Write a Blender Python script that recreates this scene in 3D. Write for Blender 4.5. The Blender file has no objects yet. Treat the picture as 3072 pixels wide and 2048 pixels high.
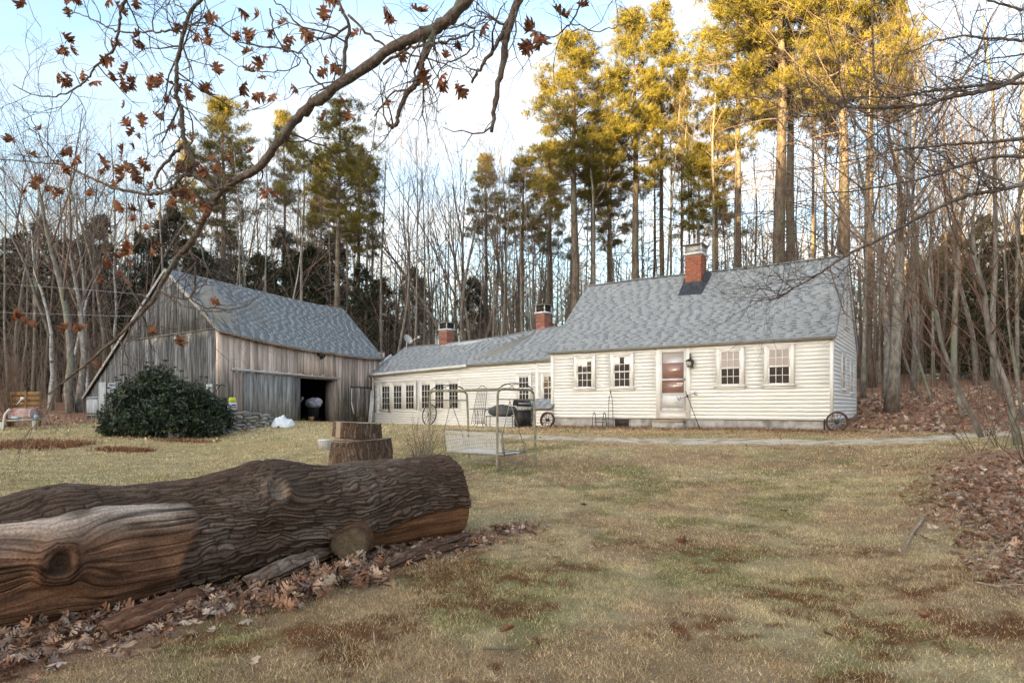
import bpy, math, random
import numpy as np
from mathutils import Matrix, Vector

# ------------------------------------------------------------------ camera, sky, sun, exposure
scene = bpy.context.scene
COL = scene.collection
EYE, F, CX, HY = 1.6, 1907.0, 1536.0, 1221.0        # eye height, focal length / centre / horizon in photo pixels
cam_d = bpy.data.cameras.new('camera')
cam = bpy.data.objects.new('camera', cam_d)
COL.objects.link(cam)
cam.location = (0, 0, EYE)
cam.rotation_euler = (math.radians(90), 0, 0)
cam_d.sensor_width = 36.0
cam_d.lens = 36.0 * F / 3072.0
cam_d.shift_y = (HY - 1024.0) / 3072.0
cam_d.clip_start = 0.05
cam_d.clip_end = 900.0
scene.camera = cam

SUN_EL, SUN_AZ = math.radians(6.0), math.radians(215.0)   # azimuth clockwise from +Y: behind the camera, to the left
world = bpy.data.worlds.new('World')
scene.world = world
world.use_nodes = True
wt = world.node_tree
wt.nodes.clear()
def wn(kind, **kw):
    n = wt.nodes.new(kind)
    for k, v in kw.items():
        setattr(n, k, v)
    return n
w_out = wn('ShaderNodeOutputWorld')
w_bg = wn('ShaderNodeBackground')
w_bg.inputs['Strength'].default_value = 0.15
sky = wn('ShaderNodeTexSky', sky_type='NISHITA', sun_disc=False)
sky.sun_elevation = SUN_EL
sky.sun_rotation = SUN_AZ
sky.air_density, sky.dust_density, sky.ozone_density = 1.1, 3.0, 2.2
tc = wn('ShaderNodeTexCoord')
sep = wn('ShaderNodeSeparateXYZ')
wt.links.new(tc.outputs['Generated'], sep.inputs[0])
addz = wn('ShaderNodeMath', operation='ADD'); addz.inputs[1].default_value = 0.22
wt.links.new(sep.outputs['Z'], addz.inputs[0])
mx = wn('ShaderNodeMath', operation='MAXIMUM'); mx.inputs[1].default_value = 0.08
wt.links.new(addz.outputs[0], mx.inputs[0])
dx = wn('ShaderNodeMath', operation='DIVIDE'); dy = wn('ShaderNodeMath', operation='DIVIDE')
wt.links.new(sep.outputs['X'], dx.inputs[0]); wt.links.new(mx.outputs[0], dx.inputs[1])
wt.links.new(sep.outputs['Y'], dy.inputs[0]); wt.links.new(mx.outputs[0], dy.inputs[1])
cmb = wn('ShaderNodeCombineXYZ')
wt.links.new(dx.outputs[0], cmb.inputs['X']); wt.links.new(dy.outputs[0], cmb.inputs['Y'])
mp = wn('ShaderNodeMapping')
mp.inputs['Rotation'].default_value = (0, 0, 0.35)
mp.inputs['Scale'].default_value = (0.55, 1.5, 1.0)
wt.links.new(cmb.outputs[0], mp.inputs['Vector'])
cn = wn('ShaderNodeTexNoise')
cn.inputs['Scale'].default_value = 1.3; cn.inputs['Detail'].default_value = 5.0
cn.inputs['Roughness'].default_value = 0.5; cn.inputs['Distortion'].default_value = 0.5
wt.links.new(mp.outputs[0], cn.inputs['Vector'])
cr = wn('ShaderNodeValToRGB')
cr.color_ramp.elements[0].position = 0.36; cr.color_ramp.elements[0].color = (0.10, 0.10, 0.10, 1)
cr.color_ramp.elements[1].position = 0.60; cr.color_ramp.elements[1].color = (0.9, 0.9, 0.9, 1)
wt.links.new(cn.outputs['Fac'], cr.inputs['Fac'])
hs = wn('ShaderNodeHueSaturation')
hs.inputs['Saturation'].default_value = 0.22; hs.inputs['Value'].default_value = 0.74
warm = wn('ShaderNodeMix', data_type='RGBA', blend_type='MULTIPLY'); warm.inputs['Factor'].default_value = 1.0
warm.inputs['B'].default_value = (1.05, 1.0, 0.94, 1)          # thin cloud catching the low sun
wt.links.new(sky.outputs[0], hs.inputs['Color'])
cm = wn('ShaderNodeMix', data_type='RGBA')
wt.links.new(cr.outputs[0], cm.inputs['Factor'])
wt.links.new(sky.outputs[0], cm.inputs['A']); wt.links.new(hs.outputs[0], warm.inputs['A']); wt.links.new(warm.outputs['Result'], cm.inputs['B'])
wt.links.new(cm.outputs['Result'], w_bg.inputs['Color'])
wt.links.new(w_bg.outputs[0], w_out.inputs['Surface'])

sun_d = bpy.data.lights.new('sun', 'SUN')
sun_d.energy = 5.0
sun_d.color = (1.0, 0.70, 0.32)
sun_d.angle = math.radians(0.5)
sun = bpy.data.objects.new('sun', sun_d)
COL.objects.link(sun)
SUN_DIR = Vector((math.sin(SUN_AZ) * math.cos(SUN_EL), math.cos(SUN_AZ) * math.cos(SUN_EL), math.sin(SUN_EL)))
sun.rotation_euler = (-SUN_DIR).to_track_quat('-Z', 'Y').to_euler()

scene.view_settings.view_transform = 'Standard'
scene.view_settings.look = 'None'
scene.view_settings.exposure = 2.85
scene.view_settings.gamma = 1.0
scene.view_settings.use_curve_mapping = False
scene.cycles.max_bounces = 6
scene.cycles.transparent_max_bounces = 6

# ------------------------------------------------------------------ helpers
def P(px, py, d):
    """the place a photo pixel shows at distance d along the view axis"""
    return np.array(((px - CX) / F * d, d, EYE - (py - HY) / F * d))

def D(px, py, d):                                  # the same, from coordinates on the 2352-wide view
    return P(px * 1.30612, py * 1.30612, d)

def tag(o, label=None, cat=None, group=None, kind=None):
    if label: o['label'] = label
    if cat: o['category'] = cat
    if group: o['group'] = group
    if kind: o['kind'] = kind
    return o

def empty(name, loc=(0, 0, 0), label=None, cat=None, group=None, rotz=0.0):
    o = bpy.data.objects.new(name, None)
    COL.objects.link(o)
    o.location = loc
    o.rotation_euler = (0, 0, rotz)
    o.empty_display_size = 0.1
    return tag(o, label, cat, group)

def link(name, mesh, parent=None, mat=None, matrix=None):
    o = bpy.data.objects.new(name, mesh)
    COL.objects.link(o)
    if mat is not None and not mesh.materials:
        mesh.materials.append(mat)
    if parent is not None:
        o.parent = parent
        o.matrix_parent_inverse = PINV(parent)
    if matrix is not None:
        o.matrix_basis = matrix
    return o

_pinv = {}
def PINV(o):
    """every shape is written in world coordinates; this keeps it there under a placed parent"""
    k = o.name
    if k not in _pinv:
        m = Matrix.LocRotScale(o.location, o.rotation_euler, o.scale)
        if o.parent is not None:
            m = world_of(o.parent) @ o.matrix_parent_inverse @ m
        _pinv[k] = m
    return _pinv[k].inverted()
def world_of(o):
    PINV(o)
    return _pinv[o.name]

class MB:
    """collects vertices and faces and links them as one mesh object"""
    def __init__(self):
        self.v, self.f, self.c, self.n = [], [], [], 0
    def add(self, v, f, c=None):
        v = np.asarray(v, float).reshape(-1, 3)
        f = f if isinstance(f, list) else [np.asarray(f, int)]
        for a in f:
            a = np.asarray(a, int)
            if a.ndim == 1: a = a.reshape(1, -1)
            self.f.append(a + self.n)
        self.v.append(v)
        if c is not None:
            c = np.asarray(c, float)
            if c.ndim == 1: c = np.tile(c, (len(v), 1))
        else:
            c = np.ones((len(v), 3))
        self.c.append(c)
        self.n += len(v)
        return self
    def box(self, c, sx, sy, sz, M=None, col=None):
        b = BOXV * np.array((sx, sy, sz)) * 0.5
        if M is not None: b = b @ np.asarray(M).T
        return self.add(b + np.asarray(c), BOXF, col)
    def bar(self, a, b, w, h=None, col=None, up=(0, 0, 1)):
        a, b = np.asarray(a, float), np.asarray(b, float)
        x = b - a; L = np.linalg.norm(x); x = x / L
        up = np.asarray(up, float)
        if abs(x @ up) > 0.98: up = np.array((0.0, 1.0, 0.0))
        y = np.cross(up, x); y /= np.linalg.norm(y)
        z = np.cross(x, y)
        return self.box((a + b) / 2, L, w, h or w, np.stack((x, y, z), 1), col)
    def tube(self, pts, rad, sides=6, col=None, cap=True):
        pts = np.asarray(pts, float)
        n = len(pts)
        rad = np.full(n, rad) if np.isscalar(rad) else np.asarray(rad, float)
        t = np.empty_like(pts)
        t[1:-1] = pts[2:] - pts[:-2]; t[0] = pts[1] - pts[0]; t[-1] = pts[-1] - pts[-2]
        t /= np.maximum(np.linalg.norm(t, axis=1, keepdims=True), 1e-9)
        m = t.mean(0)
        ref = np.array((0, 0, 1.0)) if abs(m[2]) < 0.75 * np.linalg.norm(m) + 1e-9 else np.array((1.0, 0.13, 0))
        a = np.cross(t, ref); a /= np.maximum(np.linalg.norm(a, axis=1, keepdims=True), 1e-9)
        b = np.cross(t, a)
        ang = np.arange(sides) * 2 * math.pi / sides
        ring = (a[:, None, :] * np.cos(ang)[None, :, None] + b[:, None, :] * np.sin(ang)[None, :, None]) * rad[:, None, None]
        v = (pts[:, None, :] + ring).reshape(-1, 3)
        i = np.arange(n - 1)[:, None] * sides; j = np.arange(sides)[None, :]; k = (j + 1) % sides
        q = np.stack((i + j, i + k, i + sides + k, i + sides + j), -1).reshape(-1, 4)
        fs = [q]
        if cap and sides > 3:
            fs += [np.arange(sides)[::-1].reshape(1, -1), (np.arange(sides) + (n - 1) * sides).reshape(1, -1)]
        return self.add(v, fs, col)
    def build(self, name, mat, parent=None, smooth=False, colors=False):
        return link(name, self.mesh(name, mat, smooth, colors), parent)
    def mesh(self, name, mat, smooth=False, colors=False):
        me = bpy.data.meshes.new(name)
        v = np.concatenate(self.v).astype(np.float32)
        me.vertices.add(len(v)); me.vertices.foreach_set('co', v.ravel())
        tot = np.concatenate([np.full(len(a), a.shape[1], np.int32) for a in self.f])
        lv = np.concatenate([a.ravel() for a in self.f]).astype(np.int32)
        st = np.concatenate(([0], np.cumsum(tot)[:-1])).astype(np.int32)
        me.loops.add(len(lv)); me.loops.foreach_set('vertex_index', lv)
        me.polygons.add(len(tot)); me.polygons.foreach_set('loop_start', st); me.polygons.foreach_set('loop_total', tot)
        if smooth: me.polygons.foreach_set('use_smooth', np.ones(len(tot), bool))
        if colors:
            ca = me.color_attributes.new('Col', 'FLOAT_COLOR', 'POINT')
            c = np.concatenate(self.c).astype(np.float32)
            c = np.concatenate((c, np.ones((len(c), 1), np.float32)), 1)
            ca.data.foreach_set('color', c.ravel())
        me.update(calc_edges=True)
        me.validate()
        if mat is not None: me.materials.append(mat)
        return me
BOXV = np.array([(x, y, z) for x in (-1, 1) for y in (-1, 1) for z in (-1, 1)], float)
BOXF = np.array([(0, 1, 3, 2), (4, 6, 7, 5), (0, 4, 5, 1), (2, 3, 7, 6), (0, 2, 6, 4), (1, 5, 7, 3)])

def hash2(ix, iy, seed):
    h = (ix.astype(np.int64) * 374761393 + iy.astype(np.int64) * 668265263 + seed * 1442695041) & 0xFFFFFFFF
    h = ((h ^ (h >> 13)) * 1274126177) & 0xFFFFFFFF
    return ((h ^ (h >> 16)) & 0xFFFFFF) / float(0xFFFFFF)
def vnoise(x, y, seed=0):
    x = np.asarray(x, float); y = np.asarray(y, float)
    ix, iy = np.floor(x), np.floor(y)
    fx, fy = x - ix, y - iy
    fx = fx * fx * (3 - 2 * fx); fy = fy * fy * (3 - 2 * fy)
    a, b = hash2(ix, iy, seed), hash2(ix + 1, iy, seed)
    c, d = hash2(ix, iy + 1, seed), hash2(ix + 1, iy + 1, seed)
    return (a * (1 - fx) + b * fx) * (1 - fy) + (c * (1 - fx) + d * fx) * fy
def fbm(x, y, seed=0, octs=4, gain=0.5):
    s, a, t = 0.0, 1.0, 0.0
    for i in range(octs):
        s = s + a * vnoise(x * 2 ** i + 17.3 * i, y * 2 ** i - 9.1 * i, seed + i)
        t += a; a *= gain
    return s / t
def sstep(a, b, x):
    t = np.clip((np.asarray(x, float) - a) / (b - a), 0, 1)
    return t * t * (3 - 2 * t)
def smooth_path(pts, n=6):
    """Catmull-Rom through the points"""
    p = np.asarray(pts, float)
    p = np.concatenate(([2 * p[0] - p[1]], p, [2 * p[-1] - p[-2]]))
    out = []
    for i in range(1, len(p) - 2):
        for t in np.arange(n) / n:
            out.append(0.5 * (2 * p[i] + (p[i + 1] - p[i - 1]) * t + (2 * p[i - 1] - 5 * p[i] + 4 * p[i + 1] - p[i + 2]) * t * t
                              + (3 * p[i] - p[i - 1] - 3 * p[i + 1] + p[i + 2]) * t ** 3))
    out.append(p[-2])
    return np.array(out)

# ------------------------------------------------------------------ materials
def new_mat(name):
    m = bpy.data.materials.new(name)
    m.use_nodes = True
    return m, m.node_tree, m.node_tree.nodes['Principled BSDF']
def node(t, kind, **kw):
    n = t.nodes.new(kind)
    for k, v in kw.items():
        if k.startswith('i_'): n.inputs[k[2:]].default_value = v
        else: setattr(n, k, v)
    return n
def rgb(c): return (c[0], c[1], c[2], 1.0)
def material(name, a, b=None, rough=0.8, scale=8.0, stretch=(1, 1, 1), attr=False, obj_rand=0.0, bump=0.0, spec=0.3, metal=0.0,
             detail=4.0, lo=0.35, hi=0.65, c=None, cscale=1.0, clo=0.55, chi=0.7, coords='pos', translucent=0.0):
    """noise between two colours in world or object space, a third colour in larger patches, vertex colour and per-object variation on top"""
    m, t, p = new_mat(name)
    L = t.links.new
    p.inputs['Roughness'].default_value = rough
    p.inputs['Specular IOR Level'].default_value = spec
    p.inputs['Metallic'].default_value = metal
    if coords == 'pos': src = node(t, 'ShaderNodeNewGeometry').outputs['Position']
    else: src = node(t, 'ShaderNodeTexCoord').outputs['Object']
    mpn = node(t, 'ShaderNodeMapping'); mpn.inputs['Scale'].default_value = stretch
    L(src, mpn.inputs['Vector'])
    nz = node(t, 'ShaderNodeTexNoise', i_Scale=scale, i_Detail=detail, i_Roughness=0.6)
    L(mpn.outputs[0], nz.inputs['Vector'])
    rp = node(t, 'ShaderNodeValToRGB')
    rp.color_ramp.elements[0].position = lo; rp.color_ramp.elements[0].color = rgb(a)
    rp.color_ramp.elements[1].position = hi; rp.color_ramp.elements[1].color = rgb(b or a)
    L(nz.outputs['Fac'], rp.inputs['Fac'])
    out = rp.outputs[0]
    if c is not None:
        n2 = node(t, 'ShaderNodeTexNoise', i_Scale=cscale, i_Detail=3.0)
        L(mpn.outputs[0], n2.inputs['Vector'])
        mr = node(t, 'ShaderNodeMapRange'); mr.inputs['From Min'].default_value = clo; mr.inputs['From Max'].default_value = chi
        L(n2.outputs['Fac'], mr.inputs['Value'])
        mxn = node(t, 'ShaderNodeMix', data_type='RGBA'); mxn.inputs['B'].default_value = rgb(c)
        L(mr.outputs[0], mxn.inputs['Factor']); L(out, mxn.inputs['A'])
        out = mxn.outputs['Result']
    if attr:
        at = node(t, 'ShaderNodeVertexColor', layer_name='Col')
        mm = node(t, 'ShaderNodeMix', data_type='RGBA', blend_type='MULTIPLY'); mm.inputs['Factor'].default_value = 1.0
        L(out, mm.inputs['A']); L(at.outputs['Color'], mm.inputs['B'])
        out = mm.outputs['Result']
    if obj_rand:
        oi = node(t, 'ShaderNodeObjectInfo')
        mr = node(t, 'ShaderNodeMapRange'); mr.inputs['To Min'].default_value = 1 - obj_rand; mr.inputs['To Max'].default_value = 1 + obj_rand
        L(oi.outputs['Random'], mr.inputs['Value'])
        hv = node(t, 'ShaderNodeHueSaturation')
        L(mr.outputs[0], hv.inputs['Value']); L(out, hv.inputs['Color'])
        out = hv.outputs['Color']
    L(out, p.inputs['Base Color'])
    if bump:
        bp = node(t, 'ShaderNodeBump', i_Strength=bump, i_Distance=0.02)
        L(nz.outputs['Fac'], bp.inputs['Height']); L(bp.outputs[0], p.inputs['Normal'])
    if translucent:
        tr = node(t, 'ShaderNodeBsdfTranslucent'); L(out, tr.inputs['Color'])
        ms = node(t, 'ShaderNodeMixShader'); ms.inputs['Fac'].default_value = translucent
        L(p.outputs[0], ms.inputs[1]); L(tr.outputs[0], ms.inputs[2])
        L(ms.outputs[0], t.nodes['Material Output'].inputs['Surface'])
    return m
# ------------------------------------------------------------------ the lie of the land
CTRL = np.array([
    (0, 0, .04), (-4, 0, .0), (4, 0, .1), (0, 3.5, .10), (-3, 3.5, .07), (3, 3.5, .13), (0, 7.5, .13), (-3, 7.5, .14), (3.5, 7.5, .16),
    (0, 12.5, .32), (-5, 12.5, .30), (4.5, 12.5, .36), (-9, 10, .28), (-9, 14, .42), (-4, 17, .52), (0, 16.5, .62), (3, 16.5, .68), (6, 15.6, .72),
    (8.6, 15.3, .76), (-12, 18, .60), (-10, 20.2, .56), (-7.5, 20.6, .56), (-13, 22.0, .72), (-17, 22, .78), (-6, 22, .84), (-2, 21, .74), (0.8, 22.2, .80), (1.5, 23.9, .84), (5.2, 20.6, .88),
    (9.36, 18.56, .92), (8.4, 17.6, .86), (12, 17, .95), (13, 20, 1.15), (15, 25, 1.7), (18, 30, 2.1), (17, 40, 2.5), (26, 40, 3.0), (12, 26, 1.4),
    (0, 26.3, .76), (-3.5, 28.6, .77), (-7.25, 32.5, .82), (-11.2, 24.2, 1.08), (-9.3, 27.6, .96), (-8, 31.2, .86), (-13.5, 25.6, 1.05),
    (-20.4, 30.5, 1.07), (-24, 34, 1.45), (-32, 40, 2.0), (-15, 40, 1.6), (0, 42, 1.5), (10, 40, 1.9),
    (4.6, 7.2, .28), (6.2, 9, .50), (6.0, 6.0, .46), (9, 10, .75), (9.5, 6, .9), (14, 12, 1.15), (3.6, 5.2, .18),
    (-10, 5, .15), (-20, 8, .3), (-35, 20, 1.0), (25, 10, 1.6), (35, 25, 2.6),
    (-40, 60, 4.0), (0, 60, 3.2), (30, 60, 4.6), (-60, 90, 8), (0, 95, 7.0), (60, 90, 9), (0, 160, 14), (-90, 160, 16), (90, 160, 16),
    (0, -12, .1), (-25, -12, .3), (25, -12, 1.2), (0, -40, .6), (-60, -40, 1.0), (40, -40, 2), (0, -95, 7), (-90, -95, 8), (90, -95, 9), (-180, -95, 10),
    (0, -150, 24), (-80, -150, 25), (-160, -150, 26), (-240, -150, 27), (90, -150, 25), (180, -150, 25), (0, -200, 26), (-120, -200, 27), (-240, -200, 28), (120, -200, 27),
    (-90, 0, 4), (-200, 0, 10), (90, 0, 9), (200, 0, 16), (-220, 90, 18), (220, 90, 20)], float)
def _tps(r2): return np.where(r2 > 1e-12, 0.5 * r2 * np.log(np.maximum(r2, 1e-12)), 0.0)
_n = len(CTRL)
_d2 = ((CTRL[:, None, :2] - CTRL[None, :, :2]) ** 2).sum(-1)
_A = np.zeros((_n + 3, _n + 3))
_A[:_n, :_n] = _tps(_d2) + np.eye(_n) * 0.02
_A[:_n, _n] = 1; _A[:_n, _n + 1:] = CTRL[:, :2]
_A[_n, :_n] = 1; _A[_n + 1:, :_n] = CTRL[:, :2].T
_W = np.linalg.solve(_A, np.concatenate((CTRL[:, 2], np.zeros(3))))
def gz(x, y):
    """ground height"""
    x = np.asarray(x, float); y = np.asarray(y, float)
    sh = np.broadcast(x, y).shape
    xf = np.broadcast_to(x, sh).ravel(); yf = np.broadcast_to(y, sh).ravel()
    z = np.full(xf.shape, _W[_n]) + _W[_n + 1] * xf + _W[_n + 2] * yf
    for i in range(_n):
        z += _W[i] * _tps((xf - CTRL[i, 0]) ** 2 + (yf - CTRL[i, 1]) ** 2)
    z += 0.05 * (fbm(xf * .5, yf * .5, 5, 3) - .5) + 0.02 * (fbm(xf * 3, yf * 3, 9, 2) - .5)
    return float(z[0]) if sh == () else z.reshape(sh)

# the drive: a worn sandy track across the front of the house
DRIVE = smooth_path([(-1.5, 20.6), (0.5, 18.6), (3.2, 17.1), (5.6, 16.1), (7.8, 15.5), (10.2, 15.4), (13.5, 16.2), (18, 17.6)], 8)
def drive_dist(x, y):
    d = np.full(np.shape(x), 1e9)
    for a, b in zip(DRIVE[:-1], DRIVE[1:]):
        ab = b - a; L2 = ab @ ab
        t = np.clip(((x - a[0]) * ab[0] + (y - a[1]) * ab[1]) / L2, 0, 1)
        d = np.minimum(d, np.hypot(x - a[0] - t * ab[0], y - a[1] - t * ab[1]))
    return d
def litter_mask(x, y):
    """1 where fallen leaves cover the ground: the bank beside the shrubs, the woods and the heap along the log"""
    wob = 2.2 * (fbm(x * .45, y * .45, 41, 4) - .5)
    bank = sstep(-.5, .9, x - np.interp(y, [3, 5, 7, 10, 13], [3.2, 3.9, 4.5, 6.3, 8.6]) + wob) * sstep(13.3, 11.5, y + wob)
    wood_r = sstep(-.4, .8, (x - 10.2) * .7 + (y - 17.6) * .35 + .5 * wob)
    wood_b = sstep(35.5, 38, y + wob)
    wood_l = sstep(-.5, 1.0, (-x - 13.5) * .5 + (y - 27.4) * .55 + wob)
    ax, ay, bx, by = -5.2, 2.6, -.2, 7.6
    t = np.clip(((x - ax) * (bx - ax) + (y - ay) * (by - ay)) / ((bx - ax) ** 2 + (by - ay) ** 2), 0, 1)
    dl = np.hypot(x - ax - t * (bx - ax), y - ay - t * (by - ay))
    side = (x - ax) * (by - ay) - (y - ay) * (bx - ax)
    log = np.where(side > 0, sstep(1.75, 1.15, dl + .18 * wob + 1.05 * t ** .8), 0)
    behind = sstep(-3, -12, y)
    return np.clip(np.maximum.reduce([bank, wood_r, wood_b, wood_l, log, behind]), 0, 1)
def lawn_colour(x, y):
    """the lawn's own patchy colour: straw, olive, tan thatch and rusty moss"""
    a = fbm(x * .55, y * .55, 11, 4); b = fbm(x * 1.7 + 5, y * 1.7, 23, 4); c = fbm(x * .9 - 3, y * 1.1, 37, 4); e = fbm(x * 6, y * 6, 51, 3)
    straw = np.array((.56, .445, .255)); olive = np.array((.32, .28, .12)); tan = np.array((.47, .315, .185)); rust = np.array((.20, .078, .028))
    g = sstep(.42, .60, .55 * a + .45 * b)[..., None]
    col = straw * (1 - g) + olive * g
    far_tan = sstep(10, 14, y) * sstep(0, 4, x)
    k = sstep(.48, .62, c + .10 * far_tan)[..., None] * .8
    col = col * (1 - k) + tan * k
    near = sstep(9.5, 5.0, y)
    f = fbm(x * 9, y * 9, 57, 4)
    r = (sstep(.56, .66, .34 * b + .30 * fbm(x * 1.3 + 9, y * 1.9 + 2, 77, 4) + .36 * f + .050 * near) * (.25 + .60 * near))[..., None]
    col = col * (1 - r) + rust * r
    left = (sstep(-1, -5, x) * sstep(9, 12, y) * .6)[..., None]
    col = col * (1 - left) + np.array((.50, .425, .225)) * left
    return col * (.70 + .60 * e)[..., None]
def ground_colour(x, y):
    thatch = sstep(24, 10, y) * .30                                  # thatch darkened nearby so the gaps between the blades show dark
    col = lawn_colour(x, y) * (1 - thatch)[..., None]
    m = litter_mask(x, y)[..., None]
    n = fbm(x * 5, y * 5, 61, 3)[..., None]
    leaf = np.array((.33, .19, .12)) * (.55 + .9 * n)
    col = col * (1 - m) + leaf * m
    dd = drive_dist(x, y) + .7 * (fbm(x * 1.2, y * 1.2, 71, 3) - .5)
    s = (sstep(.95, .45, dd) * .75)[..., None]
    col = col * (1 - s) + np.array((.56, .47, .36)) * s
    # worn strip of dead grass and soil along the house wall
    w = (9.36 - x) * .562 + (18.56 - y) * .828
    h = (sstep(2.6, 1.2, w + .8 * (n[..., 0] - .5)) * sstep(-1, 0.0, w) * sstep(0, 2, x))[..., None] * .8
    col = col * (1 - h) + np.array((.34, .21, .115)) * h
    return col

def axis(lo, hi, c, fine, n):
    t = np.linspace(-1, 1, n)
    s = np.sinh(t * fine) / math.sinh(fine)
    return np.where(s < 0, c + s * (c - lo), c + s * (hi - c))
gx = axis(-250, 220, 0.5, 6.8, 390)
gy = axis(-205, 170, 6.0, 6.3, 450)
GX, GY = np.meshgrid(gx, gy)
GZ = gz(GX, GY)
mb = MB()
ny, nx = GX.shape
idx = np.arange(ny * nx).reshape(ny, nx)
q = np.stack((idx[:-1, :-1], idx[:-1, 1:], idx[1:, 1:], idx[1:, :-1]), -1).reshape(-1, 4)
mb.add(np.stack((GX, GY, GZ), -1).reshape(-1, 3), q, ground_colour(GX, GY).reshape(-1, 3))
M_GROUND = material('turf and soil', (.38, .36, .33), (1.5, 1.5, 1.5), rough=.95, scale=90, attr=True, bump=.6, spec=.1, lo=.3, hi=.72)
tag(mb.build('ground', M_GROUND, smooth=True, colors=True), kind='structure')

# drive: a sheet just above the turf
mb = MB()
npt = len(DRIVE)
tan_ = np.gradient(DRIVE, axis=0); tan_ /= np.linalg.norm(tan_, axis=1, keepdims=True)
nor = np.stack((-tan_[:, 1], tan_[:, 0]), 1)
M = 15
fine_t = np.linspace(0, npt - 1, 160)
dpx = np.interp(fine_t, np.arange(npt), DRIVE[:, 0]); dpy = np.interp(fine_t, np.arange(npt), DRIVE[:, 1])
dnx = np.interp(fine_t, np.arange(npt), nor[:, 0]); dny = np.interp(fine_t, np.arange(npt), nor[:, 1])
w0 = -.58 + .30 * (fbm(fine_t * .35, fine_t * 0, 3, 4) - .5) * 2
w1 = .58 + .30 * (fbm(fine_t * .33, fine_t * 0 + 9, 4, 4) - .5) * 2
widen = 1 + .5 * sstep(90, 140, np.arange(160.0))
s = np.linspace(0, 1, M)[None, :]
off = (w0 * widen)[:, None] * (1 - s) + (w1 * widen)[:, None] * s
vx = dpx[:, None] + dnx[:, None] * off; vy = dpy[:, None] + dny[:, None] * off
edge = np.minimum(s, 1 - s)
vz = gz(vx, vy) + .006 - .02 * (edge < .01)
i2 = np.arange(160 * M).reshape(160, M)
q = np.stack((i2[:-1, :-1], i2[:-1, 1:], i2[1:, 1:], i2[1:, :-1]), -1).reshape(-1, 4)
M_DRIVE = material('sandy gravel', (.48, .395, .295), (.72, .63, .51), rough=.95, scale=22, detail=8, c=(.36, .29, .18), cscale=2.5, clo=.48, chi=.62, bump=.5, spec=.1)
tag(mb.add(np.stack((vx, vy, vz), -1).reshape(-1, 3), q).build('driveway', M_DRIVE, smooth=True), kind='structure')
# ------------------------------------------------------------------ building materials
M_CLAP = material('white painted clapboard', (.85, .845, .81), (.89, .885, .86), rough=.55, scale=3.0, stretch=(1, 1, 5), obj_rand=.025, c=(.79, .775, .70), cscale=1.2, clo=.55, chi=.8)
M_CLAP2 = material('white painted clapboard of the ell', (.81, .81, .80), (.87, .87, .86), rough=.55, scale=3.0, stretch=(1, 1, 5), obj_rand=.03)
M_TRIM = material('white trim paint', (.82, .80, .755), (.87, .855, .82), rough=.5, scale=4)
M_EDGE = material('grey metal drip edge', (.19, .18, .16), (.26, .25, .22), rough=.6)
M_SHING = material('blue grey asphalt shingle', (.70, .70, .70), (1.2, 1.2, 1.2), rough=.9, scale=38, attr=True, spec=.15, lo=.3, hi=.7)
M_BRICK = material('red brick', (.30, .085, .045), (.42, .15, .085), rough=.85, scale=14, obj_rand=.28)
M_BRICK2 = material('old red brick', (.25, .085, .06), (.36, .16, .12), rough=.85, scale=14, obj_rand=.28)
M_MORTAR = material('mortar', (.30, .24, .2), (.40, .33, .28), rough=.95, scale=30)
M_CONC = material('weathered concrete', (.32, .30, .28), (.52, .50, .47), rough=.95, scale=4.5, detail=8, c=(.22, .21, .19), cscale=2.2)
M_LEAD = material('dark flashing', (.022, .026, .034), (.06, .068, .08), rough=.5, scale=6)
M_BLACK = material('black painted iron', (.02, .018, .017), (.05, .042, .038), rough=.55, scale=20)
M_RUST = material('rusty dark iron', (.045, .028, .022), (.13, .07, .05), rough=.8, scale=25)
M_METALW = material('white sheet metal', (.62, .61, .59), (.75, .74, .71), rough=.45, scale=5)
M_MESHG = material('galvanised mesh', (.36, .36, .35), (.5, .5, .49), rough=.5, scale=40, metal=.3)
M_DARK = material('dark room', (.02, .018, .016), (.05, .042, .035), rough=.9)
def glass_mat(name, base, rough=.04):
    m, t, p = new_mat(name)
    p.inputs['Base Color'].default_value = rgb(base); p.inputs['Roughness'].default_value = rough
    p.inputs['Specular IOR Level'].default_value = 1.0; p.inputs['Coat Weight'].default_value = 1.0; p.inputs['Coat Roughness'].default_value = .02
    p.inputs['Coat IOR'].default_value = 2.2
    return m
M_GLASS = glass_mat('window glass', (.03, .026, .022))
M_GLASS2 = glass_mat('old dull window glass', (.03, .028, .026), .12)
_p = M_GLASS2.node_tree.nodes['Principled BSDF']; _p.inputs['Coat Weight'].default_value = 0; _p.inputs['Specular IOR Level'].default_value = .35
M_PALEGLASS = glass_mat('glass with pale reflection tone', (.52, .46, .42))  # pale base colour stands in for reflected sky
M_PINK = glass_mat('pinkish door behind glass', (.30, .165, .125))
M_PINK.node_tree.nodes['Principled BSDF'].inputs['Coat IOR'].default_value = 1.5

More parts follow.
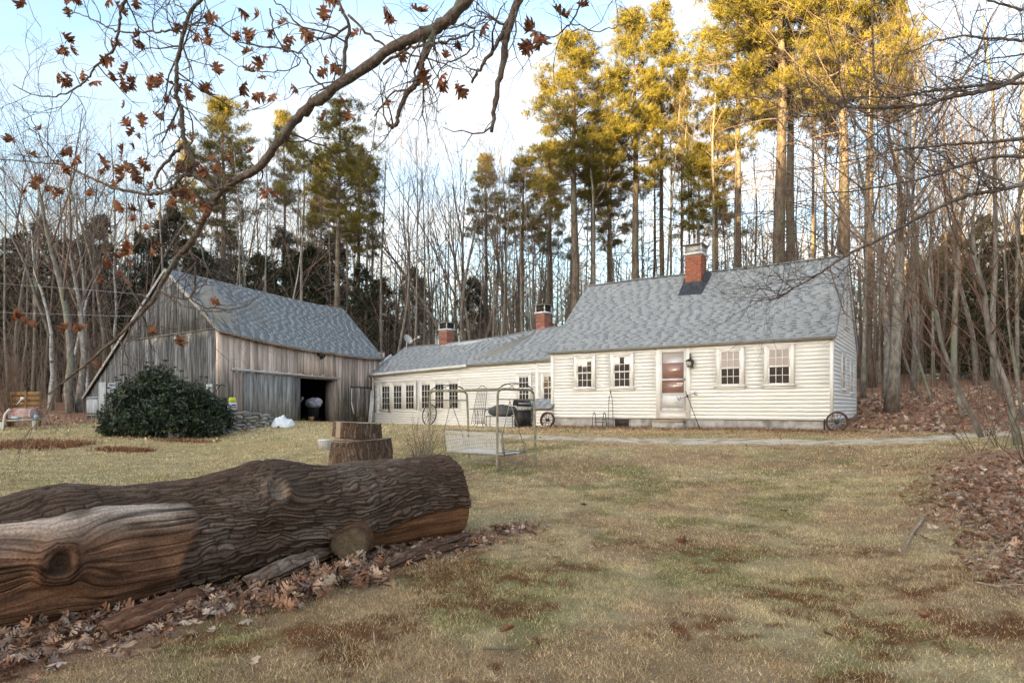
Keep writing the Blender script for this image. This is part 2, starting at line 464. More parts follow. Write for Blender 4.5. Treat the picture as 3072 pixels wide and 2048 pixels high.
# ------------------------------------------------------------------ wall frames
class Wall:
    def __init__(s, a, b, z=0.0):
        s.a = np.array((a[0], a[1], z), float)
        d = np.array((b[0] - a[0], b[1] - a[1], 0.0)); s.L = np.linalg.norm(d)
        s.u = d / s.L; s.v = np.array((0, 0, 1.0)); s.n = np.array((s.u[1], -s.u[0], 0.0))   # outward: to the right of a->b seen from above
        s.M = np.stack((s.u, s.n, s.v), 1)
    def p(s, u, v, o=0.0): return s.a + s.u * u + s.v * v + s.n * o
    def U(s, px, off=0.0):                         # distance along the wall of a photo column
        k = (px - CX) / F
        a = s.a + s.n * off
        return (k * a[1] - a[0]) / (s.u[0] - k * s.u[1])
    def V(s, px, py, off=0.0):                     # height above the frame's base
        q = s.p(s.U(px, off), 0, off)
        return EYE - (py - HY) / F * q[1] - s.a[2]
    def box(s, mb, u0, u1, v0, v1, o0, o1, col=None):
        return mb.box(s.p((u0 + u1) / 2, (v0 + v1) / 2, (o0 + o1) / 2), abs(u1 - u0), abs(o1 - o0), abs(v1 - v0), s.M, col)
    def mat(s, u, v, o, su=1, so=1, sv=1):
        m = Matrix.Identity(4)
        q = s.p(u, v, o)
        for i in range(3):
            m[i][0], m[i][1], m[i][2], m[i][3] = s.u[i] * su, s.n[i] * so, s.v[i] * sv, q[i]
        return m
def clap_mesh(h):
    b, t = .014, .004
    v = [(0, 0, 0), (1, 0, 0), (1, b, 0), (0, b, 0), (0, 0, h), (1, 0, h), (1, t, h), (0, t, h)]
    me = MB().add(v, np.array([(0, 3, 2, 1), (4, 5, 6, 7), (0, 1, 5, 4), (3, 7, 6, 2), (0, 4, 7, 3), (1, 2, 6, 5)]))
    return me
def clapboards(wall, parent, mat, v0, v1, n, u_of=lambda v: (0, None), holes=(), name='clapboard', lap=.018):
    """courses of overlapping boards, cut round the openings; each board is an object"""
    h = (v1 - v0) / n
    me = clap_mesh(h + lap).mesh('clapboard', mat)
    for k in range(n):
        a = v0 + k * h
        lo, hi = u_of(a + h * .5)
        if hi is None: hi = wall.L
        segs = [(lo, hi)]
        for (x0, x1, y0, y1) in holes:
            if a + h * .75 > y0 and a + h * .25 < y1:
                segs = [s2 for s in segs for s2 in ((s[0], min(s[1], x0)), (max(s[0], x1), s[1])) if s2[1] - s2[0] > .03]
        for (p, q_) in segs:
            if q_ - p > 4.5 and (k % 3):                    # a butt joint somewhere along a long course
                j = p + (q_ - p) * (.3 + .4 * ((k * 37) % 11) / 11)
                parts = [(p, j - .002), (j + .002, q_)]
            else: parts = [(p, q_)]
            for (c, d) in parts:
                link(name, me, parent, matrix=wall.mat(c, a, .002 + .002 * ((k * 7 + int(c * 10)) % 2), d - c, 1, 1))
def window(wall, parent, u0, u1, v0, v1, cols=3, rows=2, casing=.11, head=.13, two=True, glass=(None, None), sill=True, off=.040, rec=.01):
    """double-hung window: casing, two sashes with glazing bars, a pane of glass in every light, sill"""
    f = MB()
    wall.box(f, u0 - casing, u0, v0, v1 + head, 0, off + .012)
    wall.box(f, u1, u1 + casing, v0, v1 + head, 0, off + .012)
    wall.box(f, u0, u1, v1, v1 + head, 0, off + .010)
    wall.box(f, u0 - casing - .02, u1 + casing + .02, v1 + head, v1 + head + .025, 0, off + .035)
    w = f.build('window', M_TRIM, parent)
    if sill:
        s = MB(); wall.box(s, u0 - casing - .05, u1 + casing + .05, v0 - .05, v0 - .001, 0, off + .055)
        wall.box(s, u0 - casing, u1 + casing, v0 - .13, v0 - .05, 0, off + .006)
        s.build('sill', M_TRIM, w)
    vm = (v0 + v1) / 2
    halves = [(v0, vm + .018, off - .006), (vm - .018, v1, off + .006)] if two else [(v0, v1, off)]
    for hi, (a, b, o) in enumerate(halves):
        s = MB(); t = .042; mt = .018
        wall.box(s, u0, u0 + t, a, b, -.02, o); wall.box(s, u1 - t, u1, a, b, -.02, o)
        wall.box(s, u0 + t, u1 - t, a, a + t, -.02, o - .001); wall.box(s, u0 + t, u1 - t, b - t, b, -.02, o - .001)
        iu, iv = (u1 - u0 - 2 * t), (b - a - 2 * t)
        for c in range(1, cols): wall.box(s, u0 + t + iu * c / cols - mt / 2, u0 + t + iu * c / cols + mt / 2, a + t, b - t, -.015, o - .006)
        for r in range(1, rows): wall.box(s, u0 + t, u1 - t, a + t + iv * r / rows - mt / 2, a + t + iv * r / rows + mt / 2, -.014, o - .007)
        s.build('sash', M_TRIM, w)
        for c in range(cols):
            for r in range(rows):
                g = MB()
                j = [RNG.uniform(-.0012, .0012) for _ in range(4)]
                c0, c1 = u0 + t + iu * c / cols, u0 + t + iu * (c + 1) / cols
                r0, r1 = a + t + iv * r / rows, a + t + iv * (r + 1) / rows
                z = o - .014
                g.add([wall.p(c0, r0, z + j[0]), wall.p(c1, r0, z + j[1]), wall.p(c1, r1, z + j[2]), wall.p(c0, r1, z + j[3])], np.array([(0, 1, 2, 3)]))
                g.build('pane', glass[hi] or M_GLASS, w)
    return w
RNG = random.Random(7)
nrg = np.random.default_rng(11)

SH_TONES = [np.array(c) for c in ((.315, .345, .37), (.33, .36, .385), (.30, .33, .355), (.32, .35, .375), (.345, .375, .40), (.165, .188, .212))]
def shingle_roof(name, parent, eave, ridge, course=.135, tab=(.16, .34), singles=0, dark=.16, under=None, closest=None):
    """eave and ridge: polylines of equal length; courses of laminated shingles with thick and thin tabs laid from eave to ridge.
    The nearest tabs are objects of their own, the rest one part."""
    eave = np.asarray(eave, float); ridge = np.asarray(ridge, float)
    seg = np.concatenate(([0], np.cumsum(np.linalg.norm(np.diff(eave, axis=0), axis=1)))); L = seg[-1]
    def at(s, t):
        e = np.array([np.interp(s, seg, eave[:, k]) for k in range(3)]); r = np.array([np.interp(s, seg, ridge[:, k]) for k in range(3)])
        return e + (r - e) * t
    slope = np.linalg.norm(ridge[0] - eave[0])
    n = max(4, int(round(slope / course)))
    nrm = np.cross(eave[-1] - eave[0], ridge[0] - eave[0]); nrm /= np.linalg.norm(nrm)
    if nrm[2] < 0: nrm = -nrm
    deck = MB()
    m = len(eave)
    top, bot = np.concatenate((eave, ridge)), np.concatenate((eave, ridge)) - nrm * .09
    fs = [(i, i + 1, m + i + 1, m + i) for i in range(m - 1)]
    allv = np.concatenate((top, bot)); k2 = 2 * m
    side = [(i + 1, i, k2 + i, k2 + i + 1) for i in range(m - 1)] + [(m + i, m + i + 1, k2 + m + i + 1, k2 + m + i) for i in range(m - 1)]
    side += [(0, m, k2 + m, k2), (m - 1, k2 + m - 1, k2 + 2 * m - 1, 2 * m - 1)]
    deck.add(allv, np.array(fs + [tuple(k2 + j for j in f[::-1]) for f in fs] + side), np.array((.16, .18, .2)))
    roof = deck.build(name, under or M_EDGE, parent, colors=True)
    rows = []
    for k in range(n):
        s = -RNG.uniform(0, tab[1])
        while s < L:
            w = RNG.uniform(*tab) if len(rows) % 2 else RNG.uniform(tab[0] * .7, tab[1] * .62)
            a, b = max(s, 0), min(s + w, L)
            if b - a > .03: rows.append((a, b, k, RNG.uniform(.43, 1) if len(rows) % 2 else RNG.uniform(0, .46), RNG.random()))
            s += w
    def tab_shape(r):
        a, b, k, q1, q2 = r
        t0, t1 = k / n, min((k + 1.25) / n, 1.0)
        thick = q1 > .42
        h0 = .020 if thick else .010
        t0 -= (.10 + .10 * q2) / n if thick else 0
        c = [at(a, t0), at(b, t0), at(b, t1), at(a, t1)]
        up = [c[0] + nrm * h0, c[1] + nrm * h0, c[2] + nrm * .004, c[3] + nrm * .004]
        v = up + [c[0] + nrm * .001, c[1] + nrm * .001, c[2] - nrm * .001, c[3] - nrm * .001]
        f = np.array([(0, 1, 2, 3), (0, 4, 5, 1), (1, 5, 6, 2), (3, 7, 4, 0)])
        tone = SH_TONES[int(q2 * 4.999)] * (.95 + .10 * ((q1 * 7.3) % 1))
        cols = np.tile(tone, (8, 1))
        if not thick:                                          # the dark printed band at the head of the exposed thin ply
            d0, d1 = (k + .42) / n, min((k + .93) / n, 1.0)
            w_ = [at(a + .01, d0), at(b - .01, d0), at(b - .01, d1), at(a + .01, d1)]
            v += [q_ + nrm * .016 for q_ in w_]
            f = np.concatenate((f, [(8, 9, 10, 11)])); cols = np.concatenate((cols, np.tile(SH_TONES[5] * (.85 + .3 * q2), (4, 1))))
        return np.array(v), f, cols
    if singles:
        cc = np.array([at((r[0] + r[1]) / 2, (r[2] + .5) / n) for r in rows])
        order = np.argsort(np.linalg.norm(cc - np.array((0, 0, EYE)), axis=1))
        solo = set(order[:singles].tolist())
    else: solo = set()
    rest = MB()
    for i, r in enumerate(rows):
        v, f, c = tab_shape(r)
        if i in solo: MB().add(v, f, c).build('shingle', M_SHING, roof, colors=True)
        else: rest.add(v, f, c)
    tag(rest.build('shingle_courses', M_SHING, roof, colors=True), kind='stuff')
    return roof, nrm

BRICK = MB().box((0, 0, 0), 1, 1, 1).mesh('brick', None)
def chimney(parent, c, ux, w, d, z0, z1, mat, course=.073, cap_h=.3, flashing=None, only_visible=True, bl=.2, dark=False):
    """brick chimney with recessed joints, white metal rim and screened cap; c is its centre, ux the direction of its front face"""
    ux = np.array((ux[0], ux[1], 0.0)); uy = np.array((-ux[1], ux[0], 0.0))
    Mx = np.stack((ux, uy, np.array((0, 0, 1.0))), 1)
    c = np.array((c[0], c[1], 0.0))
    core = MB().box(c + np.array((0, 0, (z0 + z1) / 2)), w - .012, d - .012, z1 - z0, Mx).build('chimney', M_MORTAR, parent)
    me = BRICK.copy(); me.materials.append(mat)
    n = int((z1 - z0) / course)
    for k in range(n):
        z = z0 + (k + .5) * course
        for face in range(4):
            ln, off = ((w, d / 2), (w, d / 2), (d, w / 2), (d, w / 2))[face]
            nb = max(2, int(round(ln / bl)))
            if (k + face) % 2: edges = [0] + [(i + .5) / nb for i in range(nb)] + [1]
            else: edges = [i / nb for i in range(nb + 1)]
            if face == 0: nrm_, al = -uy, ux
            elif face == 1: nrm_, al = uy, ux
            elif face == 2: nrm_, al = ux, uy
            else: nrm_, al = -ux, uy
            if only_visible and (nrm_ @ (np.array((0, 0, 0)) - c)) < 0: continue
            for a, b in zip(edges[:-1], edges[1:]):
                L = (b - a) * ln - .011
                if L < .03: continue
                q = c + nrm_ * (off - .03 + RNG.uniform(-.002, .003)) + al * ((a + b) / 2 - .5) * ln + np.array((0, 0, z))
                m = Matrix.Identity(4)
                axs = (al * L, np.cross((0, 0, 1.0), al) * .06, np.array((0, 0, course - .011)))
                for i in range(3):
                    for j in range(3): m[i][j] = axs[j][i]
                    m[i][3] = q[i]
                link('brick', me, core, matrix=m)
    r = MB()
    r.box(c + np.array((0, 0, z1 + .035)), w + .12, d + .12, .07, Mx)
    r.build('cap_rim', M_METALW, core)
    for sx in (-1, 1):
        for sy in (-1, 1):
            MB().box(c + ux * sx * (w / 2) + uy * sy * (d / 2) + np.array((0, 0, z1 + .07 + cap_h / 2)), .04, .04, cap_h, Mx).build('cap_post', M_METALW, core)
    g = MB()
    g.box(c + np.array((0, 0, z1 + .07 + cap_h / 2)), w - .03, d - .03, cap_h - .01, Mx)
    g.build('cap_screen', M_DARK if dark else M_MESHG, core)
    t = MB()
    t.box(c + np.array((0, 0, z1 + .085 + cap_h)), w + .16, d + .16, .03, Mx)
    t.build('cap_lid', M_EDGE, core)
    return core

# ------------------------------------------------------------------ the Cape house
HL, HR = np.array((1.49, 23.9)), np.array((9.36, 18.56))
back = np.array((.5616, .8274))
DEPTH = 6.1
house = empty('house', (5.4, 21.2, .9), 'white clapboard Cape house with red brick chimney and blue grey shingle roof', 'house')
Z0, Z1, ZR = 1.21, 3.76, 6.56
front = Wall(HL, HR, Z0)
WL = front.L
gabR = Wall(HR, HR + back * DEPTH, Z0)
gabL = Wall(HL + back * DEPTH, HL, Z0)
backw = Wall(HR + back * DEPTH, HL + back * DEPTH, Z0)
# carcass behind the boards
mb = MB()
pts = []
for base, sgn in ((HL, 0), (HR, 1)):
    a, b = base, base + back * DEPTH; r = base + back * DEPTH / 2
    pts += [(a[0], a[1], Z0), (b[0], b[1], Z0), (b[0], b[1], Z1), (r[0], r[1], ZR - .06), (a[0], a[1], Z1)]
mb.add(np.array(pts), [np.array([(0, 4, 3, 2, 1), (5, 6, 7, 8, 9)]), np.array([(0, 5, 9, 4), (1, 2, 7, 6), (4, 9, 8, 3), (3, 8, 7, 2), (0, 1, 6, 5)])])
mb.build('wall', M_TRIM, house)
# foundation in blocks along the front and the gable
mb = MB()
ctr = (HL + HR) / 2 + back * DEPTH / 2
mb.box((ctr[0], ctr[1], (Z0 + .2) / 2), WL - .14, DEPTH - .14, Z0 - .2, front.M)
fnd = mb.build('foundation', M_CONC, house)
for wl in (front, gabR):
    nb = int(round(wl.L / 1.35))
    for i in range(nb):
        for r in range(2):
            b = MB(); o = .012 * ((i * 5 + r) % 3) / 2
            a0 = wl.L * i / nb
            wl.box(b, a0 + .006, a0 + wl.L / nb - .006, -.42 * (r + 1) + .004, -.42 * r - .004, -.12, -.06 + .02 + o)
            b.build('block', M_CONC, fnd)
holes = []
def W_(px0, px1, py0, py1, wall=front):
    pm = (px0 + px1) / 2
    return wall.U(px0), wall.U(px1), wall.V(pm, py1), wall.V(pm, py0)
WIN = [W_(1732, 1778.5, 1074, 1163), W_(1841.5, 1893, 1068, 1161.5), W_(2161, 2222.8, 1052, 1155.5), W_(2304.5, 2372, 1044.5, 1153)]
glassset = [(None, None), (None, None), (None, M_PALEGLASS), (None, M_PALEGLASS)]  # last two upper sashes: sky reflection put into the glass colour
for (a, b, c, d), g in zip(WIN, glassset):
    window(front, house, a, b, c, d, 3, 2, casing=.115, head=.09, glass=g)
    holes.append((a - .115, b + .115, c - .05, d + .10))
# storm door
du0, du1, dv0, dv1 = W_(1981, 2059, 1052, 1232)
mb = MB(); ca = .15
front.box(mb, du0 - ca, du0, 0.0, dv1 + .13, 0, .032); front.box(mb, du1, du1 + ca, 0.0, dv1 + .13, 0, .032)
front.box(mb, du0, du1, dv1, dv1 + .13, 0, .030); front.box(mb, du0 - ca - .02, du1 + ca + .02, dv1 + .13, dv1 + .16, 0, .055)
front.box(mb, du0, du1, 0.0, dv0 - .01, 0, .024)
dfr = mb.build('door_frame', M_TRIM, house)
front.box(mb := MB(), du0 - .05, du1 + .05, dv0 - .045, dv0 - .011, .025, .07); mb.build('threshold', M_TRIM, dfr)
holes.append((du0 - ca, du1 + ca, -.1, dv1 + .13))
mb = MB(); st = .07
dh = dv1 - dv0
front.box(mb, du0 + .004, du0 + st, dv0, dv1, .0, .040); front.box(mb, du1 - st, du1 - .004, dv0, dv1, .0, .040)
front.box(mb, du0 + st, du1 - st, dv1 - .06, dv1, .0, .039); front.box(mb, du0 + st, du1 - st, dv0, dv0 + .08, .0, .039)
front.box(mb, du0 + st, du1 - st, dv0 + dh * .505, dv0 + dh * .535, .0, .038); front.box(mb, du0 + st, du1 - st, dv0 + dh * .27, dv0 + dh * .295, .0, .038)
door = mb.build('storm_door', M_METALW, house)
mb = MB(); front.box(mb, du0 + st, du1 - st, dv0 + .08, dv0 + dh * .27, .0, .022)
front.box(mb, du0 + st + .03, du1 - st - .03, dv0 + .11, dv0 + dh * .27 - .03, .022, .027)
mb.build('kick_panel', M_METALW, door)
mb = MB(); front.box(mb, du0 + st, du1 - st, dv0 + dh * .535, dv1 - .06, -.002, .012); mb.build('pane', M_PALEGLASS, door)
mb = MB(); front.box(mb, du0 + st, du1 - st, dv0 + dh * .295, dv0 + dh * .505, -.002, .012); mb.build('pane', M_PINK, door)
mb = MB(); front.box(mb, du0 + st + .02, du1 - st - .02, dv0 + dh * .535, dv0 + dh * .80, .012, .015)   # the reddish inner door seen through the glass
mb.build('inner_door', M_PINK, door)
mb = MB()
for i, z in enumerate((.455, .435, .413)):
    front.box(mb, du1 - st - .26, du1 - st - .03 - .02 * i, dv0 + dh * z, dv0 + dh * (z + .010), .0125, .0145)
mb.build('sticker', M_TRIM, door)
mb = MB(); q = front.p(du1 - .035, dv0 + dh * .52, .06); mb.box(q, .035, .05, .07, front.M); mb.bar(q + np.array((0, 0, .0)), front.p(du1 - .11, dv0 + dh * .52, .075), .018)
mb.build('handle', M_EDGE, door)
# boards
def gab_lim(v):
    z = Z0 + v
    if z <= Z1: return 0.03, DEPTH
    e = (z - Z1) / (ZR - Z1) * DEPTH / 2
    return e + .02, DEPTH - e - .02
# corner boards, frieze, sill board
mb = MB()
front.box(mb, -.02, .105, 0, Z1 - Z0 - .02, 0, .030)
front.box(mb, .105, WL - .07, Z1 - Z0 - .17, Z1 - Z0 - .02, 0, .028)
front.box(mb, WL - .07, WL + .024, 0, Z1 - Z0 - .02, 0, .030)
gabR.box(mb, 0.0, .07, 0, Z1 - Z0 - .0, 0, .024)
mb.build('corner_board', M_TRIM, house)
clapboards(front, house, M_CLAP, 0.0, Z1 - Z0 - .17, 20, lambda v: (.105, WL - .07), holes)
gh = []
for (p0, p1, y0, y1) in ((2523.5, 2531, 1066, 1167), (2548.5, 2554, 1088, 1177)):
    a, b, c, d = W_(p0, p1, y0, y1, gabR)
    b = a + .75
    window(gabR, house, a, b, c, d, 3, 2, casing=.09, head=.09, glass=(M_GLASS2, M_GLASS2))
    gh.append((a - .09, b + .09, c - .05, d + .09))
a, b = DEPTH / 2 - .38, DEPTH / 2 + .38
window(gabR, house, a, b, 3.05, 4.25, 3, 2, casing=.09, head=.09, glass=(M_GLASS2, M_GLASS2))
gh.append((a - .09, b + .09, 3.0, 4.34))
clapboards(gabR, house, M_CLAP, 0.0, ZR - Z0 - .12, 43, lambda v: (max(.07, gab_lim(v)[0]), gab_lim(v)[1]), gh)
clapboards(gabL, house, M_CLAP, 0.0, ZR - Z0 - .12, 43, gab_lim, ())
# rake boards and roof
ov = .17
def roofpt(base, t, u, dz=0.0):
    xy = base + back * t + front.u[:2] * u
    z = Z1 + (ZR - Z1) * (t / (DEPTH / 2) if t <= DEPTH / 2 else (DEPTH - t) / (DEPTH / 2))
    return np.array((xy[0], xy[1], z + dz))
nst = 5
e = [roofpt(HL, -.13, -.10 + (WL + .20) * i / nst) for i in range(nst + 1)]
for p_ in e: p_[2] = Z1 - .13 * (ZR - Z1) / (DEPTH / 2) + .03
r = [roofpt(HL, DEPTH / 2, -.10 + (WL + .20) * i / nst, .05 + .03 * math.sin(i * 1.3)) for i in range(nst + 1)]
roof, roofn = shingle_roof('roof', house, e, r, course=.128, tab=(.14, .32), singles=300)
e2 = [roofpt(HL, DEPTH + .13, -.10 + (WL + .20) * i / nst) for i in range(nst + 1)]
for p_ in e2: p_[2] = Z1 - .13 * (ZR - Z1) / (DEPTH / 2) + .03
mb = MB(); A = np.array(e2); B = np.array(r); k = len(A)
mb.add(np.concatenate((A, B)), np.array([(i + 1, i, k + i, k + i + 1) for i in range(k - 1)]), np.array((.2, .23, .26)))
mb.build('rear_roof', M_SHING, house, colors=True)
mb = MB()
for i in range(24):
    a = np.array(r[0]) + (np.array(r[-1]) - np.array(r[0])) * (i / 24); b = np.array(r[0]) + (np.array(r[-1]) - np.array(r[0])) * ((i + .97) / 24)
    a[2] = np.interp(i / 24 * nst, range(nst + 1), [q[2] for q in r]) + .015; b[2] = np.interp((i + 1) / 24 * nst, range(nst + 1), [q[2] for q in r]) + .015
    mb.bar(a, b, .2, .03, SH_TONES[i % 5])
mb.build('ridge_cap', M_SHING, house, colors=True)
mb = MB(); mb.bar(e[0] - np.array((0, 0, .05)) - np.array((back[0], back[1], 0)) * .012, e[-1] - np.array((0, 0, .05)) - np.array((back[0], back[1], 0)) * .012, .02, .075)
mb.build('drip_edge', M_EDGE, house)
mb = MB()
for base, s_ in ((HR, 1), (HL, -1)):
    for t0, t1 in ((-.10, DEPTH / 2), (DEPTH + .10, DEPTH / 2)):
        a = roofpt(base, t0, s_ * .045); b = roofpt(base, t1, s_ * .045)
        if t0 < 0: a[2] = Z1 - .10 * (ZR - Z1) / (DEPTH / 2)
        if t0 > DEPTH: a[2] = Z1 - .10 * (ZR - Z1) / (DEPTH / 2)
        MB().bar(a - np.array((0, 0, .07)), b - np.array((0, 0, .07)), .03, .13).build('rake_board', M_TRIM, house)
# chimney through the front slope, near the ridge
cc = HL + front.u[:2] * 4.62 + back * 2.62
ch = chimney(house, cc, front.u, .60, .62, 5.7, 7.16, M_BRICK, course=.0745, cap_h=.29, bl=.2)
mb = MB()
fz = lambda t: Z1 + (ZR - Z1) * t / (DEPTH / 2) + .05
f0, f1 = 4.62 - .36, 4.62 + .36
tf = 2.62 - .33
def hp(u, t, z): q = HL + front.u[:2] * u + back * t; return np.array((q[0], q[1], z))
mb.add([hp(f0 - .10, tf - .30, fz(tf - .30) + .012), hp(f1 + .06, tf - .30, fz(tf - .30) + .012), hp(f1 - .02, tf - .002, fz(tf) + .26), hp(f0 + .02, tf - .002, fz(tf) + .26)], np.array([(0, 1, 2, 3)]))
mb.add([hp(f1 + .06, tf - .30, fz(tf - .30) + .012), hp(f1 + .16, tf + .62, fz(tf + .62) + .012), hp(f1 - .035, tf + .64, fz(tf + .64) + .2), hp(f1 - .02, tf - .002, fz(tf) + .26)], np.array([(0, 1, 2, 3)]))
mb.add([hp(f0 - .10, tf - .30, fz(tf - .30) + .012), hp(f0 + .02, tf - .002, fz(tf) + .26), hp(f0 + .035, tf + .64, fz(tf + .64) + .2), hp(f0 - .16, tf + .62, fz(tf + .62) + .012)], np.array([(0, 1, 2, 3)]))
mb.build('flashing', M_LEAD, ch)
# basement vent and door step
vu0, vu1, vv0, vv1 = W_(1845, 1887, 1256, 1282)
mb = MB(); front.box(mb, vu0 - .04, vu1 + .04, vv0 - .05, vv1 + .03, -.05, .0); vent = mb.build('basement_vent', M_CONC, house)
mb = MB(); front.box(mb, vu0, vu1, vv0, vv1, -.02, .006); mb.build('vent_screen', M_BLACK, vent)
su0, su1 = front.U(1965), front.U(2060)
mb = MB(); front.box(mb, su0, su1, -.09, -.035, .035, .36); step = mb.build('door_step', material('worn step board', (.34, .24, .14), (.46, .35, .22), rough=.8, scale=6, stretch=(1, 1, 8)), house)
mb = MB(); front.box(mb, su0 + .03, su1 - .03, -.45, -.092, .03, .34); mb.build('step_base', M_CONC, step)
# lantern beside the door
def lantern():
    t = empty('wall_lantern', tuple(front.p(front.U(2074), 1.9, .15)), 'black four-sided lantern with a curved hook on the wall beside the storm door', 'lantern')
    u = front.U(2074); zt = front.V(2074, 1082); zb = front.V(2074, 1100)
    o = .16
    mb = MB(); mb.box(front.p(u - .02, zt + .02, .035), .07, .02, .18, front.M); mb.build('back_plate', M_BLACK, t)
    arc = [front.p(u - .02, zt + .08, .045), front.p(u - .01, zt + .21, .07), front.p(u, zt + .235, .13), front.p(u, zt + .15, o), front.p(u, zt + .05, o)]
    MB().tube(smooth_path(arc, 5), .012, 6).build('arm', M_BLACK, t)
    mb = MB()
    for sx in (-1, 1):
        for sy in (-1, 1):
            mb.bar(front.p(u + sx * .065, zb + .015, o + sy * .065), front.p(u + sx * .085, zt - .02, o + sy * .085), .016)
    mb.box(front.p(u, zb, o), .16, .16, .025, front.M)
    for sx in (-1, 1): mb.bar(front.p(u + sx * .075, (zb + zt) / 2, o - .075), front.p(u + sx * .075, (zb + zt) / 2, o + .075), .008)
    mb.build('frame', M_BLACK, t)
    mb = MB(); tops = [front.p(u + a, zt - .02, o + b) for a, b in ((-.12, -.12), (.12, -.12), (.12, .12), (-.12, .12))]
    tops += [front.p(u + a, zt + .05, o + b) for a, b in ((-.035, -.035), (.035, -.035), (.035, .035), (-.035, .035))]
    mb.add(tops, np.array([(0, 1, 5, 4), (1, 2, 6, 5), (2, 3, 7, 6), (3, 0, 4, 7), (4, 5, 6, 7), (3, 2, 1, 0)])); mb.build('lid', M_BLACK, t)
    mb = MB(); mb.box(front.p(u, (zb + zt) / 2, o), .115, .115, zt - zb - .05, front.M); mb.build('lamp_glass', material('frosted glass', (.55, .53, .48), rough=.2), t)
lantern()
# ------------------------------------------------------------------ the low ell between house and barn
EA, EB = np.array((-7.25, 33.0)), np.array((1.94, 24.57))
EZ = .72
ell = empty('ell', (-2.5, 29, .8), 'long low white clapboard ell linking the Cape house to the grey barn', 'house wing')
ew = Wall(EA, EB, EZ)
EL = ew.L
eback = -ew.n[:2]
ED = 5.2
# eave and ridge heights read along the wall
es = [0, 2.4, 4.8, 7.15, 9.6, EL]
ez = [3.36, 3.42, 3.47, 3.52, 3.53, 3.54]
rz = [4.93, 4.88, 4.90, 4.98, 5.12, 5.14]
def eave_z(u): return float(np.interp(u, es, ez))
mb = MB()
a, b = ew.p(0, 0), ew.p(EL, 0)
bk = np.array((eback[0], eback[1], 0))
v = []
for q, z, zr in ((a, 3.30, 4.86), (b, 3.48, 5.08)):
    for w, h in ((0, .5), (ED, .5), (ED, z), (ED / 2, zr), (0, z)):
        p_ = q + bk * w; v.append((p_[0], p_[1], h))
mb.add(np.array(v), [np.array([(0, 4, 3, 2, 1), (5, 6, 7, 8, 9)]), np.array([(0, 5, 9, 4), (1, 2, 7, 6), (4, 9, 8, 3), (3, 8, 7, 2)])])
mb.build('wall', M_TRIM, ell)
eh = []
def EW(px0, px1, py0, py1): return W_(px0, px1, py0, py1, ew)
z2 = lambda x, y: (1100 + x / 2.8517, 900 + y / 2.8517)
for (x0, x1, y0, y1) in ((133, 203, 733, 940), (232, 305, 728, 936), (336, 411, 722, 935), (471, 550, 718, 932), (586, 666, 714, 932), (705, 789, 708, 932)):
    p0, q0 = z2(x0, y0); p1, q1 = z2(x1, y1)
    a, b, c, d = EW(p0, p1, q0, q1)
    window(ew, ell, a, b, c, d, 3, 4, casing=.13, head=.12, two=False, sill=False)
    eh.append((a - .13, b + .13, c - .02, d + .12))
mb = MB(); g0, g1 = eh[0][0] - .06, eh[2][1] + .06
for (i, j) in ((0, 2), (3, 5)):
    ew.box(mb, eh[i][0] - .05, eh[j][1] + .05, eh[i][2] - .06, eh[i][2] - .001, 0, .06)
    for k in range(i, j): ew.box(mb, eh[k][1] + .001, eh[k + 1][0] - .001, eh[k][2] + .02, eh[k][3] - .02, 0, .014)
mb.build('window_sill', M_TRIM, ell)
eh.append((eh[0][0], eh[2][1], eh[0][2] - .06, eh[0][3] - .1)); eh.append((eh[3][0], eh[5][1], eh[3][2] - .06, eh[3][3] - .1))
for (x0, x1, y0, y1, cols, rows) in ((1303, 1395, 652, 855, 3, 2), (1513, 1570, 645, 852, 3, 2)):
    p0, q0 = z2(x0, y0); p1, q1 = z2(x1, y1)
    a, b, c, d = EW(p0, p1, q0, q1)
    if x0 > 1500: b = a + .78
    window(ew, ell, a, b, c, d, cols, rows, casing=.10, head=.09)
    eh.append((a - .10, b + .10, c - .05, d + .09))
clapboards(ew, ell, M_CLAP2, 0.02, 2.62, 22, lambda v: (.12, EL), eh, lap=.014)
mb = MB()
ew.box(mb, 0, .12, 0, 2.62, 0, .03)
cu = ew.U(1612)
ew.box(mb, cu - .07, cu + .07, .0, 2.62, .004, .035)
for i in range(6):
    u0, u1 = EL * i / 6, EL * (i + 1) / 6
    ew.box(mb, u0, u1 - .002, 2.622, eave_z((u0 + u1) / 2) - EZ - .0, 0, .026)
mb.build('frieze', M_TRIM, ell)
ov = .16
E = [np.array((*(ew.p(u, 0, ov)[:2]), eave_z(max(u, 0)) - .04)) for u in (-.15, 2.4, 4.8, 7.15, 9.6, EL - .12)]
R = [np.array((*(ew.p(u, 0, -ED / 2)[:2]), z)) for u, z in zip((-.6, 2.4, 4.8, 7.15, 9.6, EL - .05), rz)]
roof2, _ = shingle_roof('roof', ell, E, R, course=.135, tab=(.16, .36), singles=60)
mb = MB()
Bk = [np.array((*(ew.p(u, 0, -ED - ov)[:2]), z - .05)) for u, z in zip(es, ez)]
k = len(R); mb.add(np.concatenate((R, Bk)), np.array([(i, i + 1, k + i + 1, k + i) for i in range(k - 1)]), np.array((.2, .23, .26)))
mb.build('rear_roof', M_SHING, ell, colors=True)
mb = MB()
for i in range(k - 1): mb.bar(R[i] + np.array((0, 0, .012)), R[i + 1] + np.array((0, 0, .012)), .2, .03, SH_TONES[i % 5])
mb.build('ridge_cap', M_SHING, ell, colors=True)
mb = MB()
for i in range(len(E) - 1): mb.bar(E[i] - np.array((0, 0, .055)), E[i + 1] - np.array((0, 0, .055)), .025, .08)
mb.build('drip_edge', M_EDGE, ell)
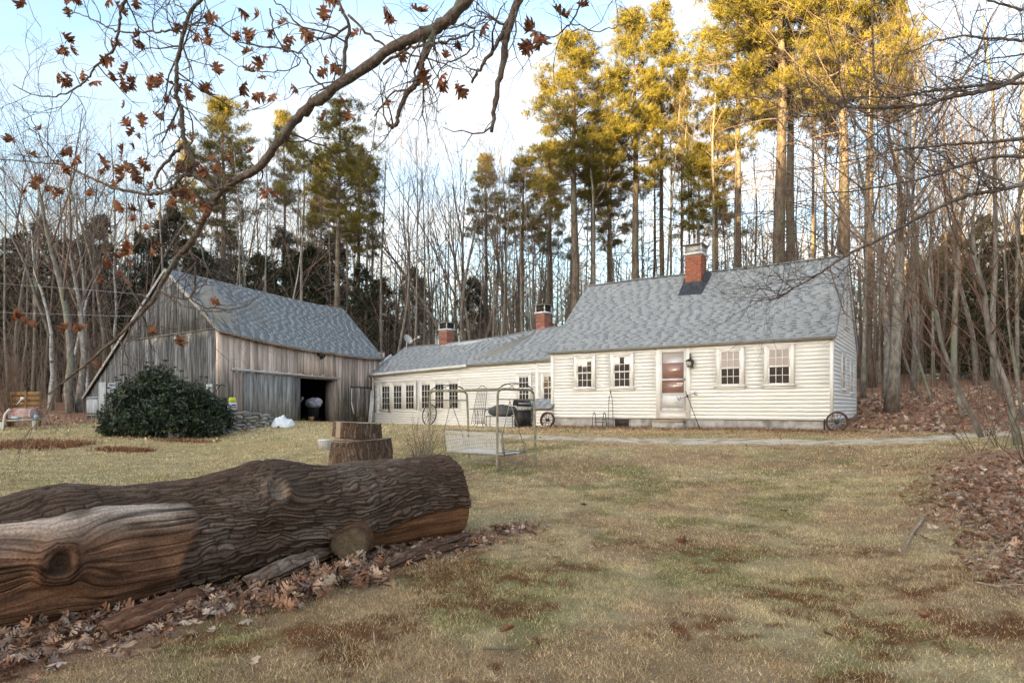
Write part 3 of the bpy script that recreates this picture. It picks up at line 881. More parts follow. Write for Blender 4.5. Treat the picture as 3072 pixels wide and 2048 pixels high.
# white gutter on the barn end, sagging off the edge, and its downspout
gp = [ew.p(u, eave_z(u) - EZ - .11, ov + .07) for u in np.linspace(-.1, 7.3, 9)]
mb = MB(); mb.tube(gp, .065, 8); gut = mb.build('gutter', M_METALW, ell, smooth=True)
mb = MB(); mb.tube([ew.p(.2, 2.48, ov + .05), ew.p(.2, 2.36, .10), ew.p(.2, 1.2, .075), ew.p(.2, .05, .075)], .035, 6); mb.build('downspout', M_METALW, gut, smooth=True)
mb = MB(); mb.bar(E[0] + np.array((-.02, -.02, .03)), R[0] * .62 + E[0] * .38 + np.array((0, 0, .06)), .05, .22); mb.build('rake_board', M_TRIM, ell)
q = ew.p(*([ew.U(1171), ew.V(1171, 1232)]), .06); mb = MB(); mb.box(q, .13, .1, .17, ew.M); mb.build('meter_box', M_EDGE, ell)
# two small chimneys
def ell_chimney(px, py_top, py_base, wpx, t):
    for u in np.linspace(0, EL, 400):
        q = ew.p(u, 0, -t)
        if CX + F * q[0] / q[1] >= px: break
    d = q[1]; ztop = EYE - (py_top - HY) / F * d; w = wpx / F * d / 1.18
    chimney(ell, q[:2], ew.u, w, w * .92, EYE - (py_base - HY) / F * d - .4, ztop, M_BRICK2, course=.075, cap_h=.30, dark=True, bl=.21)
ell_chimney(1340, 991.5, 1033, 39, 2.75)
ell_chimney(1629, 942, 988, 40, 2.75)

# ------------------------------------------------------------------ the grey barn
M_BARN = None
def barn_mat(name, grey, pale, dark, warm, zr):
    """weathered boards: grain along the board, dark streaks, sheltered pale warm wood near the top"""
    m, t, p = new_mat(name); L = t.links.new
    p.inputs['Roughness'].default_value = .9; p.inputs['Specular IOR Level'].default_value = .12
    g = node(t, 'ShaderNodeNewGeometry')
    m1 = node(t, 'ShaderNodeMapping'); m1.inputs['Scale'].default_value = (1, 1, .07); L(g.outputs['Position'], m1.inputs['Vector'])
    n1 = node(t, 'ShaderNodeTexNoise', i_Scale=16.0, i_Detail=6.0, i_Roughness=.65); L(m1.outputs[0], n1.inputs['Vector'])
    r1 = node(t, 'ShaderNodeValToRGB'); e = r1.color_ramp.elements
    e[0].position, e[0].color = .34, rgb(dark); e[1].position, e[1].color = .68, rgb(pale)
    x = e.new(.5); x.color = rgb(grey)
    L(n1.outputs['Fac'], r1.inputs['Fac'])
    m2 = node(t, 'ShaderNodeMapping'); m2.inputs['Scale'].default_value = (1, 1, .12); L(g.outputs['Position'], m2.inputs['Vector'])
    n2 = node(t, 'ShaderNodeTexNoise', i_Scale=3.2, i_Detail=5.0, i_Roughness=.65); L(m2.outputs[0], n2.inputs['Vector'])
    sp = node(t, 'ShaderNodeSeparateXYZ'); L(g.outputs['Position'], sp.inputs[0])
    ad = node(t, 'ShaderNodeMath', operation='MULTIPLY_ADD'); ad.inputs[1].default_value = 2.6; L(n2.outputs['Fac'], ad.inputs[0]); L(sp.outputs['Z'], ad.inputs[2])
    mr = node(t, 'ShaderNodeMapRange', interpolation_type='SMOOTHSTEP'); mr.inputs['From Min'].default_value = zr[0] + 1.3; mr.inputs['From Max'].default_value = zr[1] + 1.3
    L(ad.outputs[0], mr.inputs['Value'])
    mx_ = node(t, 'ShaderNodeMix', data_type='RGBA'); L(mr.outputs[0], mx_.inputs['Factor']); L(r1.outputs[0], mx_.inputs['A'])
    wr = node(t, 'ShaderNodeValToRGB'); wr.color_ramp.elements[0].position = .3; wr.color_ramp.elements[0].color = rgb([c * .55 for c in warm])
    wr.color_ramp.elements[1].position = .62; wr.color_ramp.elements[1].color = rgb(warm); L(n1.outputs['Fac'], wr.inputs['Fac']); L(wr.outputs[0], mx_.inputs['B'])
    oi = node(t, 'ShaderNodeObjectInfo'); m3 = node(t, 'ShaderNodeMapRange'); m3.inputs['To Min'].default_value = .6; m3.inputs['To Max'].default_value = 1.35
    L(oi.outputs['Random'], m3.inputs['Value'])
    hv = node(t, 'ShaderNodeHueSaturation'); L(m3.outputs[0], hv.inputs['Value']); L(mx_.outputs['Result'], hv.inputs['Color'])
    L(hv.outputs[0], p.inputs['Base Color'])
    bp = node(t, 'ShaderNodeBump', i_Strength=.5, i_Distance=.01); L(n1.outputs['Fac'], bp.inputs['Height']); L(bp.outputs[0], p.inputs['Normal'])
    return m
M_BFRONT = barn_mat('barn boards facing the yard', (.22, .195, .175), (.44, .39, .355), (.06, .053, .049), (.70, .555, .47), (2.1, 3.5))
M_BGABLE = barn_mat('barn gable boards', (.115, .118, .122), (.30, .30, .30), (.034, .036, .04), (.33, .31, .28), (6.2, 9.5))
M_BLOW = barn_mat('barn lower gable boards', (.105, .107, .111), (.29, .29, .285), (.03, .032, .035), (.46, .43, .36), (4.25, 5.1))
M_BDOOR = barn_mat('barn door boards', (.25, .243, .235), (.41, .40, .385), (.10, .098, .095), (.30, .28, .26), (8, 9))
M_BLUE = material('pale blue grey old paint', (.27, .32, .36), (.42, .46, .48), rough=.85, scale=9, stretch=(1, 1, .15), c=(.2, .2, .2), cscale=3)
M_REDB = material('bare pinkish board', (.25, .19, .16), (.42, .34, .30), rough=.9, scale=12, stretch=(1, 1, .1))
barn = empty('barn', (-9, 29, 1.0), 'large weathered grey board barn with shingle roof, lean-to and an open sliding door', 'barn')
d1 = 24.3
BC = np.array(((657 - CX) / F * d1, d1))
gd = np.array((-.828, .561)); ld = np.array((.407, .914)) / math.hypot(.407, .914)
BL, BP, BG, BLT = 10.35, 3.73, 7.10, 11.16
BZ = .62
bf = Wall(BC, BC + ld * BL, BZ)                    # front, facing the yard
bg = Wall(BC + gd * BLT, BC, BZ)                   # gable end
def bgd(k, z):                                     # point on the gable k metres from the front corner
    q = BC + gd * k; return np.array((q[0], q[1], z))
def zpx(q, py): return EYE - (py - HY) / F * q[1]
R0 = BC + gd * BP
zR0 = zpx(R0, 811)
keave = np.array([0, 2.0, 4.2, 6.5, 8.5, BL])
eavepy = np.interp([CX + F * (BC + ld * k)[0] / (BC + ld * k)[1] for k in keave], [657, 767, 897, 1033, 1167], [981, 1011, 1038, 1058, 1075])
eavez = np.array([zpx(BC + ld * k, y) for k, y in zip(keave, eavepy)])
def bez(u): return float(np.interp(u, keave, eavez))
def gz_top(k):                                     # roof underside along the gable
    zc = bez(0)
    if k < BP: return zc + (zR0 - zc) * k / BP
    zl = zpx(BC + gd * BLT, 1186)
    return zR0 + (zl - zR0) * (k - BP) / (BLT - BP)
# dark inside: back wall, far wall, floor, so the doorway looks into a real room
mb = MB()
def prism(mb, ring, z0, z1):
    n = len(ring); v = [(x, y, z0) for x, y in ring] + [(x, y, z1) for x, y in ring]
    mb.add(np.array(v), [np.array([(i, (i + 1) % n, n + (i + 1) % n, n + i) for i in range(n)])])
inset = .1
ring = [BC + gd * BG, BC + gd * BG + ld * BL, BC + ld * BL]
for a, b in zip(ring[:-1], ring[1:]):
    w = Wall(a, b, BZ - .3); w.box(mb, 0, w.L, 0, 4.2, -.1, 0)
mb.build('rear_wall', M_BDOOR, barn)
fl = [BC + ld * .1 + gd * .1, BC + ld * BL, BC + ld * BL + gd * BG, BC + gd * BG]
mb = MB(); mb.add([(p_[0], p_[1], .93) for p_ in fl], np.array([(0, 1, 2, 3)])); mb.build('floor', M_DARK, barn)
# openings on the front
z1_ = lambda x, y: (200 + x / 2.352, 760 + y / 2.352)
op0, op1 = bf.U(897), bf.U(1003)
ot = bf.V(950, 1137); obt = bf.V(950, 1266)
pn0, pn1 = bf.U(727), op0
def board(wall, parent, u0, u1, v0, va, vb, mat, o=0.0, th=.022, name='board'):
    """vertical board whose top may slope from va to vb"""
    v = [wall.p(u0, v0, o), wall.p(u1, v0, o), wall.p(u1, v0, o + th), wall.p(u0, v0, o + th), wall.p(u0, va, o), wall.p(u1, vb, o), wall.p(u1, vb, o + th), wall.p(u0, va, o + th)]
    return MB().add(np.array(v), np.array([(0, 1, 2, 3), (7, 6, 5, 4), (3, 2, 6, 7), (0, 4, 5, 1), (0, 3, 7, 4), (1, 5, 6, 2)])).build(name, mat, parent)
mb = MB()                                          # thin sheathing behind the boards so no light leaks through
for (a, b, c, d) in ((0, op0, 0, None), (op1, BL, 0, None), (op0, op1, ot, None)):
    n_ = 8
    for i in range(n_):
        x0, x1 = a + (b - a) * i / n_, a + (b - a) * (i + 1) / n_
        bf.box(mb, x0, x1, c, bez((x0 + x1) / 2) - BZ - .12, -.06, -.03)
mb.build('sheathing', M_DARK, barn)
u = 0.0
while u < BL - .02:
    w = RNG.uniform(.17, .30); b = min(u + w, BL)
    o = RNG.uniform(0, .007)
    segs = [(0.0 if RNG.random() < .6 else .1, None)]
    if u < op1 and b > op0: segs = [(ot + .0, None)]
    for (v0, _) in segs:
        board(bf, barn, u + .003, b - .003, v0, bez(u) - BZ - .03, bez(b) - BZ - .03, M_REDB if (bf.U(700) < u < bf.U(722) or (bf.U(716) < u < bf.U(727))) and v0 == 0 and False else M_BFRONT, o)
    u = b
# gable boards: an upper tier hung proud of the lower one, and the lean-to
ktrim = lambda k: float(np.interp(k, [0, BG], [zpx(BC, 983), zpx(BC + gd * BG, 1021)]))
mb = MB()
v = [bgd(0, BZ - .4), bgd(BLT, BZ - .4), bgd(BLT, gz_top(BLT)), bgd(BP, zR0 - .05), bgd(0, bez(0) - .05)]
v = [np.array(p_) - bg.n * .04 for p_ in v]
mb.add(np.array(v), [np.array([(0, 1, 2, 3, 4)])]); mb.build('sheathing', M_DARK, barn)
dk0, dk1 = BLT - bg.U(325), BLT - bg.U(352)        # doors in the lean-to (distance from the front corner)
k = 0.03
while k < BLT - .02:
    w = RNG.uniform(.15, .27); b = min(k + w, BLT)
    x0, x1 = BLT - b + .003, BLT - k - .003        # along the gable wall from its far end
    if k < BG - .05:
        ta, tb = ktrim(b) - BZ, ktrim(k) - BZ
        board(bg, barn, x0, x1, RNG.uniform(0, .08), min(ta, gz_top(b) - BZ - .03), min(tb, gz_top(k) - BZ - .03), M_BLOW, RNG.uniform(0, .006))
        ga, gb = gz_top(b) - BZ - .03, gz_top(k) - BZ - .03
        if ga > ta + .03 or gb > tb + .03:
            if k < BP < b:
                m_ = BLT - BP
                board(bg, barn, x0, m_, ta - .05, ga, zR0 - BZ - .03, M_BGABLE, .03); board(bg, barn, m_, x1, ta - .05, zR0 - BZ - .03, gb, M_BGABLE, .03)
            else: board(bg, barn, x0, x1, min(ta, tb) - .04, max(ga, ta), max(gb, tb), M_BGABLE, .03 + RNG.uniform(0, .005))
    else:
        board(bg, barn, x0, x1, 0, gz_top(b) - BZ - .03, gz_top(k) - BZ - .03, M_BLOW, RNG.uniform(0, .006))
    k = b
mb = MB(); mb.bar(bgd(.02, ktrim(.02) - .01) + bg.n * .05, bgd(BG - .1, ktrim(BG - .1) - .01) + bg.n * .05, .035, .05); mb.build('drip_strip', M_BDOOR, barn)
mb = MB(); bf.box(mb, -.02, .13, 0, bez(0) - BZ - .06, .02, .05); bg.box(mb, BLT - .12, BLT + .02, .2, ktrim(0) - BZ - .02, .02, .045); mb.build('corner_board', M_BFRONT, barn)
# lean-to doors
def plank_door(wall, u0, u1, v0, v1, n, mat, o=.03, hinges=True, slope=0.0):
    f = MB(); wall.box(f, u0, u1, v0, v1, o - .012, o); d_ = f.build('door', M_DARK, barn)
    for i in range(n):
        a, b = u0 + (u1 - u0) * i / n, u0 + (u1 - u0) * (i + 1) / n
        board(wall, d_, a + .004, b - .004, v0 + .01, v1 + slope * (a - u0), v1 + slope * (b - u0), mat, o)
    if hinges:
        h = MB(); wall.box(h, u0 - .02, u1 + .0, v1 - .10, v1 - .05, o + .023, o + .034); wall.box(h, u0 - .02, u1, v0 + .08, v0 + .13, o + .023, o + .034); h.build('strap', M_BLACK, d_)
    return d_
a, b, c, d = W_(263, 297, 1190, 1247, bg); plank_door(bg, a, b, c, d, 4, M_BLUE)
a, b, c, d = W_(299, 321, 1146, 1256, bg); plank_door(bg, a, b, c, d, 2, M_BLUE, hinges=False)
a, b, c, d = W_(321.5, 325.5, 1146, 1252, bg); bg.box(mb := MB(), a, b, c, d, .023, .031); mb.build('door_gap', M_DARK, barn)
a, b, c, d = W_(326, 351, 1148, 1254, bg); plank_door(bg, a, b, c, d, 3, M_BLUE, hinges=False)
a, b, c, d = W_(622, 641, 1152, 1184, bg); plank_door(bg, a, b, c, d, 2, M_BLUE, hinges=False)
# sliding door and its track
t0, t1 = bf.U(690), bf.U(1014)
tz0, tz1 = bf.V(690, 1107), bf.V(1014, 1135)
slide = empty('sliding_door', tuple(bf.p((pn0 + pn1) / 2, 0, .1)))
slide.parent = barn; slide.matrix_parent_inverse = PINV(barn)
nb = 12
for i in range(nb):
    a, b = pn0 + (pn1 - pn0) * i / nb, pn0 + (pn1 - pn0) * (i + 1) / nb
    tt = lambda u_: tz0 + (tz1 - tz0) * (u_ - t0) / (t1 - t0) - .10
    board(bf, slide, a + .003, b - .003, .22 - .02 * (i % 3 == 0), tt(a), tt(b), M_BDOOR, .055 + RNG.uniform(0, .005))
x0, x1 = bf.U(697), bf.U(726)
for i in range(3):
    a, b = x0 + (x1 - x0) * i / 3, x0 + (x1 - x0) * (i + 1) / 3
    board(bf, barn, a + .004, b - .004, .12, tz0 - .14, tz0 - .14, M_REDB, .03 + RNG.uniform(0, .006))
mb = MB(); mb.bar(bf.p(t0, tz0, .12), bf.p(t1, tz1, .12), .07, .085); track = mb.build('door_track', material('galvanised track', (.42, .42, .41), (.6, .6, .58), rough=.5, scale=8), barn)
mb = MB()
for i in range(9):
    f_ = (i + .3) / 9; mb.box(bf.p(t0 + (t1 - t0) * f_, tz0 + (tz1 - tz0) * f_ + .06, .10), .05, .1, .06, bf.M)
mb.build('bracket', M_METALW, track)
mb = MB()
bf.box(mb, op1 - .02, op1 + .12, .1, ot + .02, -.02, .045); bf.box(mb, op0, op1 + .12, ot - .0, ot + .13, .0, .04); mb.build('door_frame', M_REDB, barn)
mb = MB(); bf.box(mb, op1 - .06, op1 - .021, .1, ot, -.5, -.0); mb.build('door_jamb', M_REDB, barn)
# a small flap door at the ell end
a, b, c, d = W_(1052, 1108, 1163, 1250, bf); fd = plank_door(bf, a, b, c, d, 4, M_BFRONT, o=.032, hinges=False)
mb = MB(); bf.box(mb, a - .04, b + .04, d, d + .05, .02, .07); mb.build('lintel', M_BLACK, fd)
mb = MB(); mb.bar(bf.p(a - .02, d - .05, .08), bf.p(a - .04, (c + d) / 2, .08), .05); mb.bar(bf.p(a - .04, (c + d) / 2, .08), bf.p(a + .14, c + .15, .09), .05); mb.build('brace', M_METALW, fd)
# roof
rk = [0, 2.2, 4.5, 6.8, 9.1, 11.2]
rp = np.array([R0 + ld * k for k in rk]); rpx = CX + F * rp[:, 0] / rp[:, 1]
rpy = np.interp(rpx, [503, 640, 800, 930, 1058], [808, 841, 880, 911, 932])
RR = np.array([(p_[0], p_[1], zpx(p_, y)) for p_, y in zip(rp, rpy)]); RR[:, 2] += .03
bfn = bf.n[:2]
EE = np.array([(*(BC + ld * k + bfn * .18), bez(k) - .10) for k in (0, 2.0, 4.2, 6.5, 8.5, BL + .05)])
g_ = bg.n * .14
RR[0] += g_; EE[0] += g_
EE[-1, 2] += .06
roof3, _ = shingle_roof('roof', barn, EE, RR, course=.145, tab=(.2, .42), singles=120)
LL = np.array([(*(BC + gd * (BLT + .15) + ld * k), gz_top(BLT + .15) + .03) for k in (0, 2.2, 4.5, 6.8, 9.1, BL)]); LL[0] += g_
mb = MB(); k = len(RR)
mb.add(np.concatenate((RR, LL, LL - np.array((0, 0, .07)), RR - np.array((0, 0, .07)))), [np.array([(i, i + 1, k + i + 1, k + i) for i in range(k - 1)] + [(0, k, 2 * k, 3 * k)] + [(k + i, k + i + 1, 2 * k + i + 1, 2 * k + i) for i in range(k - 1)])], np.array((.2, .23, .26)))
mb.build('rear_roof', M_SHING, barn, colors=True)
mb = MB()
up = np.array((0, 0, .085))
M_RAKE = material('weathered rake board', (.28, .27, .25), (.44, .43, .40), rough=.9, scale=8)
MB().bar(RR[0] - up, EE[0] - up, .03, .13).build('rake_board', M_RAKE, barn); MB().bar(RR[0] - up, LL[0] - up, .03, .13).build('rake_board', M_RAKE, barn)
mb = MB(); mb.bar(RR[-1] - up, EE[-1] - up, .03, .12); mb.bar(EE[-1] - np.array((0, 0, .02)), EE[-1] + np.array((0, 0, .30)), .10, .10); mb.build('rake_end', M_BFRONT, barn)
mb = MB()
for i in range(len(EE) - 1): mb.bar(EE[i] - np.array((0, 0, .06)), EE[i + 1] - np.array((0, 0, .06)), .03, .09)
mb.build('drip_edge', M_REDB, barn)
# right end wall above the ell
mb = MB(); a = BC + ld * (BL - .05); b = a + gd * BG; c = a + gd * BP
mb.add([(a[0], a[1], 1), (b[0], b[1], 1), (b[0], b[1], 4), (c[0], c[1], RR[-1][2] - .15), (a[0], a[1], EE[-1][2] - .1)], [np.array([(0, 1, 2, 3, 4)])]); mb.build('end_wall', M_BDOOR, barn)
# flood lamp high on the barn wall
lt = empty('flood_lamp', tuple(bf.p(bf.U(953), bf.V(953, 1067), .1)), 'small dark shaded lamp fixed high on the barn wall above the sliding track', 'lamp')
u, vv = bf.U(953), bf.V(953, 1066)
mb = MB(); mb.box(bf.p(u, vv + .06, .05), .14, .06, .14, bf.M); mb.build('bracket', M_BLACK, lt)
mb = MB(); mb.tube([bf.p(u, vv + .1, .12), bf.p(u, vv - .06, .30)], [.06, .17], 10); mb.build('shade', M_BLACK, lt)
# ------------------------------------------------------------------ trees
M_BARKP = material('pine bark', (.075, .060, .048), (.20, .165, .13), rough=.95, scale=9, stretch=(1, 1, .25), obj_rand=.15, c=(.16, .17, .12), cscale=1.5, spec=.1)
M_BARKG = material('grey hardwood bark', (.13, .115, .10), (.30, .28, .245), rough=.95, scale=8, stretch=(1, 1, .4), obj_rand=.25, c=(.20, .22, .16), cscale=1.3, spec=.1)
M_BARKB = material('pale birch bark', (.30, .28, .26), (.58, .56, .53), rough=.85, scale=5, stretch=(1, 1, 2.0), obj_rand=.12, c=(.12, .11, .10), cscale=3, clo=.6, chi=.66, spec=.1)
M_TWIG = material('grey brown twigs', (.14, .105, .085), (.22, .17, .14), rough=.95, scale=4, obj_rand=.25, spec=.1)
M_TWIGR = material('reddish brown twigs', (.15, .09, .065), (.22, .15, .11), rough=.95, scale=4, obj_rand=.25, spec=.1)
M_NEEDLE = material('pine needles', (.85, .85, .85), (1.25, 1.25, 1.25), rough=.65, scale=1.2, attr=True, spec=.25, translucent=.25)
M_HEM = material('hemlock needles', (.8, .8, .8), (1.2, 1.2, 1.2), rough=.7, scale=1.2, attr=True, spec=.2, translucent=.1)

def unit(v): return v / max(np.linalg.norm(v), 1e-9)
def tufts(mb, pos, dirs, n=12, length=.24, width=.03, cone=1.0, c0=(.060, .066, .016), c1=(.27, .22, .036), rs=None):
    """needle tufts: narrow triangles fanning out of every point"""
    rs = rs or nrg
    pos = np.asarray(pos); dirs = np.asarray(dirs); k = len(pos)
    d = dirs[:, None, :] * .55 + rs.normal(0, .62 * cone, (k, n, 3)); d[..., 2] += .12
    d /= np.linalg.norm(d, axis=-1, keepdims=True)
    s = np.cross(d, rs.normal(0, 1, (k, n, 3))); s /= np.maximum(np.linalg.norm(s, axis=-1, keepdims=True), 1e-6)
    L = length * rs.uniform(.6, 1.25, (k, n, 1)); w = width * rs.uniform(.7, 1.3, (k, n, 1))
    b = pos[:, None, :] + rs.normal(0, .05, (k, n, 3))
    v = np.stack((b + d * L * .15 - s * w, b + d * L * .15 + s * w, b + d * L), 2).reshape(-1, 3)
    f = np.arange(k * n * 3).reshape(-1, 3)
    t = np.clip(rs.uniform(0, 1, (k, 1, 1, 1)) * .7 + rs.uniform(0, .3, (k, n, 1, 1)), 0, 1)
    c = np.array(c0) * (1 - t) + np.array(c1) * t
    c = np.broadcast_to(c, (k, n, 3, 3)).reshape(-1, 3)
    mb.add(v, f, c)

def pine(seed, H, r0, crown, width, bare=True, dens=1.0, ragged=.3):
    """white pine: straight bole, dead snags below, plates of needles on up-swept limbs above"""
    r = random.Random(seed); rs = np.random.default_rng(seed)
    T, S, N = MB(), MB(), MB()
    zz = np.linspace(0, H, 14)
    wob = np.stack((np.cumsum(rs.normal(0, .035, 14)) * H / 20, np.cumsum(rs.normal(0, .035, 14)) * H / 20, zz), 1); wob[0, :2] = 0
    rad = r0 * (1 - zz / H) ** .75 + .015; rad[0] *= 1.25
    T.tube(wob, rad, 9)
    def at(z): return np.array([np.interp(z, zz, wob[:, i]) for i in range(3)])
    cb = crown * H
    z = .16 * H
    while z < cb and bare:                                      # dead snags
        if r.random() < .9:
            a = r.uniform(0, 2 * math.pi); L = r.uniform(.6, 2.6) * (.6 + .8 * z / cb)
            d = np.array((math.cos(a), math.sin(a), r.uniform(-.25, .25)))
            p0 = at(z); n = 5
            pts = [p0 + d * L * t + np.array((0, 0, -.22 * L * t * t + .05 * r.uniform(-1, 1))) for t in np.linspace(0, 1, n)]
            S.tube(pts, np.linspace(.030, .007, n), 3)
            for _ in range(r.randint(1, 4)):
                t = r.uniform(.3, .95); q = p0 + d * L * t + np.array((0, 0, -.22 * L * t * t)); e = unit(d + np.array((r.uniform(-.9, .9), r.uniform(-.9, .9), r.uniform(-.3, .5))))
                S.tube([q, q + e * r.uniform(.2, .7)], [.010, .004], 3)
        z += r.uniform(.10, .30)
    z = cb
    pos, dr = [], []
    while z < H - .15:
        f = (z - cb) / (H - cb)
        prof = (1 - f) ** .62 * (.62 + .38 * min(1, f * 4 + .2))
        k = r.randint(3, 5)
        a0 = r.uniform(0, 2 * math.pi)
        for i in range(k):
            if r.random() < .12: continue
            a = a0 + 2 * math.pi * i / k + r.uniform(-.45, .45)
            L = max(.35, width * prof * r.uniform(1 - ragged * 1.6, 1 + ragged))
            lift = -.05 + .75 * f + r.uniform(-.12, .12)
            p0 = at(z); n = 6
            h = np.array((math.cos(a), math.sin(a), 0))
            pts = [p0 + h * L * t + np.array((0, 0, L * (lift * t + .18 * t * t))) for t in np.linspace(0, 1, n)]
            S.tube(pts, np.linspace(.012 + .012 * L, .006, n), 3)
            for _c in range(r.randint(2, 3) + (L > 2)):                  # plumes of needles out along the limb
                t = 1 - r.random() ** 1.3 * .62
                sd0 = np.array((-h[1], h[0], 0)) * r.gauss(0, .20 * L * (1.2 - t) + .10)
                c = p0 + h * L * t + np.array((0, 0, L * (lift * t + .18 * t * t))) + sd0
                S.tube([p0 + h * L * max(t - .3, 0) + np.array((0, 0, L * (lift * max(t - .3, 0)))), c], [.012, .005], 3)
                sg = r.uniform(.15, .27) * (.7 + .22 * L)
                for _ in range(int(9 * dens * (.6 + .5 * L))):
                    o = np.array((r.gauss(0, sg), r.gauss(0, sg), r.gauss(.05, sg * .36)))
                    pos.append(c + o); dr.append(unit(h * .5 + o / sg * .3 + np.array((0, 0, .55))))
        z += r.uniform(.28, .62) * (1 - .45 * f)
    for _ in range(10): pos.append(at(H) + np.array((r.gauss(0, .12), r.gauss(0, .12), r.uniform(-.5, .15)))); dr.append(np.array((0, 0, 1.0)))
    tufts(N, pos, dr, 22, .26, .013, .9, rs=rs)
    return [('trunk', T.mesh('trunk', M_BARKP, True)), ('limbs', S.mesh('limbs', M_TWIG)), ('crown', N.mesh('crown', M_NEEDLE, colors=True))]

def hemlock(seed, H, width, dark=1.0):
    """dense dark evergreen with drooping flat sprays down to the ground"""
    r = random.Random(seed); rs = np.random.default_rng(seed)
    T, N = MB(), MB()
    T.tube([(0, 0, 0), (.05, 0, H * .5), (0, .04, H)], [H * .014, H * .009, .012], 7)
    pos, dr = [], []
    z = .06 * H
    while z < H:
        f = z / H; L0 = width * (1 - f) ** .6 * r.uniform(.65, 1.15) + .15
        for i in range(5):
            a = r.uniform(0, 2 * math.pi); L = L0 * r.uniform(.6, 1.15)
            h = np.array((math.cos(a), math.sin(a), 0))
            pts = [np.array((0, 0, z)) + h * L * t + np.array((0, 0, .12 * L * t - .3 * L * t * t)) for t in np.linspace(0, 1, 4)]
            T.tube(pts, [.02, .014, .01, .004], 3)
            for _ in range(int(4 + L * 5)):
                t = r.uniform(.2, 1); side = np.array((-h[1], h[0], 0)) * r.gauss(0, .28 * L * (1.1 - t * .6))
                pos.append(np.array((0, 0, z)) + h * L * t + side + np.array((0, 0, .12 * L * t - .3 * L * t * t + r.gauss(0, .06)))); dr.append(unit(h + side + np.array((0, 0, -.4))))
        z += r.uniform(.16, .34) * (H / 9)
    tufts(N, pos, dr, 9, .30, .030, .9, c0=(.016 * dark, .024 * dark, .011 * dark), c1=(.046 * dark, .058 * dark, .024 * dark), rs=rs)
    return [('trunk', T.mesh('trunk', M_BARKP)), ('crown', N.mesh('crown', M_HEM, colors=True))]

def hardwood(seed, H, r0, fork=.45, spread=.62, levels=4, bark=None, twig=None, lean=(0, 0), stems=1, up=.07, dens=.85, wig=.085, side=.62):
    """leafless tree: trunk forking into limbs, limbs into branches, branches into fine twigs"""
    r = random.Random(seed)
    T, B = MB(), MB()
    def grow(p, d, L, rad, lev):
        n = (9, 7, 5, 4, 3)[min(lev, 4)]
        pts, dirs = [p], []
        q, e = p.copy(), d.copy()
        for i in range(n):
            e = unit(e + np.array((r.gauss(0, wig), r.gauss(0, wig), r.gauss(0, wig * .5) + up * (.25 if lev == 0 else .45))))
            q = q + e * L / n; pts.append(q); dirs.append(e)
        end = .30 if lev else .22
        rr = np.linspace(rad, max(rad * end, .004), n + 1)
        if lev == 0: rr[0] *= 1.3
        (T if lev == 0 else B).tube(pts, rr, (8, 5, 4, 3, 3)[min(lev, 4)])
        if lev >= levels: return
        kids = (int(7 * dens + 3), int(5 * dens + 1), int(4 * dens + 1), 3)[min(lev, 3)]
        lo = fork if lev == 0 else .22
        a = r.uniform(0, 6.28)
        for i in range(kids):
            t = lo + (1 - lo) * (i + r.random()) / kids
            j = min(int(t * n), n - 1); ft = t * n - j
            b = pts[j] + (pts[j + 1] - pts[j]) * ft
            a += 2.4 + r.uniform(-.5, .5)
            ax = dirs[j]; x = unit(np.cross(ax, (0.3, .9, .2))); y = np.cross(ax, x)
            sp = spread * r.uniform(.65, 1.3)
            e = unit(ax * math.cos(sp) + (x * math.cos(a) + y * math.sin(a)) * math.sin(sp))
            cr = rr[j] * r.uniform(.3, .5)
            grow(b, e, L * (side if lev == 0 else .55) * (1.15 - .6 * (t - lo) / (1 - lo)) * r.uniform(.7, 1.15), max(cr, .005), lev + 1)
    for s in range(stems):
        if stems > 1:
            a = 2 * math.pi * s / stems + r.uniform(-.4, .4); l = r.uniform(.10, .26)
            d = unit(np.array((math.cos(a) * l, math.sin(a) * l, 1))); p = np.array((math.cos(a) * r0 * .6, math.sin(a) * r0 * .6, -.1))
        else: d = unit(np.array((lean[0], lean[1], 1.0))); p = np.array((0, 0, -.15))
        grow(p, d, H * .95 * (r.uniform(.8, 1) if stems > 1 else 1), r0 * (.75 if stems > 1 else 1), 0)
    return [('trunk', T.mesh('trunk', bark or M_BARKG, True)), ('crown', B.mesh('crown', twig or M_TWIG))]

def plant_tree(name, parts, x, y, rot, s, label, cat, group=None, sz=None, z=None, tilt=0.0):
    root = empty(name, (x, y, (gz(x, y) if z is None else z) - .08), label, cat, group)
    root.rotation_euler = (tilt, 0, rot)
    root.scale = (s, s, sz or s)
    for n, me in parts:
        o = bpy.data.objects.new(n, me); COL.objects.link(o); o.parent = root
    return root
def at_px(px, d): return ((px - CX) / F * d, d)

# --- prototypes
PINES = [pine(101, 22, .30, .58, 3.2, dens=.95), pine(102, 22, .27, .55, 3.0, dens=.9, ragged=.42), pine(103, 22, .30, .60, 3.9, dens=.85, ragged=.5), pine(104, 20, .19, .66, 1.9, dens=.85)]
POLES = [hardwood(361, 18, .11, .40, .75, side=.20, wig=.035, dens=1.0, levels=3), hardwood(362, 17, .09, .45, .65, side=.24, wig=.04, dens=.9, levels=3), hardwood(363, 19, .13, .5, .7, side=.22, wig=.03, levels=3), hardwood(364, 15, .075, .35, .8, side=.26, wig=.05, levels=3)]
HEMS = [hemlock(201, 9, 2.9), hemlock(202, 11, 3.1), hemlock(203, 7, 2.9), hemlock(204, 9, 2.4, dark=1.5)]
HARD = [hardwood(301, 17, .15, .42, .6), hardwood(302, 18, .17, .38, .65, dens=.9), hardwood(303, 15, .11, .45, .55, dens=.8), hardwood(304, 19, .18, .5, .5, up=.1)]
BIRCH = [hardwood(311, 15, .14, .45, .5, bark=M_BARKB, up=.1), hardwood(312, 14, .12, .5, .48, bark=M_BARKB, dens=.8, up=.1)]
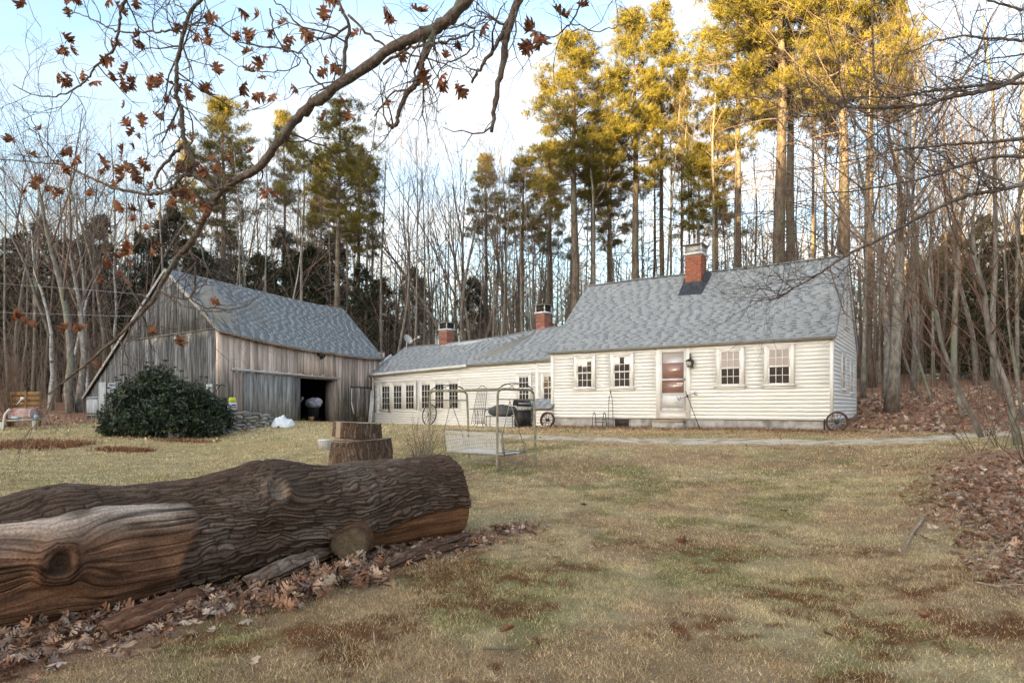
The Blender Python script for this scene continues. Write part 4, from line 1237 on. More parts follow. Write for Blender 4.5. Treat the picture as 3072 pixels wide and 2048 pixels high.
MULTI = [hardwood(321, 19, .24, .32, .42, stems=5, levels=3, up=.10), hardwood(322, 17, .2, .35, .45, stems=3, levels=3, up=.10)]
SAP = [hardwood(331, 7, .045, .2, .5, levels=3, dens=.8, twig=M_TWIGR, bark=M_TWIGR), hardwood(332, 8, .05, .3, .6, levels=3, dens=.8, lean=(.35, 0)), hardwood(333, 6, .04, .15, .7, levels=3, twig=M_TWIGR, bark=M_TWIGR, lean=(-.3, .1))]
LEAN = [hardwood(341, 11, .09, .25, .65, levels=3, lean=(-.42, -.05), twig=M_TWIGR, up=.05, dens=1.3), hardwood(342, 12, .11, .3, .6, levels=3, lean=(-.22, 0), twig=M_TWIGR, up=.06, dens=1.3)]

def top_scale(x, y, py_top, H):                   # scale that brings a tree of height H up to a photo row
    return (EYE - (py_top - HY) / F * y - gz(x, y)) / H
_hc = {}
def height_of(parts):
    me = parts[-1][1]
    if me.name not in _hc:
        a = np.empty(len(me.vertices) * 3, np.float32); me.vertices.foreach_get('co', a)
        _hc[me.name] = float(np.quantile(a[2::3], .999))
    return _hc[me.name]
_i = 0
def T_(kind, protos, px, d, py_top, label, cat, group=None, wx=None, rot=None, name=None, k=None, tilt=0.0):
    global _i
    _i += 1
    x, y = at_px(px, d)
    parts = protos[(_i if k is None else k) % len(protos)]
    H = height_of(parts)
    s = top_scale(x, y, py_top, H)
    return plant_tree(name or kind, parts, x, y, (_i * 2.399) % 6.28 if rot is None else rot, s if wx is None else wx, label, cat, group, sz=s, tilt=tilt)

PG = 'tall white pines behind the buildings'
# the big pines (photo column, distance, row of the top)
for (px, d, top, k, wx, lab) in (
    (1722, 40, 95, 0, 1.10, 'golden crowned pine standing clear against the sky behind the join of ell and house'),
    (1770, 44, 330, 3, 1.0, 'slimmer dark pine close beside the pointed golden pine behind the ell'),
    (1905, 42, 20, 1, 1.15, 'tall pine with a ragged gold and dark crown rising behind the house ridge'),
    (1985, 46, 10, 3, 1.1, 'thin tall pine with a narrow dark top between two golden crowned pines'),
    (2090, 40, 420, 3, .95, 'shorter dark pine rising directly behind the red brick house chimney'),
    (2340, 38, -330, 2, 1.45, 'largest pine behind the house ridge, broad bright golden crown cut by the frame top'),
    (2375, 40, -200, 0, 1.15, 'pine trunk standing tight against the largest golden pine, nearer the house gable'),
    (2210, 46, -120, 1, 1.25, 'golden pine filling the gap between the brick chimney and the largest pine'),
    (2540, 34, -420, 1, 1.25, 'thick pine trunk rising behind the peak of the house gable'),
    (2610, 40, -260, 0, 1.0, 'tall pine in the woods just beyond the house gable corner'),
    (668, 46, 285, 1, .95, 'pine with a thin golden top behind the barn roof peak'),
    (1010, 38, 285, 2, .72, 'dark layered pine with flat plates of needles behind the barn ridge'),
    (1075, 45, 430, 0, .65, 'smaller dark pine just behind the layered pine over the barn roof'),
    (860, 50, 330, 3, .9, 'narrow pine half hidden among bare trees behind the barn'),
    (1560, 46, 470, 3, 1.15, 'dark narrow pine behind the ell between bare hardwoods and the pointed golden pine'),
    (1460, 52, 455, 3, 1.0, 'thin pine far behind the middle of the ell')):
    T_('white_pine', PINES, px, d, top, lab, 'pine tree', PG, wx=wx, k=k)
for i, (px, d, top) in enumerate(((1830, 50, 380), (1960, 53, 260), (2050, 55, 200), (2150, 52, 330), (2440, 52, -80), (2480, 44, 60), (1650, 55, 420), (2700, 55, -60), (560, 58, 420), (960, 60, 470))):
    T_('white_pine', PINES, px, d, top, 'slender pine trunk in the second row of pines behind the buildings', 'pine tree', 'second row of pines', wx=.8, k=3 if i % 3 else 1)

# bare hardwoods behind the barn and to its left
lg = 'bare grey trees left of and behind the barn'
for (px, d, top, k) in ((22, 38, 420, 0), (62, 42, 330, 1), (105, 45, 460, 2), (178, 40, 360, 3), (250, 43, 300, 0), (300, 40, 330, 1), (345, 47, 280, 2), (395, 42, 330, 3), (430, 50, 420, 0), (590, 50, 470, 2), (650, 44, 520, 3), (745, 48, 420, 1), (800, 42, 430, 2), (900, 46, 400, 0), (935, 50, 480, 3)):
    T_('bare_tree', HARD if k % 2 else POLES, px, d, top, 'bare grey hardwood in the woods beside and behind the barn', 'bare tree', lg, wx=.85, k=k)
for (px, d, top, k, lab) in ((152, 34, 470, 0, 'pale barked tree in front of the dark evergreens left of the barn'), (205, 37, 380, 1, 'whitish leaning trunk just left of the barn lean-to'), (270, 36, 520, 1, 'pale slim trunk close to the barn lean-to roof'), (330, 39, 450, 0, 'pale barked tree rising behind the lean-to roof slope'),
                       (842, 40, 480, 1, 'straight pale trunk with green lichen above the middle of the barn ridge')):
    T_('pale_tree', BIRCH, px, d, top, lab, 'bare tree', 'pale barked trees by the barn', wx=.9, k=k)
# the thick double trunk at the corner of the lean-to
x, y = at_px(228, 33)
dbl = hardwood(351, 13, .30, .45, .5, stems=2, levels=3, bark=M_BARKG, up=.12)
plant_tree('double_trunk_tree', dbl, x, y, .9, 1.0, 'thick double trunked bare tree next to the barn lean-to', 'bare tree')
# middle group behind the ell
for (px, d, top, k, wx, lab) in ((1405, 44, 240, 0, .95, 'large bare maple with several fanning stems behind the ell between its chimneys'), (1560, 50, 330, 1, .8, 'many stemmed bare tree behind the ell near the brick chimney beside the house')):
    T_('bare_maple', MULTI, px, d, top, lab, 'bare tree', wx=wx, k=k)
for (px, d, top, k) in ((1180, 42, 330, 3), (1250, 48, 480, 2), (1290, 52, 560, 0), (1345, 46, 520, 2), (1490, 47, 520, 1), (1600, 44, 560, 2), (1640, 48, 500, 0), (1690, 52, 560, 1), (1120, 50, 520, 2)):
    T_('bare_tree', HARD if k == 3 else POLES, px, d, top, 'slim bare hardwood behind the low ell', 'bare tree', 'bare trees behind the ell', wx=.75, k=k)
for (px, d, top, k) in ((1860, 48, 560, 2), (2020, 50, 500, 0), (2130, 47, 560, 2), (2250, 50, 480, 1), (2420, 48, 400, 0)):
    T_('bare_tree', HARD, px, d, top, 'slim bare hardwood among the pines behind the house', 'bare tree', 'bare trees among the pines', wx=.7, k=k)
# straight thin poles filling the woods all the way across
r = random.Random(31)
for i in range(104):
    px = -60 + 3200 * (i + r.random()) / 104; d = r.uniform(38, 58)
    T_('pole_tree', POLES, px, d, r.uniform(330, 600) if px < 1700 else r.uniform(60, 480), 'straight thin grey trunk standing in the woods behind the buildings', 'bare tree', 'thin straight trunks in the woods', wx=r.uniform(.75, 1.2))
# right of the house
rg = 'bare trees on the leafy slope beyond the house gable'
for (px, d, top, k, wx) in ((2590, 30, 150, 0, .95), (2660, 27, 60, 1, 1.0), (2690, 36, 100, 3, .9), (2740, 33, -60, 2, 1.0), (2800, 38, 120, 0, .9), (2860, 34, -40, 1, 1.0), (2930, 37, 60, 3, .9), (2985, 30, -80, 2, 1.1), (3050, 34, 0, 0, 1.0), (2620, 45, 300, 2, .8), (2770, 48, 260, 1, .8), (2900, 50, 200, 3, .8), (3020, 46, 180, 0, .8)):
    T_('bare_tree', HARD if k in (1, 3) else POLES, px, d, top, 'bare hardwood on the leaf covered slope beyond the house gable', 'bare tree', rg, wx=wx, k=k)
for (px, d, top, k, lab) in ((2672, 23, 380, 1, 'thick dark trunk nearest the house gable on the leafy slope'),):
    T_('bare_tree', HARD, px, d, -200, lab, 'bare tree', None, wx=1.25, k=k)
for (px, d, top, k, rot) in ((2955, 15, 330, 0, 0), (3060, 13, 100, 1, .2), (2800, 24, 560, 0, .3), (2890, 20, 420, 1, .1), (3070, 18, 250, 0, .5), (3000, 26, 420, 1, .3), (2760, 28, 640, 0, .2), (3150, 22, 200, 1, 0)):
    T_('leaning_tree', LEAN, px, d, top, 'thin bare tree leaning towards the lawn from the wooded bank', 'bare tree', 'leaning trees on the bank', wx=.62, k=k, rot=rot)
for (px, d, top, k, lab) in ((2955, 44, 640, 1, ''), (3060, 40, 700, 0, ''), (2850, 52, 690, 2, ''), (2745, 55, 760, 0, '')):
    T_('hemlock', HEMS, px, d, top, 'dark evergreen in the woods beyond the house gable', 'evergreen tree', 'dark evergreens beyond the gable', k=k)
# dark evergreens behind the barn and at far left
for (px, d, top, k) in ((-20, 50, 760, 0), (40, 46, 700, 1), (120, 52, 660, 0), (215, 50, 720, 2), (300, 53, 640, 1), (430, 46, 700, 1), (520, 52, 620, 0), (600, 45, 740, 2), (690, 50, 690, 1), (780, 44, 760, 0), (850, 49, 680, 1), (925, 45, 740, 2), (1000, 50, 700, 0), (1085, 43, 790, 1), (1140, 48, 830, 2), (1240, 62, 800, 0), (380, 44, 860, 2), (1420, 64, 830, 0)):
    T_('hemlock', HEMS, px, d, top, 'dark dense evergreen filling the woods behind the barn', 'evergreen tree', 'dark evergreens behind the barn', k=k)

# undergrowth and the far wood: masses of thin stems nobody could count
def thicket(name, n, xr, yr, hr, mat, seed, rad=(.012, .03), kids=5, lean=.25):
    r = random.Random(seed); mb = MB()
    xs = [r.uniform(*xr) for _ in range(n)]; ys = [r.uniform(*yr) for _ in range(n)]
    zs = gz(np.array(xs), np.array(ys))
    for x, y, z in zip(xs, ys, zs):
        h = r.uniform(*hr); lx, ly = r.gauss(0, lean), r.gauss(0, lean)
        p = [np.array((x + lx * h * t * t, y + ly * h * t * t, z - .1 + h * t)) for t in (0, .35, .7, 1)]
        b = r.uniform(*rad)
        mb.tube(p, [b, b * .75, b * .5, b * .2], 3)
        for _ in range(kids):
            t = r.uniform(.25, .95); q = np.array((x + lx * h * t * t, y + ly * h * t * t, z - .1 + h * t))
            a = r.uniform(0, 6.28); L = h * r.uniform(.15, .35)
            e = np.array((math.cos(a) * .7, math.sin(a) * .7, r.uniform(.1, .9)))
            m = q + e * L * .5 + np.array((0, 0, r.uniform(-.05, .1)))
            w = q + e * L + np.array((0, 0, .1 * L))
            mb.tube([q, m, w], [b * .45, b * .3, .004], 3)
            for _ in range(2):
                s = r.uniform(.3, .9); g = q + (w - q) * s
                mb.tube([g, g + np.array((r.gauss(0, .5), r.gauss(0, .5), r.uniform(.1, .8))) * L * .5], [b * .22, .003], 3)
    return tag(mb.build(name, mat), kind='stuff')
thicket('undergrowth', 420, (-42, 8), (38, 58), (2.5, 8), M_TWIG, 501, kids=7)
thicket('undergrowth', 300, (8, 45), (32, 58), (1.5, 6.5), M_TWIGR, 502, kids=7)
thicket('undergrowth', 240, (-36, -15), (31, 40), (1.5, 5), M_TWIG, 503, kids=6)
thicket('undergrowth', 520, (-34, 6), (37, 54), (4, 10), M_TWIG, 506, rad=(.012, .028), kids=9, lean=.12)
thicket('undergrowth', 260, (6, 36), (34, 52), (4, 10), M_TWIGR, 507, rad=(.012, .028), kids=9, lean=.15)
thicket('far_wood', 900, (-75, 75), (56, 95), (9, 19), M_BARKG, 504, rad=(.06, .14), kids=6, lean=.04)
thicket('far_wood', 900, (-70, 70), (58, 90), (5, 13), M_TWIG, 505, rad=(.03, .06), kids=6, lean=.1)

# the wooded hill behind the camera: it hides the low sun from everything but the treetops
r = random.Random(77); mb = MB()
for i in range(760):
    x = r.uniform(-240, 110); y = r.uniform(-178, -146)
    z = gz(x, y); h = r.uniform(11.5, 14.5) + 7.5 * float(sstep(-118, -155, x)) - 1.5 * float(sstep(-95, -60, x))
    w = r.uniform(3.2, 5.0)
    for k_ in range(5):
        f0 = k_ / 5; zz0 = z + h * (.08 + .9 * f0) - (3.5 if k_ == 0 else 0); R_ = w * (1 - f0 * .85)
        a0 = r.random()
        ring = [(x + R_ * math.cos(a0 + j * .785) * r.uniform(.7, 1.2), y + R_ * math.sin(a0 + j * .785) * r.uniform(.7, 1.2), zz0 - r.uniform(0, .6)) for j in range(8)]
        mb.add(ring + [(x, y, z + h * (.38 + .9 * f0))], np.array([(j, (j + 1) % 8, 8) for j in range(8)]))
tag(mb.build('distant_wood', material('dark conifers', (.03, .036, .018), (.07, .075, .035), rough=.9, scale=.8)), kind='stuff')
# ------------------------------------------------------------------ the felled log, the stump, turf and leaves
def bark_height(w, s, seed=0, f=1.0):
    """furrowed bark: long interlacing ridges; w runs round the stem, s along it (metres); 0 in a furrow, 1 on a ridge"""
    wx = w + .020 * (fbm(s * 3.2, w * 4, seed + 3, 3) - .5) * 2 + .013 * (fbm(s * 10, w * 14, seed + 5, 2) - .5) * 2
    def plates(width, length, sd_):
        r_ = wx / width + .55 * (vnoise(s * 7, wx / width * .5, sd_ + 4) - .5) * 2 + .16 * np.sin(s * 31 + 6 * vnoise(wx / width * .7, s * 2, sd_ + 6)); i = np.floor(r_); fr = r_ - i
        Ln = length * (.4 + 1.6 * hash2(i, i * 0 + 3, sd_) ** 1.5)
        q = s / Ln + 9 * hash2(i, i * 0 + 5, sd_); j = np.floor(q); fs = q - j
        k = hash2(i, j, sd_ + 1)
        return np.sin(math.pi * fr) ** .55 * (1 - .85 * np.abs(2 * fs - 1) ** 9) * (.35 + .65 * k)
    a = plates(.031 / f, .30 / f, seed + 11)
    b = plates(.017 / f, .16 / f, seed + 12)
    return np.clip(np.maximum(.92 * a, .62 * b * (.4 + a)) * (.8 + .4 * fbm(s * 20, wx * 40, seed + 8, 2)), 0, 1)
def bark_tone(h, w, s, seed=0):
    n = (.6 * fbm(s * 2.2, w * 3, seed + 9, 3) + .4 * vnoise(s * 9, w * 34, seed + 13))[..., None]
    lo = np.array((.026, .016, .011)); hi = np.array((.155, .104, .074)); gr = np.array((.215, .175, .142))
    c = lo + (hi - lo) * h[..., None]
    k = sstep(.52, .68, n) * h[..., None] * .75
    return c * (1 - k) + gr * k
M_LOG = material('furrowed bark', (.72, .72, .72), (1.25, 1.22, 1.2), rough=.92, scale=60, attr=True, spec=.15, bump=.3)
LP, RP = D(0, 1297, 4.55), D(1018, 1138, 7.40)
ax_ = RP - LP; LL_ = np.linalg.norm(ax_); ax_ /= LL_
sd = np.cross(ax_, (0, 0, 1.0)); sd /= np.linalg.norm(sd)
if sd @ -LP < 0: sd = -sd
upv = np.cross(sd, ax_); upv = upv if upv[2] > 0 else -upv
ss_ = np.linspace(-1.7, LL_, 2000)
sx = np.array([(CX + F * q[0] / q[1]) / 1.30612 for q in (LP + np.outer(ss_, ax_) + .46 * (math.cos(.4) * sd + math.sin(.4) * upv))])
st = np.array([(CX + F * q[0] / q[1]) / 1.30612 for q in (LP + np.outer(ss_, ax_) + .46 * upv)])
def s_of(xd): return float(np.interp(xd, sx, ss_))          # place along the log of a picture column, on its face
def s_top(xd): return float(np.interp(xd, st, ss_))         # the same along its top
NS, NT = 700, 390
s = np.linspace(-1.5, LL_, NS)[:, None]
tl = np.linspace(0, 1, NT + 1)[:-1]
th = np.concatenate((np.linspace(-1.25, 2.3, int(NT * .8), endpoint=False), np.linspace(2.3, 2 * math.pi - 1.25, NT - int(NT * .8), endpoint=False)))[None, :]     # finer where it shows
S = np.broadcast_to(s, (NS, NT)); TH = np.broadcast_to(th, (NS, NT))
TW = (TH + math.pi) % (2 * math.pi) - math.pi          # -pi..pi, 0 facing the camera, pi/2 on top
R0_ = .452
def g(x, c, w): return np.exp(-((x - c) / w) ** 2)
topw = np.clip(np.sin(TH), 0, 1) ** 1.2
base = R0_ + .085 * g(S, s_top(120), .30) * topw + .105 * g(S, s_top(615), .36) * topw - .03 * g(S, s_top(380), .35) * topw - .02 * g(S, s_top(760), .25) * topw
base = base + .10 * (fbm(S * .9, np.cos(TH) * .8 + 3 * np.sin(TH), 88, 3) - .5) + .05 * sstep(LL_ - .5, LL_, S) * np.clip(-np.sin(TH - .4), 0, 1)
Wc = TH * R0_
# knots: where along and round the stem
def knot(xd, yd):
    sk = s_of(xd); i = np.argmin(np.abs(s[:, 0] - sk))
    c = LP + ax_ * sk; k = CX
    yy = [(HY + F * (EYE - (c + R0_ * (math.cos(t) * sd + math.sin(t) * upv))[2]) / (c + R0_ * (math.cos(t) * sd + math.sin(t) * upv))[1]) / 1.30612 for t in np.linspace(-1.2, 1.5, 100)]
    return sk, float(np.interp(-yd, -np.array(yy), np.linspace(-1.2, 1.5, 100)))
def kd(k, asp=1.0):
    dt = (TW - k[1] + math.pi) % (2 * math.pi) - math.pi
    return np.hypot((S - k[0]), dt * R0_ * asp)
K1, K2 = knot(640, 1141), knot(130, 1291)
r1, r2 = kd(K1), kd(K2)
r2 = r2 * (1 + .2 * (fbm(np.cos(np.arctan2(TW - K2[1], (S - K2[0]) / R0_)) * 1.4 + 3, np.sin(np.arctan2(TW - K2[1], (S - K2[0]) / R0_)) * 1.4, 141, 3) - .5) * 2)
wob = .16 * (fbm(S * 2.2, TW * 1.5, 91, 4) - .5) * 2
m_left = sstep(.04, -.04, S - s_of(425) - .10 * np.sin(TW * 3) + wob * .5) * sstep(.05, -.05, TW - (.70 + .10 * np.sin(S * 2.1)) + wob) * sstep(-1.75, -1.6, TW)
bnd = np.interp(S, [s_of(690), s_of(800), s_of(880), s_of(1000), LL_], [-1.0, -.58, -.36, -.10, -.16])
m_right = sstep(-.03, .03, S - s_of(690)) * sstep(.05, -.05, TW - bnd + wob * .7) * sstep(-1.9, -1.7, TW)
bare = np.maximum(m_left, m_right)
warp = .05 * np.exp(-(r1 / .16) ** 2) * np.sign(TW - K1[1]) + .05 * np.sin(S * 3 + TW * 2)
bh = bark_height(Wc + warp, S + .3 * np.exp(-(r1 / .2) ** 2), 400)
dk = (TW - K2[1]) * R0_
Wf = Wc + .13 * np.sign(dk) * np.exp(-(r2 / .22) ** 2) * (1 - np.exp(-(dk / .05) ** 2)) + .05 * (fbm(S * 1.6, Wc * 1.5, 95, 3) - .5)       # the grain parts round the knot
ring2 = np.exp(-(r2 / .115) ** 4)
gc = Wf * (1 - ring2) + r2 * ring2
grain = vnoise(gc * 150, S * 2.2 * (1 - ring2), 97)
grain2 = fbm(gc * 46, S * 1.3 * (1 - ring2), 98, 3)
rad = base + (1 - bare) * (.036 * bh + .004 + .014 * (fbm(S * 3.2, Wc * 4, 131, 3) - .5)) + bare * (-.012 + .012 * grain2 + .004 * grain - .012 * m_left * sstep(.10, .03, np.abs(vnoise(gc * 34, S * .9, 106) - .5)))
rad = rad + m_left * (.075 * g(S, s_of(230), .5) * np.clip(np.cos(TW - .3), 0, 1) + .03)
rad = rad + (.045 * np.exp(-((r1 - .095) / .035) ** 2) - .035 * sstep(.085, .05, r1)) + m_left * (.035 * np.exp(-((r2 - .10) / .045) ** 2) - .035 * sstep(.085, .03, r2))
pos = LP + S[..., None] * ax_ + rad[..., None] * (np.cos(TH)[..., None] * sd + np.sin(TH)[..., None] * upv)
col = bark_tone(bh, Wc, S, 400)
k1 = sstep(.085, .06, r1)[..., None]; col = col * (1 - k1) + np.array((.24, .19, .145)) * k1 * (.7 + .6 * grain[..., None])
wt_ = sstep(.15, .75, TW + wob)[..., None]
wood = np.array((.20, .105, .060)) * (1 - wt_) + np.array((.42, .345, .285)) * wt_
patch = sstep(.50, .62, fbm(S * 2.4, Wc * 3.6, 99, 5))[..., None]
wood = wood * (1 - .62 * patch) + np.array((.10, .055, .035)) * .62 * patch
crk = sstep(.10, .03, np.abs(vnoise(gc * 34, S * .9, 106) - .5))
wood = wood * (.70 + .55 * sstep(.25, .75, grain2)[..., None]) * (.72 + .5 * grain[..., None]) * (.55 + .85 * fbm(S * 5, Wc * 9, 143, 4))[..., None]
wood = wood * (1 - .75 * (crk * sstep(.4, .6, fbm(S * 1.5, Wc * 4, 107, 3)))[..., None])
kk = sstep(.085, .05, r2)[..., None]; wood = wood * (1 - .85 * kk) + np.array((.05, .03, .02)) * .85 * kk
k4 = np.exp(-((r2 - .105) / .02) ** 2)[..., None]; wood = wood * (1 - .5 * k4)
wr_ = np.array((.21, .105, .052)) * (.55 + .75 * fbm(S * 6, Wc * 14, 103, 3))[..., None]
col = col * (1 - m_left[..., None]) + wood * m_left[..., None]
col = col * (1 - m_right[..., None]) + wr_ * m_right[..., None]
log = empty('log', tuple(LP + ax_ * LL_ * .5 - upv * R0_), 'huge felled log with furrowed dark bark and a bare pale patch, lying across the lawn', 'log')
mb = MB()
i2 = np.arange(NS * NT).reshape(NS, NT); n2 = np.roll(i2, -1, 1)
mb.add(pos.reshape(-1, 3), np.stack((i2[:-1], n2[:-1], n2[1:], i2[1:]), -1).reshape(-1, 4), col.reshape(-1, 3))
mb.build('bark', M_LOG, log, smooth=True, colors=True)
ringp = pos[-1] ; cen = LP + ax_ * (LL_ + .004)
M_CUT = material('sawn wood end', (.26, .20, .145), (.40, .33, .26), rough=.85, scale=22, c=(.14, .10, .075), cscale=4)
mb = MB(); mb.add(np.concatenate((ringp + ax_ * .003, [cen])), np.array([(i, (i + 1) % NT, NT) for i in range(NT)])); mb.build('cut_end', M_CUT, log)
ringp = pos[0]; mb = MB(); mb.add(np.concatenate((ringp, [LP - ax_ * 1.5])), np.array([((i + 1) % NT, i, NT) for i in range(NT)])); mb.build('cut_end', M_CUT, log)
# the sawn limb stub
cstub = D(806, 1250, 5.86); droot = LP + ax_ * s_of(880) - upv * .20 - sd * .05
dirs = cstub - droot; Ld = np.linalg.norm(dirs); dirs /= Ld
dirs_f = unit(dirs * .5 + unit(-(cstub - np.array((0, 0, EYE)))) * .5)
ux_ = unit(np.cross(dirs_f, (0, 0, 1.0))); uy_ = np.cross(ux_, dirs_f)
nt, ns = 90, 26
tt = np.linspace(0, 2 * math.pi, nt, endpoint=False)[None, :]; qq = np.linspace(0, 1, ns)[:, None]
rr_ = .168 + .15 * (1 - qq) ** 2 + .015 * np.sin(tt * 3 + 1) + .02 * (fbm(tt * 6, qq * 3, 120, 3) - .5)
cl = droot + (cstub - droot) * qq[..., None]
pv = cl + rr_[..., None] * (np.cos(tt)[..., None] * ux_ + np.sin(tt)[..., None] * uy_)
ct = np.array((.155, .085, .045)) * (.5 + .9 * fbm(tt * 5 + qq * 0, qq * 8, 121, 3))[..., None]
i2 = np.arange(ns * nt).reshape(ns, nt); n2 = np.roll(i2, -1, 1)
mb = MB(); mb.add(pv.reshape(-1, 3), np.stack((i2[:-1], n2[:-1], n2[1:], i2[1:]), -1).reshape(-1, 4), ct.reshape(-1, 3))
stub = mb.build('limb_stub', M_LOG, log, smooth=True, colors=True)
rr2 = np.array((1.0, .96, .75, .5, .25, .02))[:, None]
pv2 = cstub + dirs_f * .004 + (rr_[-1][None, :] * rr2)[..., None] * (np.cos(tt)[..., None] * ux_ + np.sin(tt)[..., None] * uy_)
c2 = np.where(rr2[..., None] > .9, np.array((.06, .04, .03)), np.array((.115, .088, .055))) * (.45 + 1.0 * fbm(tt * 2 + rr2 * 6, rr2 * 9 + tt * 0, 124, 3))[..., None]
i2 = np.arange(6 * nt).reshape(6, nt); n2 = np.roll(i2, -1, 1)
mb = MB(); mb.add(pv2.reshape(-1, 3), np.stack((i2[:-1], n2[:-1], n2[1:], i2[1:]), -1).reshape(-1, 4), c2.reshape(-1, 3)); mb.build('cut_face', M_LOG, stub, colors=True)

# stump
sxp, syp = at_px(822 * 1.30612, 10.5)
sz0 = gz(sxp, syp)
stump = empty('stump', (sxp, syp, sz0), 'tall tree stump with furrowed bark and a sawn notch round its top, behind the log', 'stump')
def stem(name, parent, x, y, z0, z1, rf, seed, nz=90, nt=300, bare_f=None, mat=None, tilt=0.0, both=False):
    zz = np.linspace(z0, z1, nz)[:, None]; t = np.linspace(0, 2 * math.pi, nt, endpoint=False)[None, :]
    Z, T = np.broadcast_to(zz, (nz, nt)), np.broadcast_to(t, (nz, nt))
    rb = rf(Z, T)
    h = bark_height(T * .42 + .03 * np.sin(Z * 7), Z, seed, .8)
    m = bare_f(Z, T) if bare_f else np.zeros_like(Z)
    R_ = rb + (1 - m) * .030 * h
    v = np.stack((x + R_ * np.cos(T), y + R_ * np.sin(T), Z + tilt * R_ * np.cos(T - .5) * (Z - z0) / (z1 - z0) ** (1 if not both else 0) if not both else Z + tilt * R_ * np.cos(T - .5) + .02 * (fbm(T * 3, Z * 0, seed + 8, 3) - .5)), -1)
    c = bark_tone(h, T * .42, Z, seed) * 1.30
    wd = np.array((.40, .31, .225)) * (.6 + .7 * fbm(T * 14, Z * 2, seed + 4, 3))[..., None]
    c = c * (1 - m[..., None]) + wd * m[..., None]
    i2 = np.arange(nz * nt).reshape(nz, nt); n2 = np.roll(i2, -1, 1)
    mb = MB(); mb.add(v.reshape(-1, 3), np.stack((i2[:-1], n2[:-1], n2[1:], i2[1:]), -1).reshape(-1, 4), c.reshape(-1, 3))
    o = mb.build(name, M_LOG, parent, smooth=True, colors=True)
    for ring, zc, up_ in ((v[-1], z1, 1), (v[0], z0, -1)):
        mb = MB(); tri = [(i, (i + 1) % nt, nt)[::up_] for i in range(nt)]
        jag = ring.copy(); zc = float(ring[:, 2].mean())
        mb.add(np.concatenate((jag, [(x, y, zc + .01 * up_)])), np.array(tri)); mb.build('sawn_face', M_CUT, o)
    return o
zt = EYE - (970 * 1.30612 - HY) / F * 10.5; zn = EYE - (1007 * 1.30612 - HY) / F * 10.5
stem('bole', stump, sxp + .02, syp, sz0 - .1, zn - .015, lambda Z, T: .450 + .04 * np.sin(T * 3 + .6) + .10 * np.clip(1 - (Z - sz0) / .9, 0, 1) + .42 * np.clip(1 - (Z - sz0) / .55, 0, 1) ** 1.6 * (.6 + .4 * np.sin(T * 5 + .4)) + .02 * np.sin(T * 2), 610, tilt=.05)
stem('top_block', stump, sxp - .035, syp + .02, zn + .012, zt, lambda Z, T: .375 + .02 * np.sin(T * 3 + .6) - .06 * (Z - zn) + .012 * np.sin(T * 2 + 2), 620, nz=50, tilt=-.06, both=True,
     bare_f=lambda Z, T: sstep(.25, .12, np.abs((T - 4.05 + math.pi) % (2 * math.pi) - math.pi)))
mb = MB(); mb.tube([(sxp - .035, syp, zn - .02), (sxp - .035, syp, zn + .02)], [.33, .33], 24); mb.build('notch', M_CUT, stump)

# slabs of fallen bark along the foot of the log
def slab(p0, p1, w, curl, seed, label, tone=(1, 1, 1), bend=.05):
    n, m = 70, 34
    p0, p1 = np.asarray(p0, float), np.asarray(p1, float)
    L = np.linalg.norm(p1 - p0); e = (p1 - p0) / L
    sdv = unit(np.cross(e, (0, 0, 1.0))); uv = np.cross(sdv, e)
    a = np.linspace(0, 1, n)[:, None]; b = np.linspace(-1, 1, m)[None, :]
    A, B = np.broadcast_to(a, (n, m)), np.broadcast_to(b, (n, m))
    wid = w * (.35 + .65 * np.sin(np.pi * np.clip(A * .9 + .06, 0, 1)) ** .6) * (.8 + .4 * fbm(A * 4, B * 0 + seed, seed, 2))
    h = bark_height(B * wid, A * L, seed, 1.0)
    zc = curl * w * (1 - B ** 2) + .022 * h + bend * L * np.sin(A * 3.1) * .5
    top = p0 + e * (A * L)[..., None] + sdv * (B * wid)[..., None] + uv * zc[..., None]
    bot = top - uv * .03
    v = np.concatenate((top.reshape(-1, 3), bot.reshape(-1, 3)))
    i2 = np.arange(n * m).reshape(n, m); o = n * m
    q = np.stack((i2[:-1, :-1], i2[:-1, 1:], i2[1:, 1:], i2[1:, :-1]), -1).reshape(-1, 4)
    rim = []
    lp = np.concatenate((i2[0], i2[1:, -1], i2[-1, -2::-1], i2[-2:0:-1, 0]))
    for x, y in zip(lp, np.roll(lp, -1)): rim.append((x, y, y + o, x + o))
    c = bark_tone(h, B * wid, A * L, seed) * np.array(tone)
    c = np.concatenate((c.reshape(-1, 3), np.tile((.16, .09, .05), (n * m, 1))))
    mb = MB(); mb.add(v, [q, q[:, ::-1] + o, np.array(rim)], c)
    return tag(mb.build('bark_slab', M_LOG, smooth=True, colors=True), label, 'bark slab', 'bark slabs by the log')
def Gd(xd, yd, dz=0.0):
    """ground point under a pixel of the 2352-wide view"""
    k = np.array(((xd * 1.30612 - CX) / F, 1, -(yd * 1.30612 - HY) / F))
    lo = 2.0
    for d in np.concatenate((np.arange(2, 14, .05), np.arange(14, 60, .2))):
        if EYE + k[2] * d <= gz(k[0] * d, d): break
    return np.array((k[0] * d, d, gz(k[0] * d, d) + dz))
slab(Gd(562, 1362, .04), Gd(775, 1292, .12), .105, .7, 701, 'curved grey bark slab propped below the sawn limb stub', (1.5, 1.55, 1.6))
slab(Gd(230, 1470, .02), Gd(455, 1382, .05), .16, .35, 702, 'broad flat brown bark slab half buried in leaves below the pale patch', (1.5, 1.1, .9))
slab(Gd(250, 1400, .03), Gd(420, 1320, .12), .10, .6, 703, 'long dark bark slab lying tight under the pale end of the log', (1.0, .85, .7))
slab(Gd(880, 1312, .02), Gd(1075, 1240, .05), .085, .4, 704, 'thin ragged bark strip trailing off the sawn end of the log', (1.25, 1.15, 1.1))
